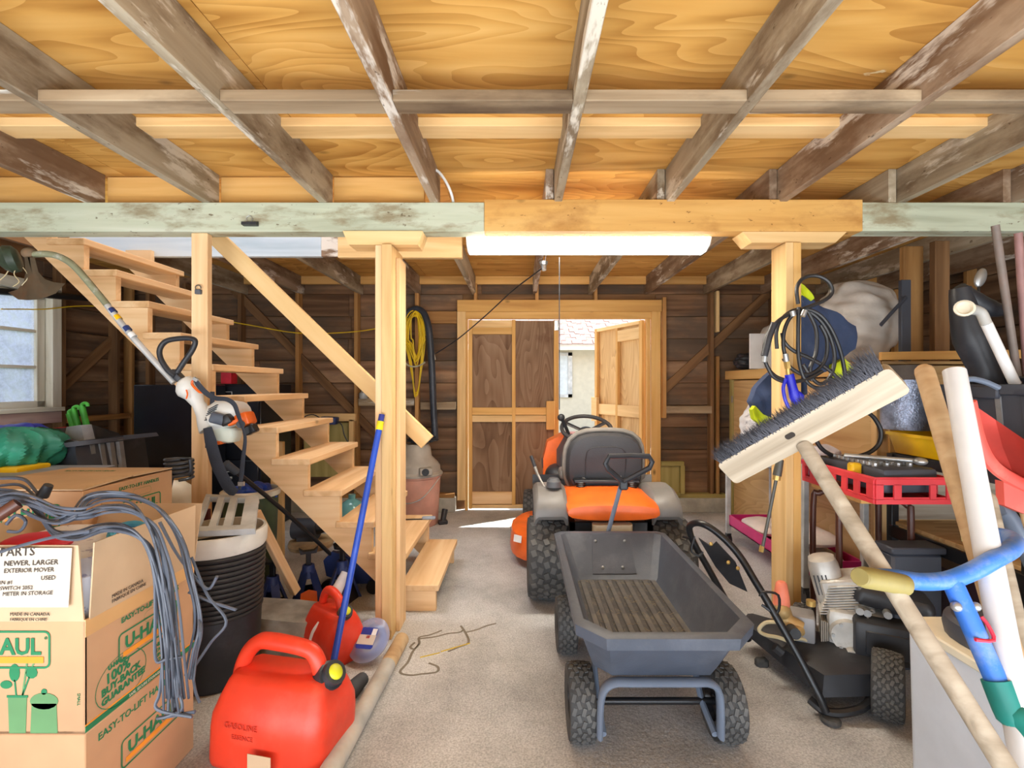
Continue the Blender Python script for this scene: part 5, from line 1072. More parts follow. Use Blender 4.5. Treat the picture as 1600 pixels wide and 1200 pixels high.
bm = new(); bx(bm, V((PX(692, 4.7), 4.7, 0.02)), (0.09, 0.06, 0.04), rot(z=20), 0.008); cyl(bm, V((PX(692, 4.7), 4.7, 0.03)), V((PX(694, 4.7), 4.75, 0.13)), 0.025, 0.03, n=12); obj('nozzle_body', bm, BLACKP, t)
t = thing('putty_knife', 'small grey handled tool lying on a lower stair tread', 'tool', P(655, 810, 3.5))
zt = Z1+RISE+0.012; bm = new(); bx(bm, (PX(668, 3.55), 3.6, zt), (0.1, 0.03, 0.022), rot(z=5), 0.006); obj('tool_handle', bm, plain('tool grey', (140, 150, 164), 0.5), t)
bm = new(); bx(bm, (PX(645, 3.55), 3.59, zt-0.008), (0.13, 0.02, 0.004), rot(z=5)); obj('blade', bm, BLACKM, t)
# ================================================================== RIDING MOWER
MXC, MYR = 0.555, 3.1
t = thing('riding_mower', 'orange riding lawn mower with grey fenders and black seat, seen from behind', 'mower', (MXC, 3.6, 0))
def tyre(parent, c, axis, R_, W_, hub, name='wheel', lugs=(26, 5), rimmat=None, lugk=0.55, tread=True):
    c = V(c); m = at(c, axis)
    bm = new(); h = W_/2
    lathe(bm, [(hub, -h*0.8), (R_*0.80, -h), (R_*0.93, -h*0.96), (R_*0.975, -h*0.8), (R_*0.985, 0), (R_*0.975, h*0.8), (R_*0.93, h*0.96), (R_*0.80, h), (hub, h*0.8)], 36, m, cap=False)
    tt = obj(name, bm, RUBBER, parent)
    if tread:
        bm = new(); nr, nc = lugs
        for i in range(nr):
            for j in range(nc):
                a = 2*PI*(i+(0.5 if j % 2 else 0))/nr; zz = (j-(nc-1)/2)*W_*0.86/nc
                rm = m @ M.Rotation(a, 4, 'Z') @ M.Translation((R_*0.985-0.012*abs(zz/h)**2*R_/0.25, 0, zz))
                b2 = 2*PI*R_/nr*lugk
                bmesh.ops.create_cube(bm, size=1, matrix=rm @ M.Rotation(0.35 if j % 2 else -0.35, 4, 'X') @ M.Diagonal((R_*0.045, b2, W_*0.86/nc*0.78, 1)))
        lo = obj('tread_lugs', bm, RUBBERL, tt, smooth=False); lo['kind'] = 'stuff'
    bm = new(); lathe(bm, [(0, -h*0.55), (hub*0.35, -h*0.6), (hub*0.4, -h*0.4), (hub*0.85, -h*0.45), (hub*1.02, -h*0.82), (hub*1.02, h*0.82), (hub*0.85, h*0.45), (hub*0.4, h*0.4), (hub*0.35, h*0.6), (0, h*0.55)], 28, m)
    obj('rim', bm, rimmat or LGREY, tt)
    return tt
tyre(t, (0.18, MYR, 0.255), (-1, 0, 0), 0.255, 0.265, 0.115, lugs=(24, 6)); tyre(t, (0.935, MYR, 0.255), (1, 0, 0), 0.255, 0.265, 0.115, lugs=(24, 6))
tyre(t, (0.105, 4.5, 0.19), (-1, 0.05, 0), 0.19, 0.14, 0.09, lugs=(22, 4), rimmat=WHITEPL); tyre(t, (1.0, 4.5, 0.19), (1, 0.05, 0), 0.19, 0.14, 0.09, lugs=(22, 4), rimmat=WHITEPL)
bm = new(); cyl(bm, (0.2, MYR, 0.255), (0.92, MYR, 0.255), 0.05); bb(bm, 0.42, 0.70, MYR-0.12, MYR+0.15, 0.17, 0.36, 0.03, 2); obj('rear_axle', bm, BLACKM, t)
bm = new(); cyl(bm, (0.12, 4.5, 0.2), (0.99, 4.5, 0.2), 0.025); obj('front_axle', bm, BLACKM, t)
bm = new(); bb(bm, 0.30, 0.34, 2.93, 4.7, 0.36, 0.52, 0.004); bb(bm, 0.77, 0.81, 2.93, 4.7, 0.36, 0.52, 0.004); bb(bm, 0.30, 0.81, 2.93, 2.955, 0.38, 0.52, 0.004); bb(bm, 0.45, 0.66, 2.90, 2.94, 0.34, 0.37, 0.004); obj('frame', bm, BLACKM, t)
bm = new(); loft(bm, [rrect(0.24*s, 0.08, 0.03, z_, (0.555, 2.9)) for s, z_ in ((0.7, 0.40), (0.9, 0.42), (1, 0.47), (1, 0.52))]); obj('fuel_tank', bm, CREAMP, t)
for sx in (0.33, 0.52, 0.60, 0.79):
    bm = new(); cyl(bm, (sx, 2.926, 0.42), (sx, 2.934, 0.42), 0.016, n=10); obj('bolt', bm, BLACKP, t)
# orange rear body
bm = new(); rings = []
for y, w_, zt, zb in ((2.86, 0.50, 0.61, 0.56), (2.865, 0.545, 0.635, 0.548), (2.93, 0.56, 0.67, 0.548), (3.2, 0.56, 0.685, 0.548), (3.42, 0.54, 0.66, 0.54), (3.46, 0.5, 0.5, 0.45)):
    ring = []
    for i in range(20):
        a = 2*PI*i/20; cx_, cz_ = math.cos(a), math.sin(a); k = 3.2
        q = (abs(cx_)**k+abs(cz_)**k)**(-1/k); ring.append(V((MXC+0.005+w_/2*cx_*q, y, (zt+zb)/2+(zt-zb)/2*cz_*q)))
    rings.append(ring)
loft(bm, rings); obj('rear_body', bm, ORANGE, t)
# grey fenders: arched shells
for sx, x0, x1, nm in ((-1, 0.085, 0.295, 'left'), (1, 0.80, 0.985, 'right')):
    bm = new(); rings = []
    for a in (-3, 5, 16, 30, 50, 72, 95, 118):
        r_ = 0.26; th = math.radians(a); y = MYR-r_*math.cos(th)*0.95+0.05; z = 0.565+0.135*math.sin(th)*0.95 if a > 0 else 0.565+0.008*a
        k = 0.02
        rings.append([V((x0, y+k, z-0.035)), V((x0+0.01, y, z)), V((x0+0.03, y-0.005, z+0.018)), V((x1-0.03, y-0.005, z+0.02)), V((x1-0.005, y, z)), V((x1, y+k, z-0.04)), V((x1-0.015, y+k, z-0.04)), V((x1-0.03, y+k, z-0.005)), V((x0+0.03, y+k, z-0.005)), V((x0+0.012, y+k, z-0.04))])
    loft(bm, rings); obj('fender', bm, MGREY, t)
    bm = new(); bb(bm, x0+0.01, x1, MYR+0.0, MYR+0.45, 0.60, 0.64, 0.015, 2); bb(bm, x0+0.02, x1, MYR+0.42, MYR+0.95, 0.36, 0.39, 0.008); bx(bm, ((x0+x1)/2, MYR+0.46, 0.53), (x1-x0-0.02, 0.02, 0.32), rot(x=-8)); obj('footrest', bm, BLACKP if sx < 0 else MGREY, t)
bm = new(); cyl(bm, (0.215, 3.05, 0.71), (0.215, 3.05, 0.745), 0.05, 0.046, n=10); cyl(bm, (0.215, 3.05, 0.745), (0.215, 3.05, 0.765), 0.046, 0.03, n=10); obj('fuel_cap', bm, plain('dark grey cap', (76, 78, 82), 0.55), t)
bm = new(); tube(bm, [V((0.17, 3.06, 0.68)), V((0.115, 3.12, 0.78)), V((0.085, 3.16, 0.86))], [0.007, 0.007, 0.011, 0.012], 10, 3); lv_ = obj('deck_lever', bm, STEEL, t); lv_['label'] = 'steel lever with black grip'
bm = new(); cyl(bm, (0.1, 3.14, 0.82), (0.075, 3.17, 0.885), 0.012); obj('lever_grip', bm, BLACKP, lv_)
# seat
ST = t
def superring(c, w_, h_, y, k=3.2, n=28, taper=0.0):
    out = []
    for i in range(n):
        a = 2*PI*i/n; cx_, cz_ = math.cos(a), math.sin(a); q = (abs(cx_)**k+abs(cz_)**k)**(-1/k)
        zz = cz_*q; out.append(V((c[0]+w_/2*cx_*q*(1+taper*zz), y+0.10*(zz+1)*-0.35, c[1]+h_/2*zz)))
    return out
SY = 3.30; SC_ = (0.575, 0.815)
bm = new(); loft(bm, [superring(SC_, 0.40, 0.33, SY-0.03, taper=-0.02), superring(SC_, 0.48, 0.40, SY-0.02, taper=-0.02), superring(SC_, 0.515, 0.43, SY+0.01, taper=-0.02), superring(SC_, 0.52, 0.435, SY+0.06, taper=-0.02)]); bk = obj('seat_back', bm, plain('seat back black', (60, 61, 65), 0.55, bump=0.15, bscale=150, var=0.05), t)
bm = new(); pts = superring((0.575, 0.825), 0.535, 0.445, SY+0.05, taper=-0.02); tube(bm, pts[:-4] if False else pts, 0.017, 8, closed=True); obj('seat_piping', bm, plain('seat piping grey', (128, 122, 114), 0.6), bk)
bm = new(); loft(bm, [superring((0.575, 0.825), 0.50, 0.41, SY+0.06, taper=-0.02), superring((0.575, 0.825), 0.48, 0.39, SY+0.10, taper=-0.02), superring((0.575, 0.825), 0.40, 0.32, SY+0.13, taper=-0.02)]); obj('cushion', bm, CARPET, t)
bm = new(); tube(bm, [p+V((0, -0.032, 0)) for p in superring((0.575, 0.805), 0.27, 0.27, SY-0.0, k=5)], 0.0035, 6, closed=True); obj('back_panel', bm, CARPET, bk)
bm = new(); tube(bm, [V((0.42, SY-0.055, 0.73)), V((0.5, SY-0.055, 0.705)), V((0.6, SY-0.055, 0.705)), V((0.68, SY-0.06, 0.74))], 0.004, 6, 5); obj('seat_seam', bm, GREYP, bk)
bm = new(); loft(bm, [rrect(0.50*s, 0.46*s, 0.1, z_, (0.575, SY+0.24)) for s, z_ in ((0.85, 0.665), (1, 0.68), (1, 0.72), (0.9, 0.75))]); obj('seat_pan', bm, plain('seat base black', (48, 48, 50), 0.55), t)
for sx in (-1, 1):
    bm = new(); bx(bm, (0.575+sx*0.275, SY+0.12, 0.73), (0.05, 0.16, 0.07), None, 0.022, 2); obj('armrest_hinge', bm, MGREY, t)
    bm = new(); pts = [V((0.575+sx*0.17+0.028*math.cos(a), SY-0.1+0.028*math.sin(a), 0.665+0.045*a/(8*PI))) for a in [q*PI/5 for q in range(40)]]; tube(bm, pts, 0.005, 6); obj('seat_spring', bm, BLACKM, t)
bm = new(); bb(bm, 0.36, 0.79, SY-0.12, SY+0.3, 0.705, 0.725, 0.004); bb(bm, 0.40, 0.75, SY-0.06, SY+0.3, 0.665, 0.70, 0.004); obj('seat_bracket', bm, BLACKM, t)
# dash, hood, steering wheel
bm = new(); loft(bm, [[V((MXC+sx*w_, y, z_)) for sx, w_, z_ in ((-1, wb, 0.46), (-1, wb, zt-0.14), (-1, wb*0.72, zt-0.02), (0, 0.02, zt), (1, wb*0.72, zt-0.02), (1, wb, zt-0.14), (1, wb, 0.46))] for y, wb, zt in ((3.72, 0.2, 0.76), (3.78, 0.22, 0.88), (3.95, 0.25, 0.96), (4.05, 0.25, 0.96))]); obj('dash', bm, plain('dash charcoal', (66, 68, 72), 0.5), t)
bm = new(); loft(bm, [[V((MXC+sx*w_, y, z_)) for sx, w_, z_ in ((-1, wb, 0.42), (-1, wb*1.0, zt-0.22), (-1, wb*0.9, zt-0.08), (-1, wb*0.5, zt-0.01), (1, wb*0.5, zt-0.01), (1, wb*0.9, zt-0.08), (1, wb, zt-0.22), (1, wb, 0.42))] for y, wb, zt in ((4.0, 0.36, 0.96), (4.3, 0.35, 0.95), (4.7, 0.32, 0.90), (4.88, 0.26, 0.8), (4.93, 0.2, 0.6))]); obj('hood', bm, ORANGE, t)
bm = new(); bb(bm, MXC-0.366, MXC-0.355, 4.02, 4.2, 0.66, 0.72, 0.003); obj('hood_vent', bm, SLATE, t)
bm = new(); ell(bm, (MXC-0.25, 3.95, 0.62), (0.1, 0.14, 0.09)); obj('side_shroud', bm, BLACKP, t)
swc = V((0.54, 3.9, 1.0)); swa = V((0, -0.45, 0.9)).normalized(); sm = at(swc, swa)
bm = new(); tube(bm, [sm @ V((0.20*math.cos(2*PI*i/32), 0.20*math.sin(2*PI*i/32), 0)) for i in range(32)], 0.0165, 10, closed=True); sw = obj('steering_wheel', bm, plain('steering rubber', (56, 56, 58), 0.6), t)
bm = new()
for a in (30, 150, 270): tube(bm, [sm @ V((0.03*math.cos(math.radians(a)), 0.03*math.sin(math.radians(a)), -0.03)), sm @ V((0.195*math.cos(math.radians(a)), 0.195*math.sin(math.radians(a)), 0))], 0.02, 8, flat=0.009, up=swa)
ell(bm, sm @ V((0, 0, -0.025)), (0.06, 0.06, 0.03), frame(swa)); obj('spokes', bm, BLACKP, sw)
bm = new(); cyl(bm, swc-swa*0.03, swc-swa*0.3, 0.028); obj('steering_column', bm, BLACKM, t)
bm = new(); tube(bm, [V((0.40, 3.95, 0.95)), V((0.37, 3.92, 1.02)), V((0.34, 3.9, 1.08))], 0.014, 8, 3); ell(bm, (0.335, 3.9, 1.09), (0.03, 0.025, 0.03)); obj('throttle_lever', bm, BLACKP, t)
# deck
bm = new(); n = 26
prof = [(1.0, 0.07), (1.02, 0.10), (1.0, 0.24), (0.92, 0.275), (0.5, 0.285)]
rings = []
for s_, z_ in prof: rings.append([V((MXC-0.02+0.60*s_*math.copysign(abs(math.cos(2*PI*i/n))**0.6, math.cos(2*PI*i/n)), 3.84+0.40*s_*math.copysign(abs(math.sin(2*PI*i/n))**0.7, math.sin(2*PI*i/n)), z_)) for i in range(n)])
loft(bm, rings); dk = obj('mower_deck', bm, ORANGE, t)
bm = new(); bx(bm, (-0.015, 3.56, 0.22), (0.07, 0.004, 0.05), rot(z=-38, x=-10)); obj('warning_sticker', bm, WHITEPL, dk)
bm = new(); cyl(bm, (MXC, 2.95, 0.40), (MXC, 2.78, 0.40), 0.012); bb(bm, MXC-0.05, MXC+0.05, 2.76, 2.93, 0.375, 0.385, 0.003); obj('hitch_plate', bm, BLACKM, t)

# ================================================================== DUMP CART
t = thing('dump_cart', 'grey plastic dump cart with four black tyres in front of the mower', 'cart', (0.505, 2.15, 0))
def crect(x0, x1, y0, y1, cn, cf, z, zf=None):
    zf = z if zf is None else zf
    pts = [(x0, y1-cf), (x0, y0+cn*1.1), (x0+cn, y0), (x1-cn, y0), (x1, y0+cn*1.1), (x1, y1-cf), (x1-cf, y1), (x0+cf, y1)]
    return [V((x, y, z+(zf-z)*(y-y0)/(y1-y0))) for x, y in pts]
RT = 0.53
bm = new()
rings = [crect(0.285, 0.715, 1.74, 2.52, 0.05, 0.03, 0.305), crect(0.27, 0.73, 1.71, 2.54, 0.055, 0.03, 0.325), crect(0.212, 0.79, 1.60, 2.70, 0.085, 0.03, RT-0.04),
         crect(0.195, 0.807, 1.575, 2.72, 0.09, 0.035, RT-0.045), crect(0.192, 0.81, 1.57, 2.725, 0.09, 0.035, RT-0.005), crect(0.2, 0.802, 1.58, 2.715, 0.09, 0.035, RT), crect(0.225, 0.777, 1.61, 2.685, 0.085, 0.03, RT-0.002),
         crect(0.285, 0.715, 1.735, 2.535, 0.055, 0.03, 0.35), crect(0.30, 0.70, 1.75, 2.52, 0.05, 0.03, 0.335)]
loft(bm, rings); bed = obj('cart_bed', bm, CARTB, t, ang=30)
for i in range(9):
    x = 0.325+i*0.0455
    bm = new(); bb(bm, x-0.013, x+0.013, 1.77, 2.50, 0.333, 0.343, 0.003); obj('floor_rib', bm, plain('dirty cart floor', (74, 72, 72), 0.7, dust=(122, 110, 90), var=0.2, dlo=0.45, dhi=0.75, dscale=12), bed)
bm = new(); bb(bm, 0.29, 0.71, 1.74, 2.53, 0.3345, 0.3365); obj('floor_liner', bm, plain('dark cart floor', (60, 58, 58), 0.8, dust=(140, 126, 98), var=0.2, dlo=0.5, dhi=0.8, dscale=16), bed)
fm_ = lambda x, z_, off: V((x, 2.535+(z_-0.35)*(0.15/0.18)-off, z_))
bm = new(); q = [fm_(x, z_, 0.004) for x, z_ in ((0.385, 0.36), (0.615, 0.36), (0.60, 0.523), (0.40, 0.523))]; loft(bm, [q, [p+V((0, 0.014, -0.008)) for p in q]]); obj('front_pad', bm, CARTB, bed)
for x, z_ in ((0.415, 0.495), (0.575, 0.495), (0.44, 0.385), (0.545, 0.385)):
    bm = new(); ell(bm, fm_(x, z_, 0.006), (0.009, 0.005, 0.009), None, 10, 6); obj('bolt', bm, STEEL, bed)
rndc = random.Random(8)
bm = new()
for _ in range(140):
    x, y = rndc.uniform(0.31, 0.69), rndc.uniform(1.77, 2.5); a = rndc.uniform(0, PI); l = rndc.uniform(0.01, 0.035)
    bx(bm, (x, y, 0.345), (l, 0.0008, 0.0008), rot(z=math.degrees(a)))
o_ = obj('dry_grass', bm, plain('dry grass', (140, 126, 96), 0.9), bed, smooth=False); o_['kind'] = 'stuff'
for cx_, cy_, ax in ((0.232, 1.86, -1), (0.778, 1.86, 1), (0.235, 2.46, -1), (0.775, 2.46, 1)):
    tyre(t, (cx_, cy_, 0.135), (ax, 0, 0), 0.135, 0.1, 0.065, lugs=(20, 5), rimmat=BLACKM, lugk=0.6)
bm = new(); pts = [V((0.285, 1.72, 0.10)), V((0.288, 1.715, 0.22)), V((0.30, 1.71, 0.275)), V((0.335, 1.705, 0.302)), V((0.40, 1.70, 0.306)), V((0.60, 1.70, 0.306)), V((0.665, 1.705, 0.302)), V((0.70, 1.71, 0.275)), V((0.712, 1.715, 0.22)), V((0.715, 1.72, 0.10))]
tube(bm, pts, 0.012, 8, 4, flat=0.026, up=(0, 1, 0)); obj('frame_arch', bm, CARTF, t)
bm = new(); cyl(bm, (0.2, 1.86, 0.135), (0.81, 1.86, 0.135), 0.013); cyl(bm, (0.2, 2.46, 0.135), (0.81, 2.46, 0.135), 0.013); obj('axles', bm, BLACKM, t)
for x in (0.30, 0.70):
    bm = new(); tube(bm, [V((x, 1.73, 0.1)), V((x, 1.86, 0.135)), V((x, 2.0, 0.29)), V((x, 2.4, 0.295)), V((x, 2.46, 0.135))], 0.012, 8); obj('frame_rail', bm, CARTF, t)
# pull handle with D grip
hb, ht = V((0.43, 2.77, 0.20)), P(972, 752, 2.72)
bm = new(); tube(bm, [V((0.48, 2.5, 0.17)), V((0.45, 2.74, 0.19)), hb+V((0, 0.02, 0.05)), P(950, 832, 2.765), ht], 0.0125, 8); obj('handle_rod', bm, CARTF, t)
bm = new(); tube(bm, [P(x, y, 2.71) for x, y in ((972, 752), (950, 733), (946, 724), (952, 713), (984, 712), (1014, 713), (1019, 722), (1015, 731), (974, 753))], 0.0155, 8, 1, closed=True); bx(bm, P(974, 757, 2.715), (0.05, 0.035, 0.06), None, 0.008); obj('grip', bm, BLACKP, t)
# ================================================================== RIGHT SIDE
# ---- pressure washer
t = thing('pressure_washer', 'pressure washer with silver engine on a black frame before the right post', 'pressure washer', (1.5, 2.25, 0))
def pth(l): return [P(x, y, Y) for x, y, Y in l]
bm = new(); tube(bm, pth([(1290, 1112, 1.95), (1276, 1080, 1.97), (1246, 1022, 2.03), (1205, 950, 2.11), (1178, 905, 2.17), (1158, 872, 2.22), (1138, 848, 2.26), (1115, 828, 2.30), (1096, 818, 2.34), (1083, 818, 2.40), (1077, 826, 2.44), (1084, 848, 2.45), (1105, 885, 2.46), (1130, 930, 2.47), (1152, 970, 2.48), (1170, 1000, 2.48)]), 0.0165, 10, 4)
obj('handle_frame', bm, BLACKM, t)
bm = new(); tube(bm, pth([(1210, 1010, 2.2), (1222, 1020, 2.19)]), 0.02, 8); obj('clamp_knob', bm, BLACKP, t)
for l in ([(1187, 932, 2.13), (1192, 925, 2.13), (1216, 930, 2.1), (1214, 958, 2.09), (1190, 945, 2.12)], [(1085, 838, 2.4), (1080, 860, 2.4), (1092, 868, 2.4), (1098, 862, 2.4)], [(1066, 838, 2.45), (1083, 842, 2.44)]):
    bm = new(); tube(bm, pth(l), 0.006, 6, 4); obj('hose_hook', bm, BLACKM, t)
# control panel between the tubes
bm = new(); q = pth([(1092, 842, 2.42), (1112, 856, 2.40), (1120, 848, 2.38), (1150, 880, 2.33), (1168, 925, 2.26), (1140, 912, 2.34), (1118, 886, 2.39)]); loft(bm, [q, [p+V((0, 0.006, 0.006)) for p in q]]); cpn = obj('panel', bm, BLACKP, t)
for x, y, Y in ((1111, 850, 2.38), (1138, 879, 2.33), (1153, 888, 2.31)):
    bm = new(); ell(bm, P(x, y, Y-0.008), (0.01, 0.007, 0.01), None, 8, 6); obj('bolt', bm, BRASS, cpn)
# base plate / cover
bm = new()
loft(bm, [[V((1.13, 2.46, 0.10)), V((1.20, 2.52, 0.10)), V((1.62, 2.12, 0.10)), V((1.50, 1.96, 0.09)), V((1.24, 1.98, 0.07))],
          [V((1.13, 2.47, 0.145)), V((1.20, 2.54, 0.15)), V((1.64, 2.13, 0.17)), V((1.52, 1.985, 0.165)), V((1.26, 2.00, 0.15))],
          [V((1.16, 2.46, 0.155)), V((1.21, 2.51, 0.165)), V((1.60, 2.13, 0.185)), V((1.51, 2.01, 0.18)), V((1.28, 2.03, 0.165))]])
obj('base_cover', bm, BLACKP, t)
bm = new(); tube(bm, [V((1.50, 2.05, 0.09)), V((1.40, 1.95, 0.06)), V((1.30, 1.94, 0.035)), V((1.235, 1.96, 0.03)), V((1.2, 2.0, 0.05))], 0.017, 8, 5); obj('foot_tube', bm, BLACKM, t)
bm = new(); lathe(bm, [(0, 0), (0.035, 0), (0.038, 0.012), (0.03, 0.02), (0, 0.022)], 16, M.Translation((1.245, 1.935, 0))); obj('rubber_foot', bm, RUBBER, t)
bm = new(); bx(bm, P(1190, 1036, 2.33), (0.06, 0.04, 0.05), None, 0.01); obj('rubber_foot', bm, RUBBER, t)
# wheels
tyre(t, (1.50, 1.97, 0.13), (0.80, -0.60, 0), 0.13, 0.11, 0.06, lugs=(24, 7), rimmat=LGREY, lugk=0.6)
tyre(t, (1.43, 2.44, 0.12), (0.8, -0.6, 0), 0.12, 0.09, 0.06, lugs=(22, 5), rimmat=BLACKM)
# engine: crankcase, finned cylinder, recoil head, air cleaner, tank, muffler cover
ec = V((1.575, 2.27, 0.125)); ER = rot(z=-28)
def E(v): return ec+ER @ V(v)
bm = new(); bx(bm, E((0.0, -0.02, 0.10)), (0.24, 0.22, 0.2), ER, 0.03, 2); bx(bm, E((0.02, -0.06, 0.02)), (0.28, 0.1, 0.03), ER, 0.006); bx(bm, E((-0.06, -0.07, 0.05)), (0.08, 0.12, 0.1), ER, 0.02, 2); eng = obj('crankcase', bm, ALU, t)
bm = new(); cyl(bm, E((-0.04, -0.12, 0.10)), E((-0.04, -0.155, 0.10)), 0.075, 0.068, n=24); obj('side_cover', bm, ALU, eng)
bm = new(); cyl(bm, E((-0.03, -0.15, 0.035)), E((-0.03, -0.185, 0.03)), 0.028, n=14); obj('drain_boss', bm, ALU, eng)
for k in range(6):
    a9 = k*PI/3; bm = new(); p9 = (-0.04+0.06*math.cos(a9), -0.155, 0.10+0.06*math.sin(a9)); cyl(bm, E(p9), E((p9[0], -0.166, p9[2])), 0.008, n=6); obj('bolt', bm, STEEL, eng)
bm = new()
for i in range(11):
    bx(bm, E((-0.045+0.002*i, 0.0, 0.185+i*0.0125)), (0.21-0.003*i, 0.2, 0.006), ER @ rot(y=-14), 0.002)
bx(bm, E((-0.04, 0.0, 0.25)), (0.185, 0.175, 0.16), ER @ rot(y=-14), 0.01); obj('cylinder_fins', bm, ALU, eng)
bm = new(); m_ = M.Translation(E((-0.11, 0.02, 0.29))) @ (ER @ rot(y=-14)).to_4x4()
loft(bm, [[m_ @ p for p in rrect(0.13*s, 0.17*s, 0.05*s, z_)] for s, z_ in ((0.95, -0.09), (1, -0.06), (1, 0.06), (0.85, 0.10), (0.6, 0.11))]); obj('fan_shroud', bm, ALU, t)
bm = new()
for i in range(4): bx(bm, m_ @ V((-0.05+0.016*i, -0.084, 0.0)), (0.006, 0.006, 0.09), ER @ rot(y=-14))
obj('shroud_slots', bm, BLACKP, t)
bm = new(); m_ = M.Translation(E((0.13, -0.02, 0.275))) @ (ER @ rot(y=8)).to_4x4(); loft(bm, [[m_ @ p for p in rrect(0.30*s, 0.20*s, 0.04, z_)] for s, z_ in ((0.9, -0.05), (1, -0.035), (1, 0.0), (0.95, 0.02), (0.88, 0.03))]); ft = obj('fuel_tank', bm, BLACKP, t)
bm = new(); bx(bm, m_ @ V((-0.04, -0.05, 0.031)), (0.16, 0.05, 0.002), ER @ rot(y=8)); obj('tank_label', bm, plain('tank label', (196, 190, 180), 0.5), ft)
bm = new(); bx(bm, E((0.10, -0.13, 0.115)), (0.25, 0.13, 0.165), ER, 0.018, 2); ac = obj('air_cleaner', bm, BLACKP, t)
bm = new(); bx(bm, E((0.10, -0.197, 0.115)), (0.17, 0.008, 0.1), ER, 0.003); obj('cover_panel', bm, BLACKP, ac)
for v in ((0.0, -0.12, 0.225), (0.10, -0.12, 0.23), (0.03, -0.1, 0.215)):
    bm = new(); cyl(bm, E(v), E((v[0], v[1]-0.035, v[2])), 0.016, n=10); obj('fitting', bm, STEEL, t)
bm = new(); tube(bm, [E((-0.05, -0.1, 0.2)), E((0.02, -0.13, 0.16)), E((0.03, -0.14, 0.2))], 0.004, 6, 4); tube(bm, [E((-0.03, -0.1, 0.16)), E((-0.04, -0.14, 0.05)), E((0.02, -0.14, 0.0))], 0.006, 6, 4); obj('linkage', bm, STEEL, t)
# pump
bm = new(); bx(bm, P(1248, 975, 2.28), (0.13, 0.12, 0.12), ER, 0.012, 2); pm = obj('pump_block', bm, plain('pump grey', (146, 146, 148), 0.5, var=0.08, metal=0.2), t)
bm = new()
for i in range(5): bx(bm, P(1282+i*3, 978+i, 2.28), (0.006, 0.14, 0.11), ER)
obj('pump_fins', bm, plain('pump fin', (140, 132, 120), 0.6), pm)
PB = plain('dirty brass', (190, 160, 108), 0.5, metal=0.3, var=0.15)
bm = new(); cyl(bm, P(1218, 962, 2.24), P(1252, 982, 2.2), 0.03, n=14); cyl(bm, P(1225, 950, 2.25), P(1236, 985, 2.2), 0.026, n=12); cyl(bm, P(1240, 988, 2.17), P(1250, 985, 2.19), 0.024, n=12); ell(bm, P(1222, 955, 2.22), (0.035, 0.035, 0.035)); obj('pump_head', bm, PB, t)
bm = new(); cyl(bm, P(1236, 984, 2.18), P(1243, 991, 2.13), 0.026, 0.024, n=14); obj('outlet', bm, BLACKP, t)
bm = new(); cyl(bm, P(1267, 946, 2.26), P(1267, 938, 2.26), 0.02, n=12); obj('oil_cap', bm, BRASS, t)
bm = new(); lathe(bm, [(0, 0), (0.036, 0), (0.034, 0.04), (0.024, 0.10), (0.016, 0.108), (0, 0.108)], 12, M.Translation(P(1221, 945, 2.24))); obj('orange_cap', bm, ORCONE, t)
bm = new(); tube(bm, [P(x, y, 2.22) for x, y in ((1214, 972), (1196, 973), (1186, 984), (1196, 992), (1216, 996), (1234, 1003), (1250, 1012), (1262, 1011), (1264, 1003), (1252, 998), (1236, 998))], 0.0085, 8, 5); obj('drain_tube', bm, plain('cream tube', (206, 190, 150), 0.5), t)

# ---- black hose, wand and blue gun hung on the right post
t = thing('hose_coil', 'coil of black pressure hose with blue spray gun hung on the right post', 'hose', P(1255, 560, 2.5))
bm = new(); HY = 2.50
for pts in ([(1247, 475), (1245, 450), (1256, 434), (1276, 431), (1294, 440), (1300, 456), (1290, 468), (1262, 480), (1235, 490), (1212, 505), (1197, 528), (1194, 555), (1200, 575), (1212, 588), (1230, 595)],
            [(1228, 560), (1224, 540), (1226, 515), (1236, 495), (1255, 483), (1278, 490), (1296, 510), (1310, 540), (1318, 570), (1320, 595), (1312, 598), (1295, 590)],
            [(1214, 545), (1213, 520), (1220, 500), (1240, 485), (1262, 486), (1285, 505), (1300, 535), (1304, 565), (1296, 590), (1282, 600), (1268, 590), (1255, 570)],
            [(1248, 480), (1247, 520), (1248, 560), (1256, 590), (1272, 605), (1290, 606)],
            [(1222, 520), (1226, 535), (1240, 548), (1262, 558), (1284, 570), (1304, 586), (1320, 605)],
            [(1224, 560), (1236, 575), (1255, 585), (1275, 580), (1290, 560), (1292, 530), (1282, 508)],
            [(1200, 575), (1210, 590), (1232, 597), (1262, 592), (1285, 580)],
            [(1262, 486), (1275, 515), (1275, 550), (1266, 575), (1268, 595)]):
    j = rnd.uniform(-0.02, 0.04); tube(bm, [P(x, y, HY-j) for x, y in pts], 0.0098, 8, 5)
obj('hose_loops', bm, HOSEB, t)
bm = new(); tube(bm, [P(x, y, 2.44) for x, y in ((1210, 505), (1202, 525), (1197, 545), (1194, 556))], 0.017, 10, 4); obj('hose_sleeve', bm, BLACKP, t)
for f_ in ((1195, 556, 1194, 566), (1227, 553, 1229, 565), (1238, 486, 1240, 494), (1258, 485, 1254, 494)):
    bm = new(); cyl(bm, P(f_[0], f_[1], 2.45), P(f_[2], f_[3], 2.45), 0.013, n=10); obj('hose_fitting', bm, STEEL, t)
bm = new(); cyl(bm, P(1229, 565, 2.46), P(1231, 576, 2.46), 0.016, n=6); cyl(bm, P(1231, 576, 2.46), P(1232, 586, 2.46), 0.011, n=8); obj('brass_fitting', bm, BRASS, t)
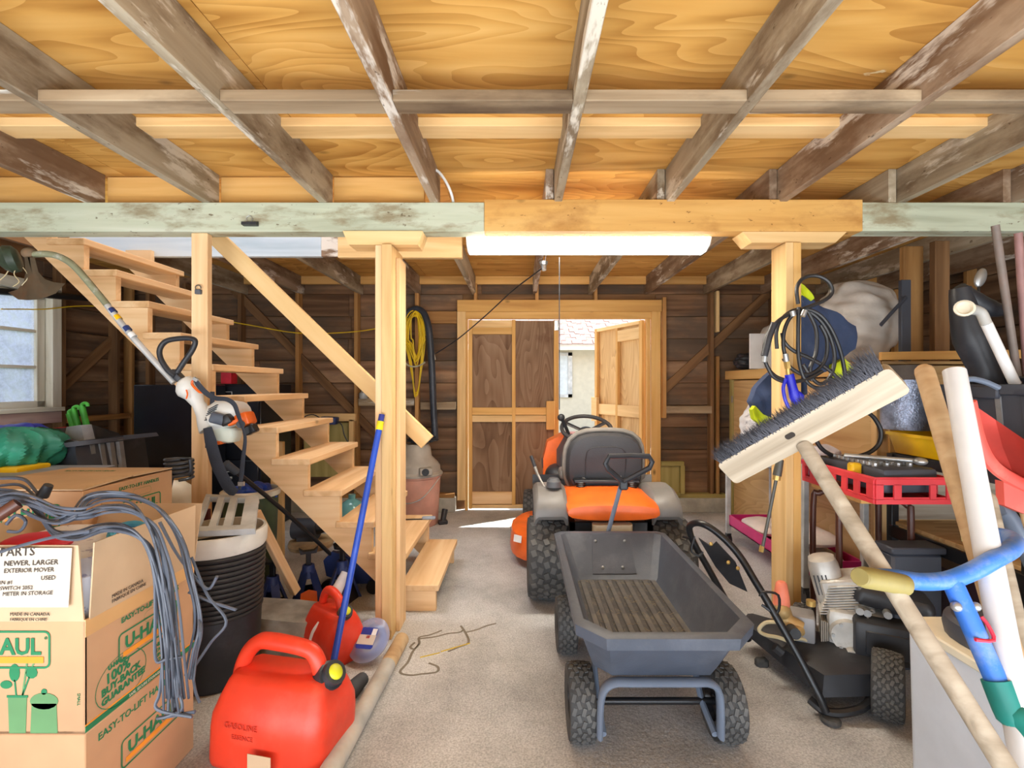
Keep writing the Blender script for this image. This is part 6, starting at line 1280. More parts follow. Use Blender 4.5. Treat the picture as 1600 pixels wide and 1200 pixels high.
bm = new(); tube(bm, [P(x, y, 2.46) for x, y in ((1233, 585), (1238, 605), (1242, 620), (1245, 630))], [0.022, 0.022, 0.026, 0.02], 10, 3); tube(bm, [P(x, y, 2.46) for x, y in ((1240, 636), (1248, 630), (1250, 620), (1244, 615))], [0.015, 0.022, 0.018], 10, 3)
tube(bm, [P(x, y, 2.46) for x, y in ((1228, 592), (1224, 605), (1226, 622), (1232, 636), (1236, 640))], 0.009, 8, 4); obj('spray_gun', bm, GUNBLUE, t)
bm = new(); cyl(bm, P(1219, 718, 2.5), P(1214, 743, 2.5), 0.018, 0.022, n=10); cyl(bm, P(1214, 743, 2.5), P(1191, 858, 2.5), 0.0085, n=8); wd_ = obj('lance', bm, plain('lance metal', (76, 74, 66), 0.4), t)
bm = new(); cyl(bm, P(1214, 743, 2.5), P(1213, 750, 2.5), 0.02, n=8); cyl(bm, P(1191, 853, 2.5), P(1189, 862, 2.5), 0.013, n=6); obj('lance_fitting', bm, BRASS, wd_)
bm = new(); tube(bm, [P(x, y, 2.6) for x, y in ((1352, 642), (1365, 652), (1376, 672), (1374, 692), (1360, 706), (1335, 714), (1305, 713), (1285, 702), (1275, 688))], 0.0115, 8, 5); tag(obj('cable_loop', bm, HOSEB), 'loop of thin black hose above the red crate', 'hose')

# ---- push broom
t = thing('push_broom', 'push broom held head up, grey wood block with dark bristles', 'broom', (1.0, 0.3, 0))
YBm = 1.2; a_ = P(1142, 733, 1.30); b_ = P(1394, 594, 1.06); ax = (b_-a_).normalized(); upb = V((-ax.z, 0, ax.x)); upb = (upb-ax*upb.dot(ax)).normalized()
hd_ = P(1255, 694, 1.185); hl = V((PX(1530, 0.85), 0.85, PZ(1134, 0.85))); hv = (hl-hd_).normalized(); end = hd_+hv*(hd_.z/-hv.z)
end = end-hv*0.02; WM[t.name] = M.Translation((end.x, end.y, 0)); t.matrix_basis = WM[t.name]
bn = (ax.cross(V((0, 1, 0)))).normalized(); bn = upb
fwd = ax.cross(upb).normalized()
bm = new(); L_ = (b_-a_).length; mm = M(((ax.x, upb.x, fwd.x, 0), (ax.y, upb.y, fwd.y, 0), (ax.z, upb.z, fwd.z, 0), (0, 0, 0, 1))); c_ = (a_+b_)/2
mw = M.Translation(c_) @ mm
loft(bm, [rrect(L_+0.028, 0.072, 0.012, z_) for z_ in (-0.016, 0.016)])
me = bpy.data.meshes.new('block'); bmesh.ops.recalc_face_normals(bm, faces=bm.faces); bm.to_mesh(me); bm.free(); me.materials.append(GREYW); blk = link(bpy.data.objects.new('block', me), t, mw)
bm = new(); q = rrect(0.024, 0.014, 0.006, 0.0); loft(bm, [[p+V((0, 0, -0.0168)) for p in q], [p+V((0, 0, 0.0168)) for p in q]]); ey_ = V((0, 0, EYE)); dr_ = P(1234, 676, 1.0)-ey_; bmesh.ops.transform(bm, matrix=M.Translation(ey_+dr_*((c_-ey_).dot(fwd)/dr_.dot(fwd))) @ mm, verts=bm.verts); obj('handle_hole', bm, plain('dark hole', (40, 32, 26), 0.9), blk)
bm = new(); rb = random.Random(4)
for _ in range(2600):
    s = rb.uniform(-0.5, 0.5)*(L_+0.005); w_ = rb.uniform(-0.016, 0.016); p0 = c_+ax*s+fwd*w_+upb*0.033; dv = (upb+ax*rb.uniform(-0.35, 0.35)+fwd*rb.uniform(-0.5, 0.5)).normalized(); l = rb.uniform(0.028, 0.046)
    if s > L_*0.42: l *= 1.5
    p1 = p0+dv*l; sd = ax*0.0013; sf = fwd*0.0013
    vs_ = [bm.verts.new(p0-sd), bm.verts.new(p0+sd), bm.verts.new(p0+sf), bm.verts.new(p1)]
    for tri in ((0, 1, 3), (1, 2, 3), (2, 0, 3)): bm.faces.new([vs_[i] for i in tri])
o_ = obj('bristles', bm, BRISTLE, t, smooth=False); o_['kind'] = 'stuff'
bm = new(); cyl(bm, hd_, end, 0.0175, 0.0185, n=18); ob_ = obj('broom_handle', bm, GREYW, t)
# ---- upright tool handles
def rod(name, label, cat, px0, y0, Y0, px1, y1, Y1, r, mat, top=True):
    p0, p1 = P(px0, y0, Y0), P(px1, y1, Y1); d = (p1-p0).normalized()
    if p1.z > 0.03 and d.z < 0: p1 = p0+d*((p0.z-0.012)/-d.z)
    t = thing(name, label, cat, (p1.x, p1.y, 0)); bm = new()
    q = [(0, 0), (r*0.6, 0.002), (r*0.92, 0.01), (r, 0.022)] if top else [(0, 0), (r, 0.0), (r, 0.01), (r, 0.022)]
    lathe(bm, q+[(r, (p1-p0).length), (0, (p1-p0).length)], 20, at(p0, d)); obj('shaft', bm, mat, t); return t, p0, d
rod('tool_handle', 'bare wooden tool handle with rounded top, left of the white pipe', 'handle', 1442, 572, 1.32, 1535, 880, 1.05, 0.0225, TOOLW)
t, p0, d = rod('white_pipe', 'thick white painted pole standing at right between wooden handles', 'pole', 1491, 580, 1.2, 1583, 1080, 0.92, 0.0235, WPIPE, False)
rod('tool_handle', 'slanting wooden handle behind the white pole, beside the red scoop', 'handle', 1540, 770, 1.42, 1615, 1100, 1.15, 0.022, GREYW)
# ---- blue handlebar tool
t = thing('handlebar_tool', 'worn blue bent handlebar with yellow grips and teal sleeve', 'handlebar', (1.02, 0.86, 0))
HB = [(1352, 902, 0.97), (1395, 903, 0.99), (1440, 909, 1.0), (1482, 906, 1.0), (1520, 892, 1.0), (1556, 872, 1.0), (1580, 858, 1.03), (1585, 846, 1.08), (1570, 838, 1.13), (1535, 834, 1.17), (1505, 833, 1.19)]
bm = new(); tube(bm, pth(HB), 0.0175, 14, 5); obj('handlebar', bm, BLUEH, t)
YG = plain('dirty yellow grip', (138, 124, 68), 0.6, var=0.14, dust=(112, 104, 82))
bm = new(); tube(bm, pth([(1343, 901, 0.965), (1350, 902, 0.97), (1385, 908, 0.975), (1412, 914, 0.98), (1419, 916, 0.98)]), [0.016, 0.021, 0.021, 0.021, 0.017], 14, 3); obj('grip', bm, YG, t)
bm = new(); tube(bm, pth([(1540, 835, 1.165), (1520, 833, 1.18), (1500, 832, 1.195)]), 0.022, 12, 2); obj('grip', bm, YG, t)
s0, s1_ = P(1487, 908, 1.0), P(1556, 1062, 0.93); sd = (s1_-s0).normalized()
bm = new(); cyl(bm, s0, s1_+sd*0.02, 0.0185, 0.019, n=16); stm = obj('stem', bm, BLUEH, t)
bm = new()
for dx, rr in ((-0.019, 0.01), (0.02, 0.009)): ell(bm, s0+sd*0.045+V((dx, -0.008, 0)), (rr, rr, rr), None, 10, 8)
obj('bolt', bm, STEEL, stm)
bm = new(); tube(bm, [s0+sd*0.06+V((0.016, -0.016, 0)), s0+sd*0.075+V((0.02, -0.018, 0)), s0+sd*0.1+V((0.016, -0.02, 0)), s0+sd*0.1+V((-0.018, -0.018, 0))], 0.0035, 6, 3); obj('red_string', bm, REDF, stm)
g0 = P(1556, 1062, 0.93)+sd*0.03
ge = g0+(V((0.08, -0.1, -0.62)).normalized())*0.35
bm = new(); tube(bm, [s1_, s1_+sd*0.06, P(1592, 1120, 0.9), P(1625, 1155, 0.87)], [0.024, 0.026, 0.026, 0.024], 14, 4); obj('teal_sleeve', bm, TEAL, t)
lo = s1_+sd*((s1_.z-0.015)/-sd.z); bm = new(); cyl(bm, s1_+sd*0.04, lo, 0.02, 0.018, n=12); obj('lower_stem', bm, TEAL, t)

# ---- white bin with dark lid
t = thing('white_bin', 'pale grey bin with dark slate lid at lower right', 'bin', (1.6, 1.42, 0))
bm = new(); loft(bm, [rrect(0.46, 0.58, 0.04, z_, (1.585, 1.41)) if False else rrect(0.42*s, 0.58*s, 0.03, z_, (1.565, 1.41)) for s, z_ in ((0.96, 0.0), (0.97, 0.02), (1.0, 0.51), (1.0, 0.525), (0.94, 0.525))]); obj('bin_body', bm, BINW, t)
bm = new(); loft(bm, [rrect(0.435*s, 0.595*s, 0.03, z_, (1.565, 1.41)) for s, z_ in ((0.98, 0.505), (1.0, 0.51), (1.0, 0.53), (0.98, 0.535))]); obj('bin_rim', bm, CREAMP, t)
bm = new(); loft(bm, [rrect(0.38*s, 0.52*s, 0.16*s, z_, (1.575, 1.42), 6) for s, z_ in ((1, 0.536), (1.02, 0.56), (1.0, 0.59), (0.93, 0.60), (0.9, 0.595), (0.6, 0.60))]); obj('bin_lid', bm, SLATE, t)

# ---- tall plywood cabinet along the right wall, with things on top
KX, KZ, KY0, KY1 = 2.2, 1.50, 2.97, 5.05
t = thing('plywood_cabinet', 'long plywood storage cabinet along the right wall', 'cabinet', (3.0, 4.0, 0))
bm = new(); bb(bm, KX+0.03, KX+0.75, KY0, KY1, KZ-0.02, KZ-0.002, 0.002); obj('top_panel', bm, TANPLY, t)
for y0, y1, z0, z1 in ((KY0+0.05, 3.98, 0.75, KZ-0.1), (KY0+0.05, 3.98, 0.02, 0.73), (4.0, KY1-0.06, 0.75, KZ-0.1), (4.0, KY1-0.06, 0.02, 0.73)):
    board('front_panel', (KX+0.02, y0, (z0+z1)/2), (KX+0.02, y1, (z0+z1)/2), z1-z0, 0.018, TANPLY, t)
board('top_rail', (KX+0.0, KY0, KZ-0.045), (KX+0.0, KY1+0.08, KZ-0.045), 0.09, 0.04, PINEOR, t)
board('corner_post', (KX+0.02, KY1-0.02, 0), (KX+0.02, KY1-0.02, KZ-0.09), 0.06, 0.05, GREENW, t, up=(0, 1, 0)); board('corner_post', (KX+0.03, KY0+0.02, 0), (KX+0.03, KY0+0.02, KZ-0.09), 0.05, 0.08, PINE, t, up=(0, 1, 0)); board('corner_post', (KX+0.10, KY0, 0), (KX+0.10, KY0, KZ-0.09), 0.08, 0.04, PINEOR, t, up=(1, 0, 0))
bm = new(); bb(bm, KX+0.03, KX+0.74, KY1-0.04, KY1-0.02, 0, KZ-0.03); obj('end_panel', bm, TANPLY, t)
bm = new(); bb(bm, KX+0.13, KX+0.74, KY0+0.0, KY0+0.018, 0, KZ-0.03); obj('end_panel', bm, TANPLY, t)
bm = new(); bb(bm, KX-0.006, KX-0.002, 4.985, 5.015, 1.17, 1.24, 0.001); obj('hinge', bm, STEEL, t)
board_t = thing('shelf_board', 'rough board edge on top of the cabinet below the bracket', 'board', (2.9, 2.9, 1.5)); board('board', (2.2, 2.95, 1.527), (2.95, 2.72, 1.527), 0.05, 0.04, PINEOR, board_t)
def crumple(c, s, seed, mat, label, cat, name, amp=0.13, fold=6, ang=50):
    return tag(obj(name, pillow(c, s, seed, amp, fold), mat, ang=ang), label, cat)
SACK = plain('grey translucent sack', (196, 190, 182), 0.4, var=0.1, scale=5, bump=0.6, bscale=14)
crumple((2.39, 3.44, KZ+0.29), (0.28, 0.24, 0.30), 3, SACK, 'big grey crumpled plastic sack on the plywood cabinet', 'sack', 'plastic_sack', 0.05, 7)
crumple((2.42, 4.55, KZ+0.22), (0.16, 0.2, 0.22), 8, SACK, 'smaller grey plastic sack behind the right post, by white box', 'sack', 'plastic_sack', 0.06, 5)
bm = new(); bb(bm, PX(1168, 4.45), PX(1190, 4.45), 4.40, 4.42, KZ+0.001, PZ(522, 4.45), 0.002); bb(bm, PX(1190, 4.45), PX(1200, 4.5), 4.41, 4.52, KZ+0.001, PZ(522, 4.45), 0.002); tag(obj('white_box', bm, WHITEPL), 'white plastic box standing on the cabinet left of the post', 'box')
crumple((2.30, 4.88, KZ+0.085), (0.12, 0.12, 0.09), 11, BLACKP, 'black cap lying on the far end of the cabinet', 'cap', 'baseball_cap', 0.1)
# ---- navy and lime garment behind the post
t = thing('work_jacket', 'navy jacket with lime yellow trim hanging behind the right post', 'jacket', P(1260, 560, 2.82))
JY_ = 2.80
def sheetp(pts, Y, th, wob=0.02, seed=0):
    bm = new(); fc = bm.faces.new([bm.verts.new(P(x, y, Y)) for x, y in pts]); bmesh.ops.triangulate(bm, faces=[fc])
    bmesh.ops.subdivide_edges(bm, edges=bm.edges[:], cuts=5, use_grid_fill=True)
    for v in bm.verts: v.co.y += wob*(0.7*math.sin(24*v.co.x+9*v.co.z+seed)+0.5*math.sin(37*v.co.z-16*v.co.x+seed)+0.3*math.sin(70*v.co.x+40*v.co.z))
    bmesh.ops.solidify(bm, geom=bm.faces[:], thickness=-th); return bm
bm = sheetp([(1252, 462), (1275, 470), (1305, 488), (1336, 510), (1336, 545), (1328, 552), (1310, 566), (1290, 580), (1262, 590), (1248, 585)], JY_, 0.06); obj('jacket_body', bm, NAVY, t, ang=60)
bm = sheetp([(1252, 470), (1268, 490), (1276, 530), (1274, 570), (1262, 588), (1246, 584), (1238, 560), (1246, 510)], JY_-0.03, 0.05, 0.015); obj('jacket_fold', bm, NAVY, t, ang=60)
bm = sheetp([(1214, 570), (1245, 545), (1250, 590), (1256, 620), (1240, 650), (1214, 658), (1185, 648), (1174, 628), (1192, 595)], JY_+0.05, 0.06); obj('jacket_sleeve', bm, NAVY, t, ang=60)
bm = sheetp([(1250, 440), (1258, 445), (1273, 466), (1268, 470), (1254, 462), (1248, 452)], JY_-0.01, 0.03); obj('lime_trim', bm, LIME, t)
bm = sheetp([(1302, 570), (1324, 560), (1334, 575), (1332, 584), (1312, 592), (1300, 585)], JY_-0.04, 0.05); obj('lime_trim', bm, LIME, t)
bm = sheetp([(1180, 634), (1196, 648), (1214, 656), (1212, 662), (1194, 668), (1178, 655), (1172, 640)], JY_+0.03, 0.04); obj('lime_trim', bm, LIME, t)
bm = new(); tube(bm, [V((1.49, 2.735, 1.80)), V((1.53, 2.77, 1.82)), P(1256, 470, 2.82)], 0.006, 6, 3); obj('hanging_loop', bm, NAVY, t)
bm = sheetp([(1305, 595), (1335, 580), (1360, 600), (1350, 640), (1320, 650), (1302, 630)], JY_, 0.06); obj('jacket_tail', bm, NAVY, t, ang=60)
# ---- magenta tiered cart with bags
t = thing('utility_cart', 'magenta two tier utility cart behind the right post', 'cart', (1.98, 3.55, 0))
U0, U1, V0, V1 = 1.77, 2.14, 3.0, 4.1
for z_, nm in ((0.17, 'lower'), (0.76, 'upper')):
    bm = new(); bb(bm, U0, U1, V0, V1, z_, z_+0.008); bb(bm, U0, U0+0.012, V0, V1, z_, z_+0.085); bb(bm, U1-0.012, U1, V0, V1, z_, z_+0.085); bb(bm, U0, U1, V0, V0+0.012, z_, z_+0.085); bb(bm, U0, U1, V1-0.012, V1, z_, z_+0.085); tr_ = obj('tray', bm, MAGENTA, t)
    if nm == 'lower':
        bm = new(); bb(bm, U0-0.0015, U0, 3.16, 3.34, 0.19, 0.235); obj('brand_plate', bm, BLACKP, tr_)
for x, y in ((U0, V0), (U1, V0), (U0, V1), (U1, V1)):
    bm = new(); bb(bm, x-0.018, x+0.018, y-0.018, y+0.018, 0.09, 0.86, 0.004); obj('post', bm, LGREY, t)
    bm = new(); cyl(bm, (x-0.015, y, 0.045), (x+0.015, y, 0.045), 0.045, n=16); bb(bm, x-0.02, x+0.02, y-0.02, y+0.02, 0.06, 0.10, 0.004); obj('caster', bm, BLACKM, t)
BAGW = plain('white bag paper', (226, 214, 204), 0.7, var=0.06, dust=(214, 160, 150), dscale=9, dlo=0.62, dhi=0.68)
for i, (c, s, a, lb) in enumerate((((1.95, 3.3, 0.225), (0.15, 0.26, 0.05), 3, 'white paper sack on the lower tray near the brown stool'), ((1.95, 3.32, 0.335), (0.15, 0.25, 0.055), -6, 'white paper sack stacked on another, lower tray of the cart'), ((1.95, 3.82, 0.235), (0.15, 0.2, 0.055), 5, 'white plastic sack at the far end of the lower tray'))):
    bm = new(); bmesh.ops.create_uvsphere(bm, u_segments=24, v_segments=14, radius=1)
    for v in bm.verts:
        x, y, z_ = v.co; k = 3.5; q = (abs(x)**k+abs(y)**k+1e-6)**(-1/k)*math.hypot(x, y) if math.hypot(x, y) > 1e-4 else 1
        v.co = V((c[0]+x*q*s[0], c[1]+y*q*s[1], c[2]+z_*s[2]*(1+0.1*math.sin(7*x+a)*math.cos(6*y))))
    sk_ = obj('paper_sack', bm, BAGW); tag(sk_, lb, 'sack', 'sacks on the magenta cart')
    if i < 2: text('FLOUR' if i else 'FINE', 0.045, INKK, sk_, fmat((c[0]-s[0]*0.5, c[1]-s[1]*1.012, c[2]-0.012), (1, 0, 0), (0, 0, 1))) if False else None
BAGP = plain('printed bag', (222, 220, 220), 0.5, var=0.05, dust=(60, 62, 66), dscale=12, dlo=0.60, dhi=0.62)
crumple((1.86, 3.72, 1.03), (0.15, 0.18, 0.19), 14, BAGP, 'white printed bag on top of the magenta cart, left of the post', 'bag', 'printed_bag', 0.06)
crumple((1.98, 3.16, 0.87), (0.11, 0.12, 0.09), 15, plain('pink printed bag', (214, 206, 214), 0.5, dust=(176, 30, 70), dscale=9, dlo=0.58, dhi=0.6), 'small white and crimson printed bag on the cart, right of post', 'bag', 'printed_bag', 0.06)
crumple((1.83, 3.45, 0.80), (0.09, 0.12, 0.05), 16, LGREY, 'small pale pouch on the magenta cart top tray', 'pouch', 'pale_pouch', 0.06)
# ---- brown stool with red crate and socket case
t = thing('stool', 'stool with bent brown tube legs and worn wooden seat', 'stool', (1.76, 2.42, 0))
board('seat', (1.64, 2.52, 0.795), (1.97, 2.52, 0.795), 0.40, 0.03, PINEOR, t, up=(0, 1, 0))
for x0, y0, x1, y1 in ((1.64, 2.70, 1.665, 2.54), (1.975, 2.66, 1.96, 2.44)):
    bm = new(); tube(bm, [V((x0, y0, 0)), V((x0, y0, 0.68)), V((x0+(0.02 if x0 < 1.8 else -0.02), y0-0.02, 0.75)), V((x0+(0.07 if x0 < 1.8 else -0.07), y0-0.04, 0.772)), V((x1+(0.05 if x0 < 1.8 else -0.05), y1+0.05, 0.772)), V((x1, y1, 0.74)), V((x1-0.0, y1-0.02, 0.66)), V((x1, y1-0.02, 0))], 0.0155, 10, 4); obj('leg', bm, BROWNT, t)
t = thing('plastic_crate', 'red slotted plastic crate on the brown stool', 'crate', (1.78, 2.46, 0.812))
KX0, KX1, KYa, KYb, KZa, KZb = 1.61, 1.95, 2.19, 2.74, 0.812, 0.925
bm = new(); bb(bm, KX0, KX1, KYa, KYb, KZa, KZa+0.006); obj('bottom', bm, CRATER, t)
def slotwall(p0, p1, n, slots):
    p0, p1 = V(p0), V(p1); d = p1-p0; bm = new(); nrm_ = d.cross(V((0, 0, 1))).normalized()*0.008
    def pan(s0, s1, z0, z1):
        q = [p0+d*s0+V((0, 0, z0)), p0+d*s1+V((0, 0, z0)), p0+d*s1+V((0, 0, z1)), p0+d*s0+V((0, 0, z1))]; loft(bm, [q, [p+nrm_ for p in q]])
    H_ = KZb-KZa; pan(0, 1, 0, 0.022); pan(0, 1, H_-0.026, H_); last = 0
    for s0, s1 in slots: pan(last, s0, 0.02, H_-0.024); last = s1
    pan(last, 1, 0.02, H_-0.024); obj('side_wall', bm, CRATER, t)
    for k in (0.2, 0.8):
        pass
sl6 = [(0.04+0.158*i, 0.04+0.158*i+0.09) for i in range(6)]
slotwall((KX0, KYb, KZa), (KX0, KYa, KZa), 6, sl6); slotwall((KX1, KYa, KZa), (KX1, KYb, KZa), 6, sl6)
slotwall((KX0, KYa, KZa), (KX1, KYa, KZa), 3, [(0.1, 0.24), (0.34, 0.72), (0.80, 0.94)]); slotwall((KX1, KYb, KZa), (KX0, KYb, KZa), 3, [(0.1, 0.24), (0.34, 0.68), (0.78, 0.92)])
bm = new(); tube(bm, [V((KX0, KYa, KZb)), V((KX1, KYa, KZb)), V((KX1, KYb, KZb)), V((KX0, KYb, KZb))], 0.009, 6, closed=True); tube(bm, [V((KX0, KYa, KZa+0.025)), V((KX1, KYa, KZa+0.025)), V((KX1, KYb, KZa+0.025)), V((KX0, KYb, KZa+0.025))], 0.006, 6, closed=True); obj('crate_rim', bm, CRATER, t)
t = thing('socket_case', 'dark plastic socket tool case lying in the red crate', 'case', (1.78, 2.46, 0.9))
bm = new(); bx(bm, (1.785, 2.45, 0.908), (0.27, 0.46, 0.115), rot(z=4), 0.02, 2); obj('case_body', bm, SLATE, t)
bm = new()
for i in range(9):
    for j in range(4): cyl(bm, (1.69+0.055*j, 2.30+0.037*i, 0.962), (1.69+0.055*j, 2.30+0.037*i, 0.98), 0.013, n=8)
o_ = obj('sockets', bm, STEEL, t); o_['kind'] = 'stuff'
for x, y in ((1.615, 2.36), (1.63, 2.72)):
    bm = new(); bx(bm, (x+0.02, y, 0.945), (0.05, 0.045, 0.055), None, 0.008); obj('latch', bm, plain('latch yellow', (226, 178, 28), 0.4), t)
t = thing('ratchet', 'chrome ratchet wrench lying on the socket case', 'wrench', (1.82, 2.4, 0.955))
bm = new(); cyl(bm, (1.66, 2.47, 0.992), (1.88, 2.28, 0.992), 0.011, n=10); obj('shaft', bm, STEEL, t)
bm = new(); ell(bm, (1.885, 2.275, 0.992), (0.03, 0.03, 0.018)); obj('head', bm, STEEL, t)
# ---- black shelf unit with yellow tray, tote, foil roll
t = thing('shelf_unit', 'black shelf unit with pale wooden shelf behind the tool handles', 'shelf', (2.35, 2.25, 0))
SX0, SX1, SY0, SY1 = 2.03, 2.62, 1.92, 2.63
for x in (SX0, SX1):
    for y in (SY0, SY1): bm = new(); bb(bm, x-0.02, x+0.02, y-0.02, y+0.02, 0, 0.98, 0.003); obj('post', bm, BLACKM, t)
bm = new(); bb(bm, SX0-0.01, SX1, SY0, SY1, 0.93, 0.985, 0.004); obj('top_shelf', bm, BLACKP, t)
board('shelf', (SX0+0.0, (SY0+SY1)/2, 0.605), (SX1, (SY0+SY1)/2, 0.605), SY1-SY0, 0.02, TANPLY, t, up=(0, 1, 0))
bm = new(); bb(bm, SX0-0.022, SX0-0.004, SY0, SY1, 0.53, 0.594, 0.003); obj('shelf_beam', bm, BLACKM, t)
bm = new(); bb(bm, SX0, SX1, SY1+0.0, SY1+0.02, 0.62, 0.92); obj('back_panel', bm, GREYW, t)
bm = new(); bb(bm, 2.06, 2.55, 2.0, 2.58, 0.10, 0.46, 0.01); tag(obj('storage_bin', bm, PURPLE), 'dark purple storage bin beneath the pale wooden shelf', 'bin')
t = thing('dark_bin', 'narrow dark slate bin standing behind the pressure washer engine', 'bin', (1.88, 2.33, 0)); bm = new(); bb(bm, 1.76, 2.0, 2.28, 2.38, 0.0, 0.55, 0.012); obj('bin_body', bm, SLATE, t)
bm = new(); bb(bm, 1.75, 2.01, 2.27, 2.39, 0.55, 0.585, 0.006); obj('bin_rim', bm, SLATE, t)
t = thing('yellow_tray', 'yellow plastic tray on the shelf under the black tote', 'tray', (2.3, 2.25, 0.986))
bm = new(); loft(bm, [rrect(0.60*s, 0.80*s, 0.03, z_, (2.30, 2.24)) for s, z_ in ((0.92, 0.987), (0.94, 0.99), (1.0, 1.085), (1.03, 1.085), (1.03, 1.10), (0.99, 1.10), (0.93, 1.0))]); obj('tray_body', bm, YELLOW, t)
t = thing('storage_tote', 'large dark grey storage tote in the yellow tray at right', 'tote', (2.45, 2.3, 1.0))
def tote(cx_, cy_, w_, d_, z0, z1):
    bm = new(); loft(bm, [rrect(w_*s, d_*s, 0.03, z_, (cx_, cy_)) for s, z_ in ((0.86, z0), (0.88, z0+0.01), (0.98, z1-0.05), (0.98, z1), (0.92, z1), (0.82, z0+0.05))]); obj('tote_body', bm, SLATE, t)
    bm = new(); loft(bm, [rrect(w_*s, d_*s, 0.03, z_, (cx_, cy_)) for s, z_ in ((0.99, z1-0.045), (1.03, z1-0.04), (1.03, z1), (0.99, z1+0.003))], cap=False); obj('tote_rim', bm, GREYP if False else SLATE, t)
    for i in range(4):
        y = cy_-d_*0.3+i*d_*0.2; bm = new(); q = [V((cx_-w_*0.5*s-0.004, y+dy, z_)) for s, dy, z_ in ((0.88, -0.012, z0+0.02), (0.88, 0.012, z0+0.02), (0.99, 0.012, z1-0.05), (0.99, -0.012, z1-0.05))]; loft(bm, [q, [p+V((0.008, 0, 0)) for p in q]]); obj('rib', bm, GREYP if i == 1 else SLATE, t)
    bm = new(); bb(bm, cx_-w_*0.535, cx_-w_*0.49, cy_-0.07, cy_+0.05, z1-0.06, z1-0.005, 0.006); obj('latch', bm, SLATE, t)
tote(2.34, 2.17, 0.50, 0.56, 1.003, 1.352)
t = thing('foil_roll', 'roll of silver bubble foil standing behind the broom head', 'roll', (2.02, 2.72, 1.0))
bm = new(); m_ = M.Translation((2.16, 2.71, 1.10)); loft(bm, [[V((2.155+0.115*math.cos(2*PI*i/28), 2.70+0.115*math.sin(2*PI*i/28), z_)) for i in range(28)] for z_ in (1.105, 1.38)]); obj('foil', bm, FOIL, t)
bm = new(); loft(bm, [[V((2.155+(r_)*math.cos(2*PI*i/28), 2.70+(r_)*math.sin(2*PI*i/28), z_)) for i in range(28)] for r_, z_ in ((0.118, 1.38), (0.118, 1.46))]); obj('felt_end', bm, FELT, t)
bm = new(); cyl(bm, (1.98, 2.55, 1.42), (2.42, 2.68, 1.42), 0.05, n=18); tag(obj('felt_roll', bm, FELT), 'roll of dark brown felt lying above the black tote', 'roll') if False else bm.free()
# things in the tote
t = thing('drain_pipe', 'white pipe with bent cream elbow sticking out of the tote', 'pipe', P(1540, 560, 2.1))
bm = new(); cyl(bm, P(1541, 505, 2.06), P(1586, 600, 2.1), 0.02, n=14); obj('pipe', bm, WHITEPL, t)
bm = new(); tube(bm, [P(x, y, 2.05) for x, y in ((1512, 483), (1522, 484), (1533, 489), (1541, 506))], [0.026, 0.02, 0.02], 14, 4); obj('elbow', bm, plain('grey elbow', (170, 168, 162), 0.5), t)
bm = new(); lathe(bm, [(0.02, -0.02), (0.034, 0.0), (0.036, 0.012), (0.028, 0.014), (0.02, 0.004), (0, 0.0)], 20, at(P(1506, 483, 2.03), (-0.5, -0.8, 0.25))); obj('bell_end', bm, CREAMP, t)
t = thing('rubber_boot', 'black rubber boot upside down in the tote', 'boot', P(1520, 580, 2.2))
bm = new(); tube(bm, [P(x, y, 2.24) for x, y in ((1500, 450), (1507, 490), (1518, 530), (1535, 570), (1545, 602))], [0.04, 0.055, 0.07, 0.06, 0.055], 14, 4); tube(bm, [P(x, y, 2.24) for x, y in ((1496, 452), (1520, 470), (1545, 482), (1575, 486))], [0.035, 0.045, 0.042, 0.02], 12, 4); obj('boot_shell', bm, BLACKP, t)
for i, (x0, y0, x1, y1, Y, lb) in enumerate(((1555, 352, 1592, 604, 2.14, 'long rusty grey steel bar leaning above the tote'), (1591, 364, 1606, 604, 2.14, 'rusty pink steel bar at the right edge above the tote'))):
    bm = new(); cyl(bm, P(x0, y0, Y-0.02), P(x1, y1, Y+0.04), 0.015, n=10); tag(obj('steel_bar', bm, plain('rusty bar', (120, 108, 100), 0.6, dust=(128, 84, 70)) if i == 0 else plain('pink rusty bar', (150, 112, 108), 0.6, dust=(110, 90, 80))), lb, 'bar')
t = thing('ladle', 'shiny steel ladle spoon standing up against the right wall', 'spoon', P(1531, 450, 2.4))
bm = new(); ell(bm, P(1532, 434, 2.4), (0.028, 0.014, 0.05), rot(y=20)); obj('bowl', bm, STEEL, t)
bm = new(); cyl(bm, P(1529, 448, 2.4), P(1530, 610, 2.36), 0.006, n=8); obj('stem', bm, BLACKM, t)
bm = new(); tube(bm, [P(x, y, 2.05) for x, y in ((1500, 606), (1506, 596), (1518, 592), (1540, 597), (1560, 606))], 0.012, 8, 4); tag(obj('grey_hose', bm, CARTF), 'short grey-blue hose end curled over the tote rim', 'hose')
crumple((2.30, 2.3, 1.33), (0.17, 0.17, 0.07), 21, BLACKP, 'black cloth bundle filling the grey tote', 'cloth', 'black_cloth', 0.14)
t = thing('shelf_bracket', 'grey metal shelf bracket on the stud above the cabinet', 'bracket', P(1413, 490, 3.2))
bm = new(); bb(bm, PX(1405, 3.1), PX(1420, 3.1), 3.08, 3.11, KZ+0.001, PZ(438, 3.1), 0.003); obj('upright', bm, SLATE, t)
bm = new(); tube(bm, [P(1416, 464, 3.07), P(1392, 490, 3.02), P(1376, 508, 2.98)], 0.012, 6, flat=0.006, up=(0, 1, 0)); obj('arm', bm, SLATE, t)
t = thing('wall_strip', 'upright plank behind the metal bracket on the cabinet', 'plank', (2.75, 3.4, KZ)); board('plank', (PX(1424, 3.42), 3.42, KZ+0.001), (PX(1424, 3.42), 3.42, 2.33), 0.14, 0.04, STUD, t, up=(1, 0, 0))
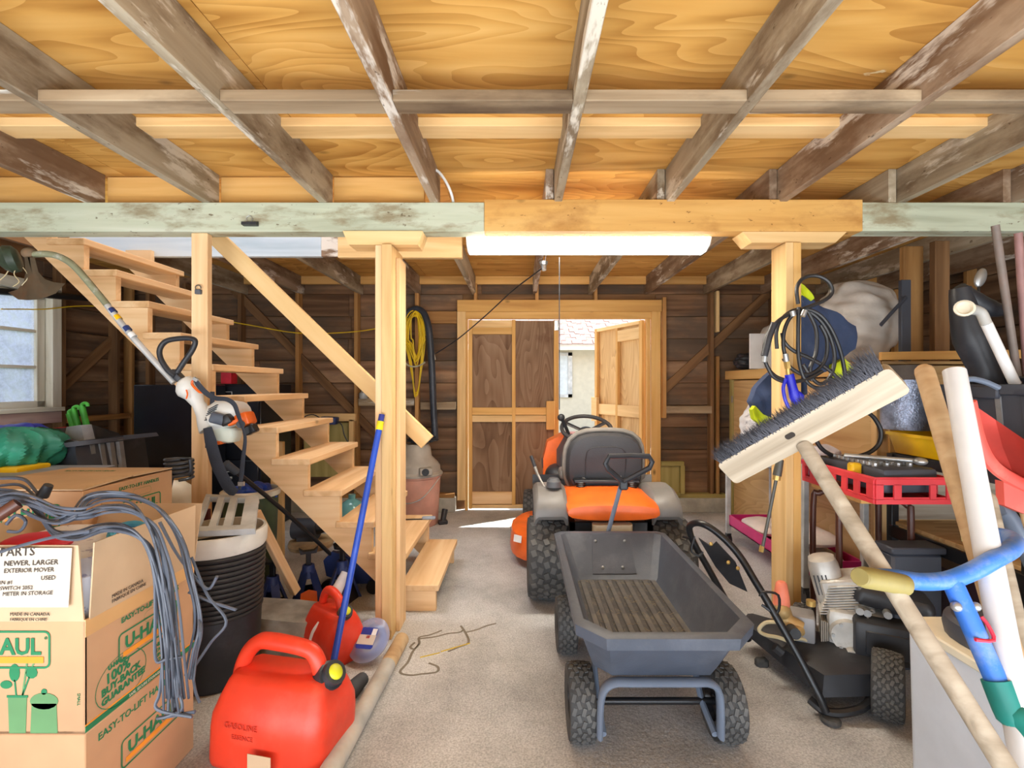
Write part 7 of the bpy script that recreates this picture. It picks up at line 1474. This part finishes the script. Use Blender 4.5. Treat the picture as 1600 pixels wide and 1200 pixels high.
t = thing('wall_strip', 'narrow upright stud right of the metal bracket', 'plank', (2.9, 3.3, KZ)); board('plank', (PX(1468, 3.3), 3.3, KZ+0.001), (PX(1468, 3.3), 3.3, 2.33), 0.1, 0.05, DARKST, t, up=(1, 0, 0))
# ---- red scoop shovel
t = thing('snow_scoop', 'coral red plastic snow scoop at the right edge', 'scoop', P(1580, 700, 1.55))
bm = new(); rows = []
for i, (xl, yl, xr_, yr) in enumerate(((1512, 626, 1620, 700), (1518, 665, 1640, 750), (1530, 700, 1660, 790), (1552, 725, 1680, 815), (1590, 748, 1700, 830))):
    rows.append([P(xl+(xr_-xl)*s, yl+(yr-yl)*s, 1.62-0.10*s+0.06*math.sin(PI*s)+0.03*i) for s in (0, 0.2, 0.4, 0.6, 0.8, 1)])
loft(bm, rows, cap=False, wrap=False); bmesh.ops.solidify(bm, geom=bm.faces[:], thickness=0.012); obj('blade', bm, CORAL, t)
bm = new(); tube(bm, pth([(1515, 628, 1.60), (1530, 690, 1.62), (1552, 728, 1.64), (1588, 752, 1.66), (1640, 775, 1.66)]), 0.022, 10, 4, flat=0.014, up=(0, 1, 0)); obj('rolled_edge', bm, CORAL, t)
bm = new(); quadbox(bm, [(1568, 752, 1.66), (1600, 762, 1.66), (1640, 800, 1.66), (1640, 815, 1.66), (1598, 802, 1.66), (1570, 790, 1.66)], (0, 0.03, 0)); obj('socket', bm, CORAL, t)
bm = new(); tube(bm, pth([(1600, 790, 1.73), (1650, 960, 1.72), (1720, 1190, 1.72)]), 0.018, 10, 1); obj('scoop_handle', bm, TOOLW, t)
bm = new(); tube(bm, pth([(1563, 797, 1.85), (1572, 802, 1.85), (1600, 850, 1.84), (1650, 960, 1.80)]), [0.02, 0.028, 0.03, 0.03], 12, 3); tag(obj('grey_pipe', bm, CARTF), 'grey tube end with a dark hole below the red scoop', 'pipe')
0 and crumple((1.92, 1.80, 0.30), (0.12, 0.12, 0.31), 31, BLACKP, 'dark sack standing behind the pale bin at right', 'sack', 'dark_sack', 0.05)
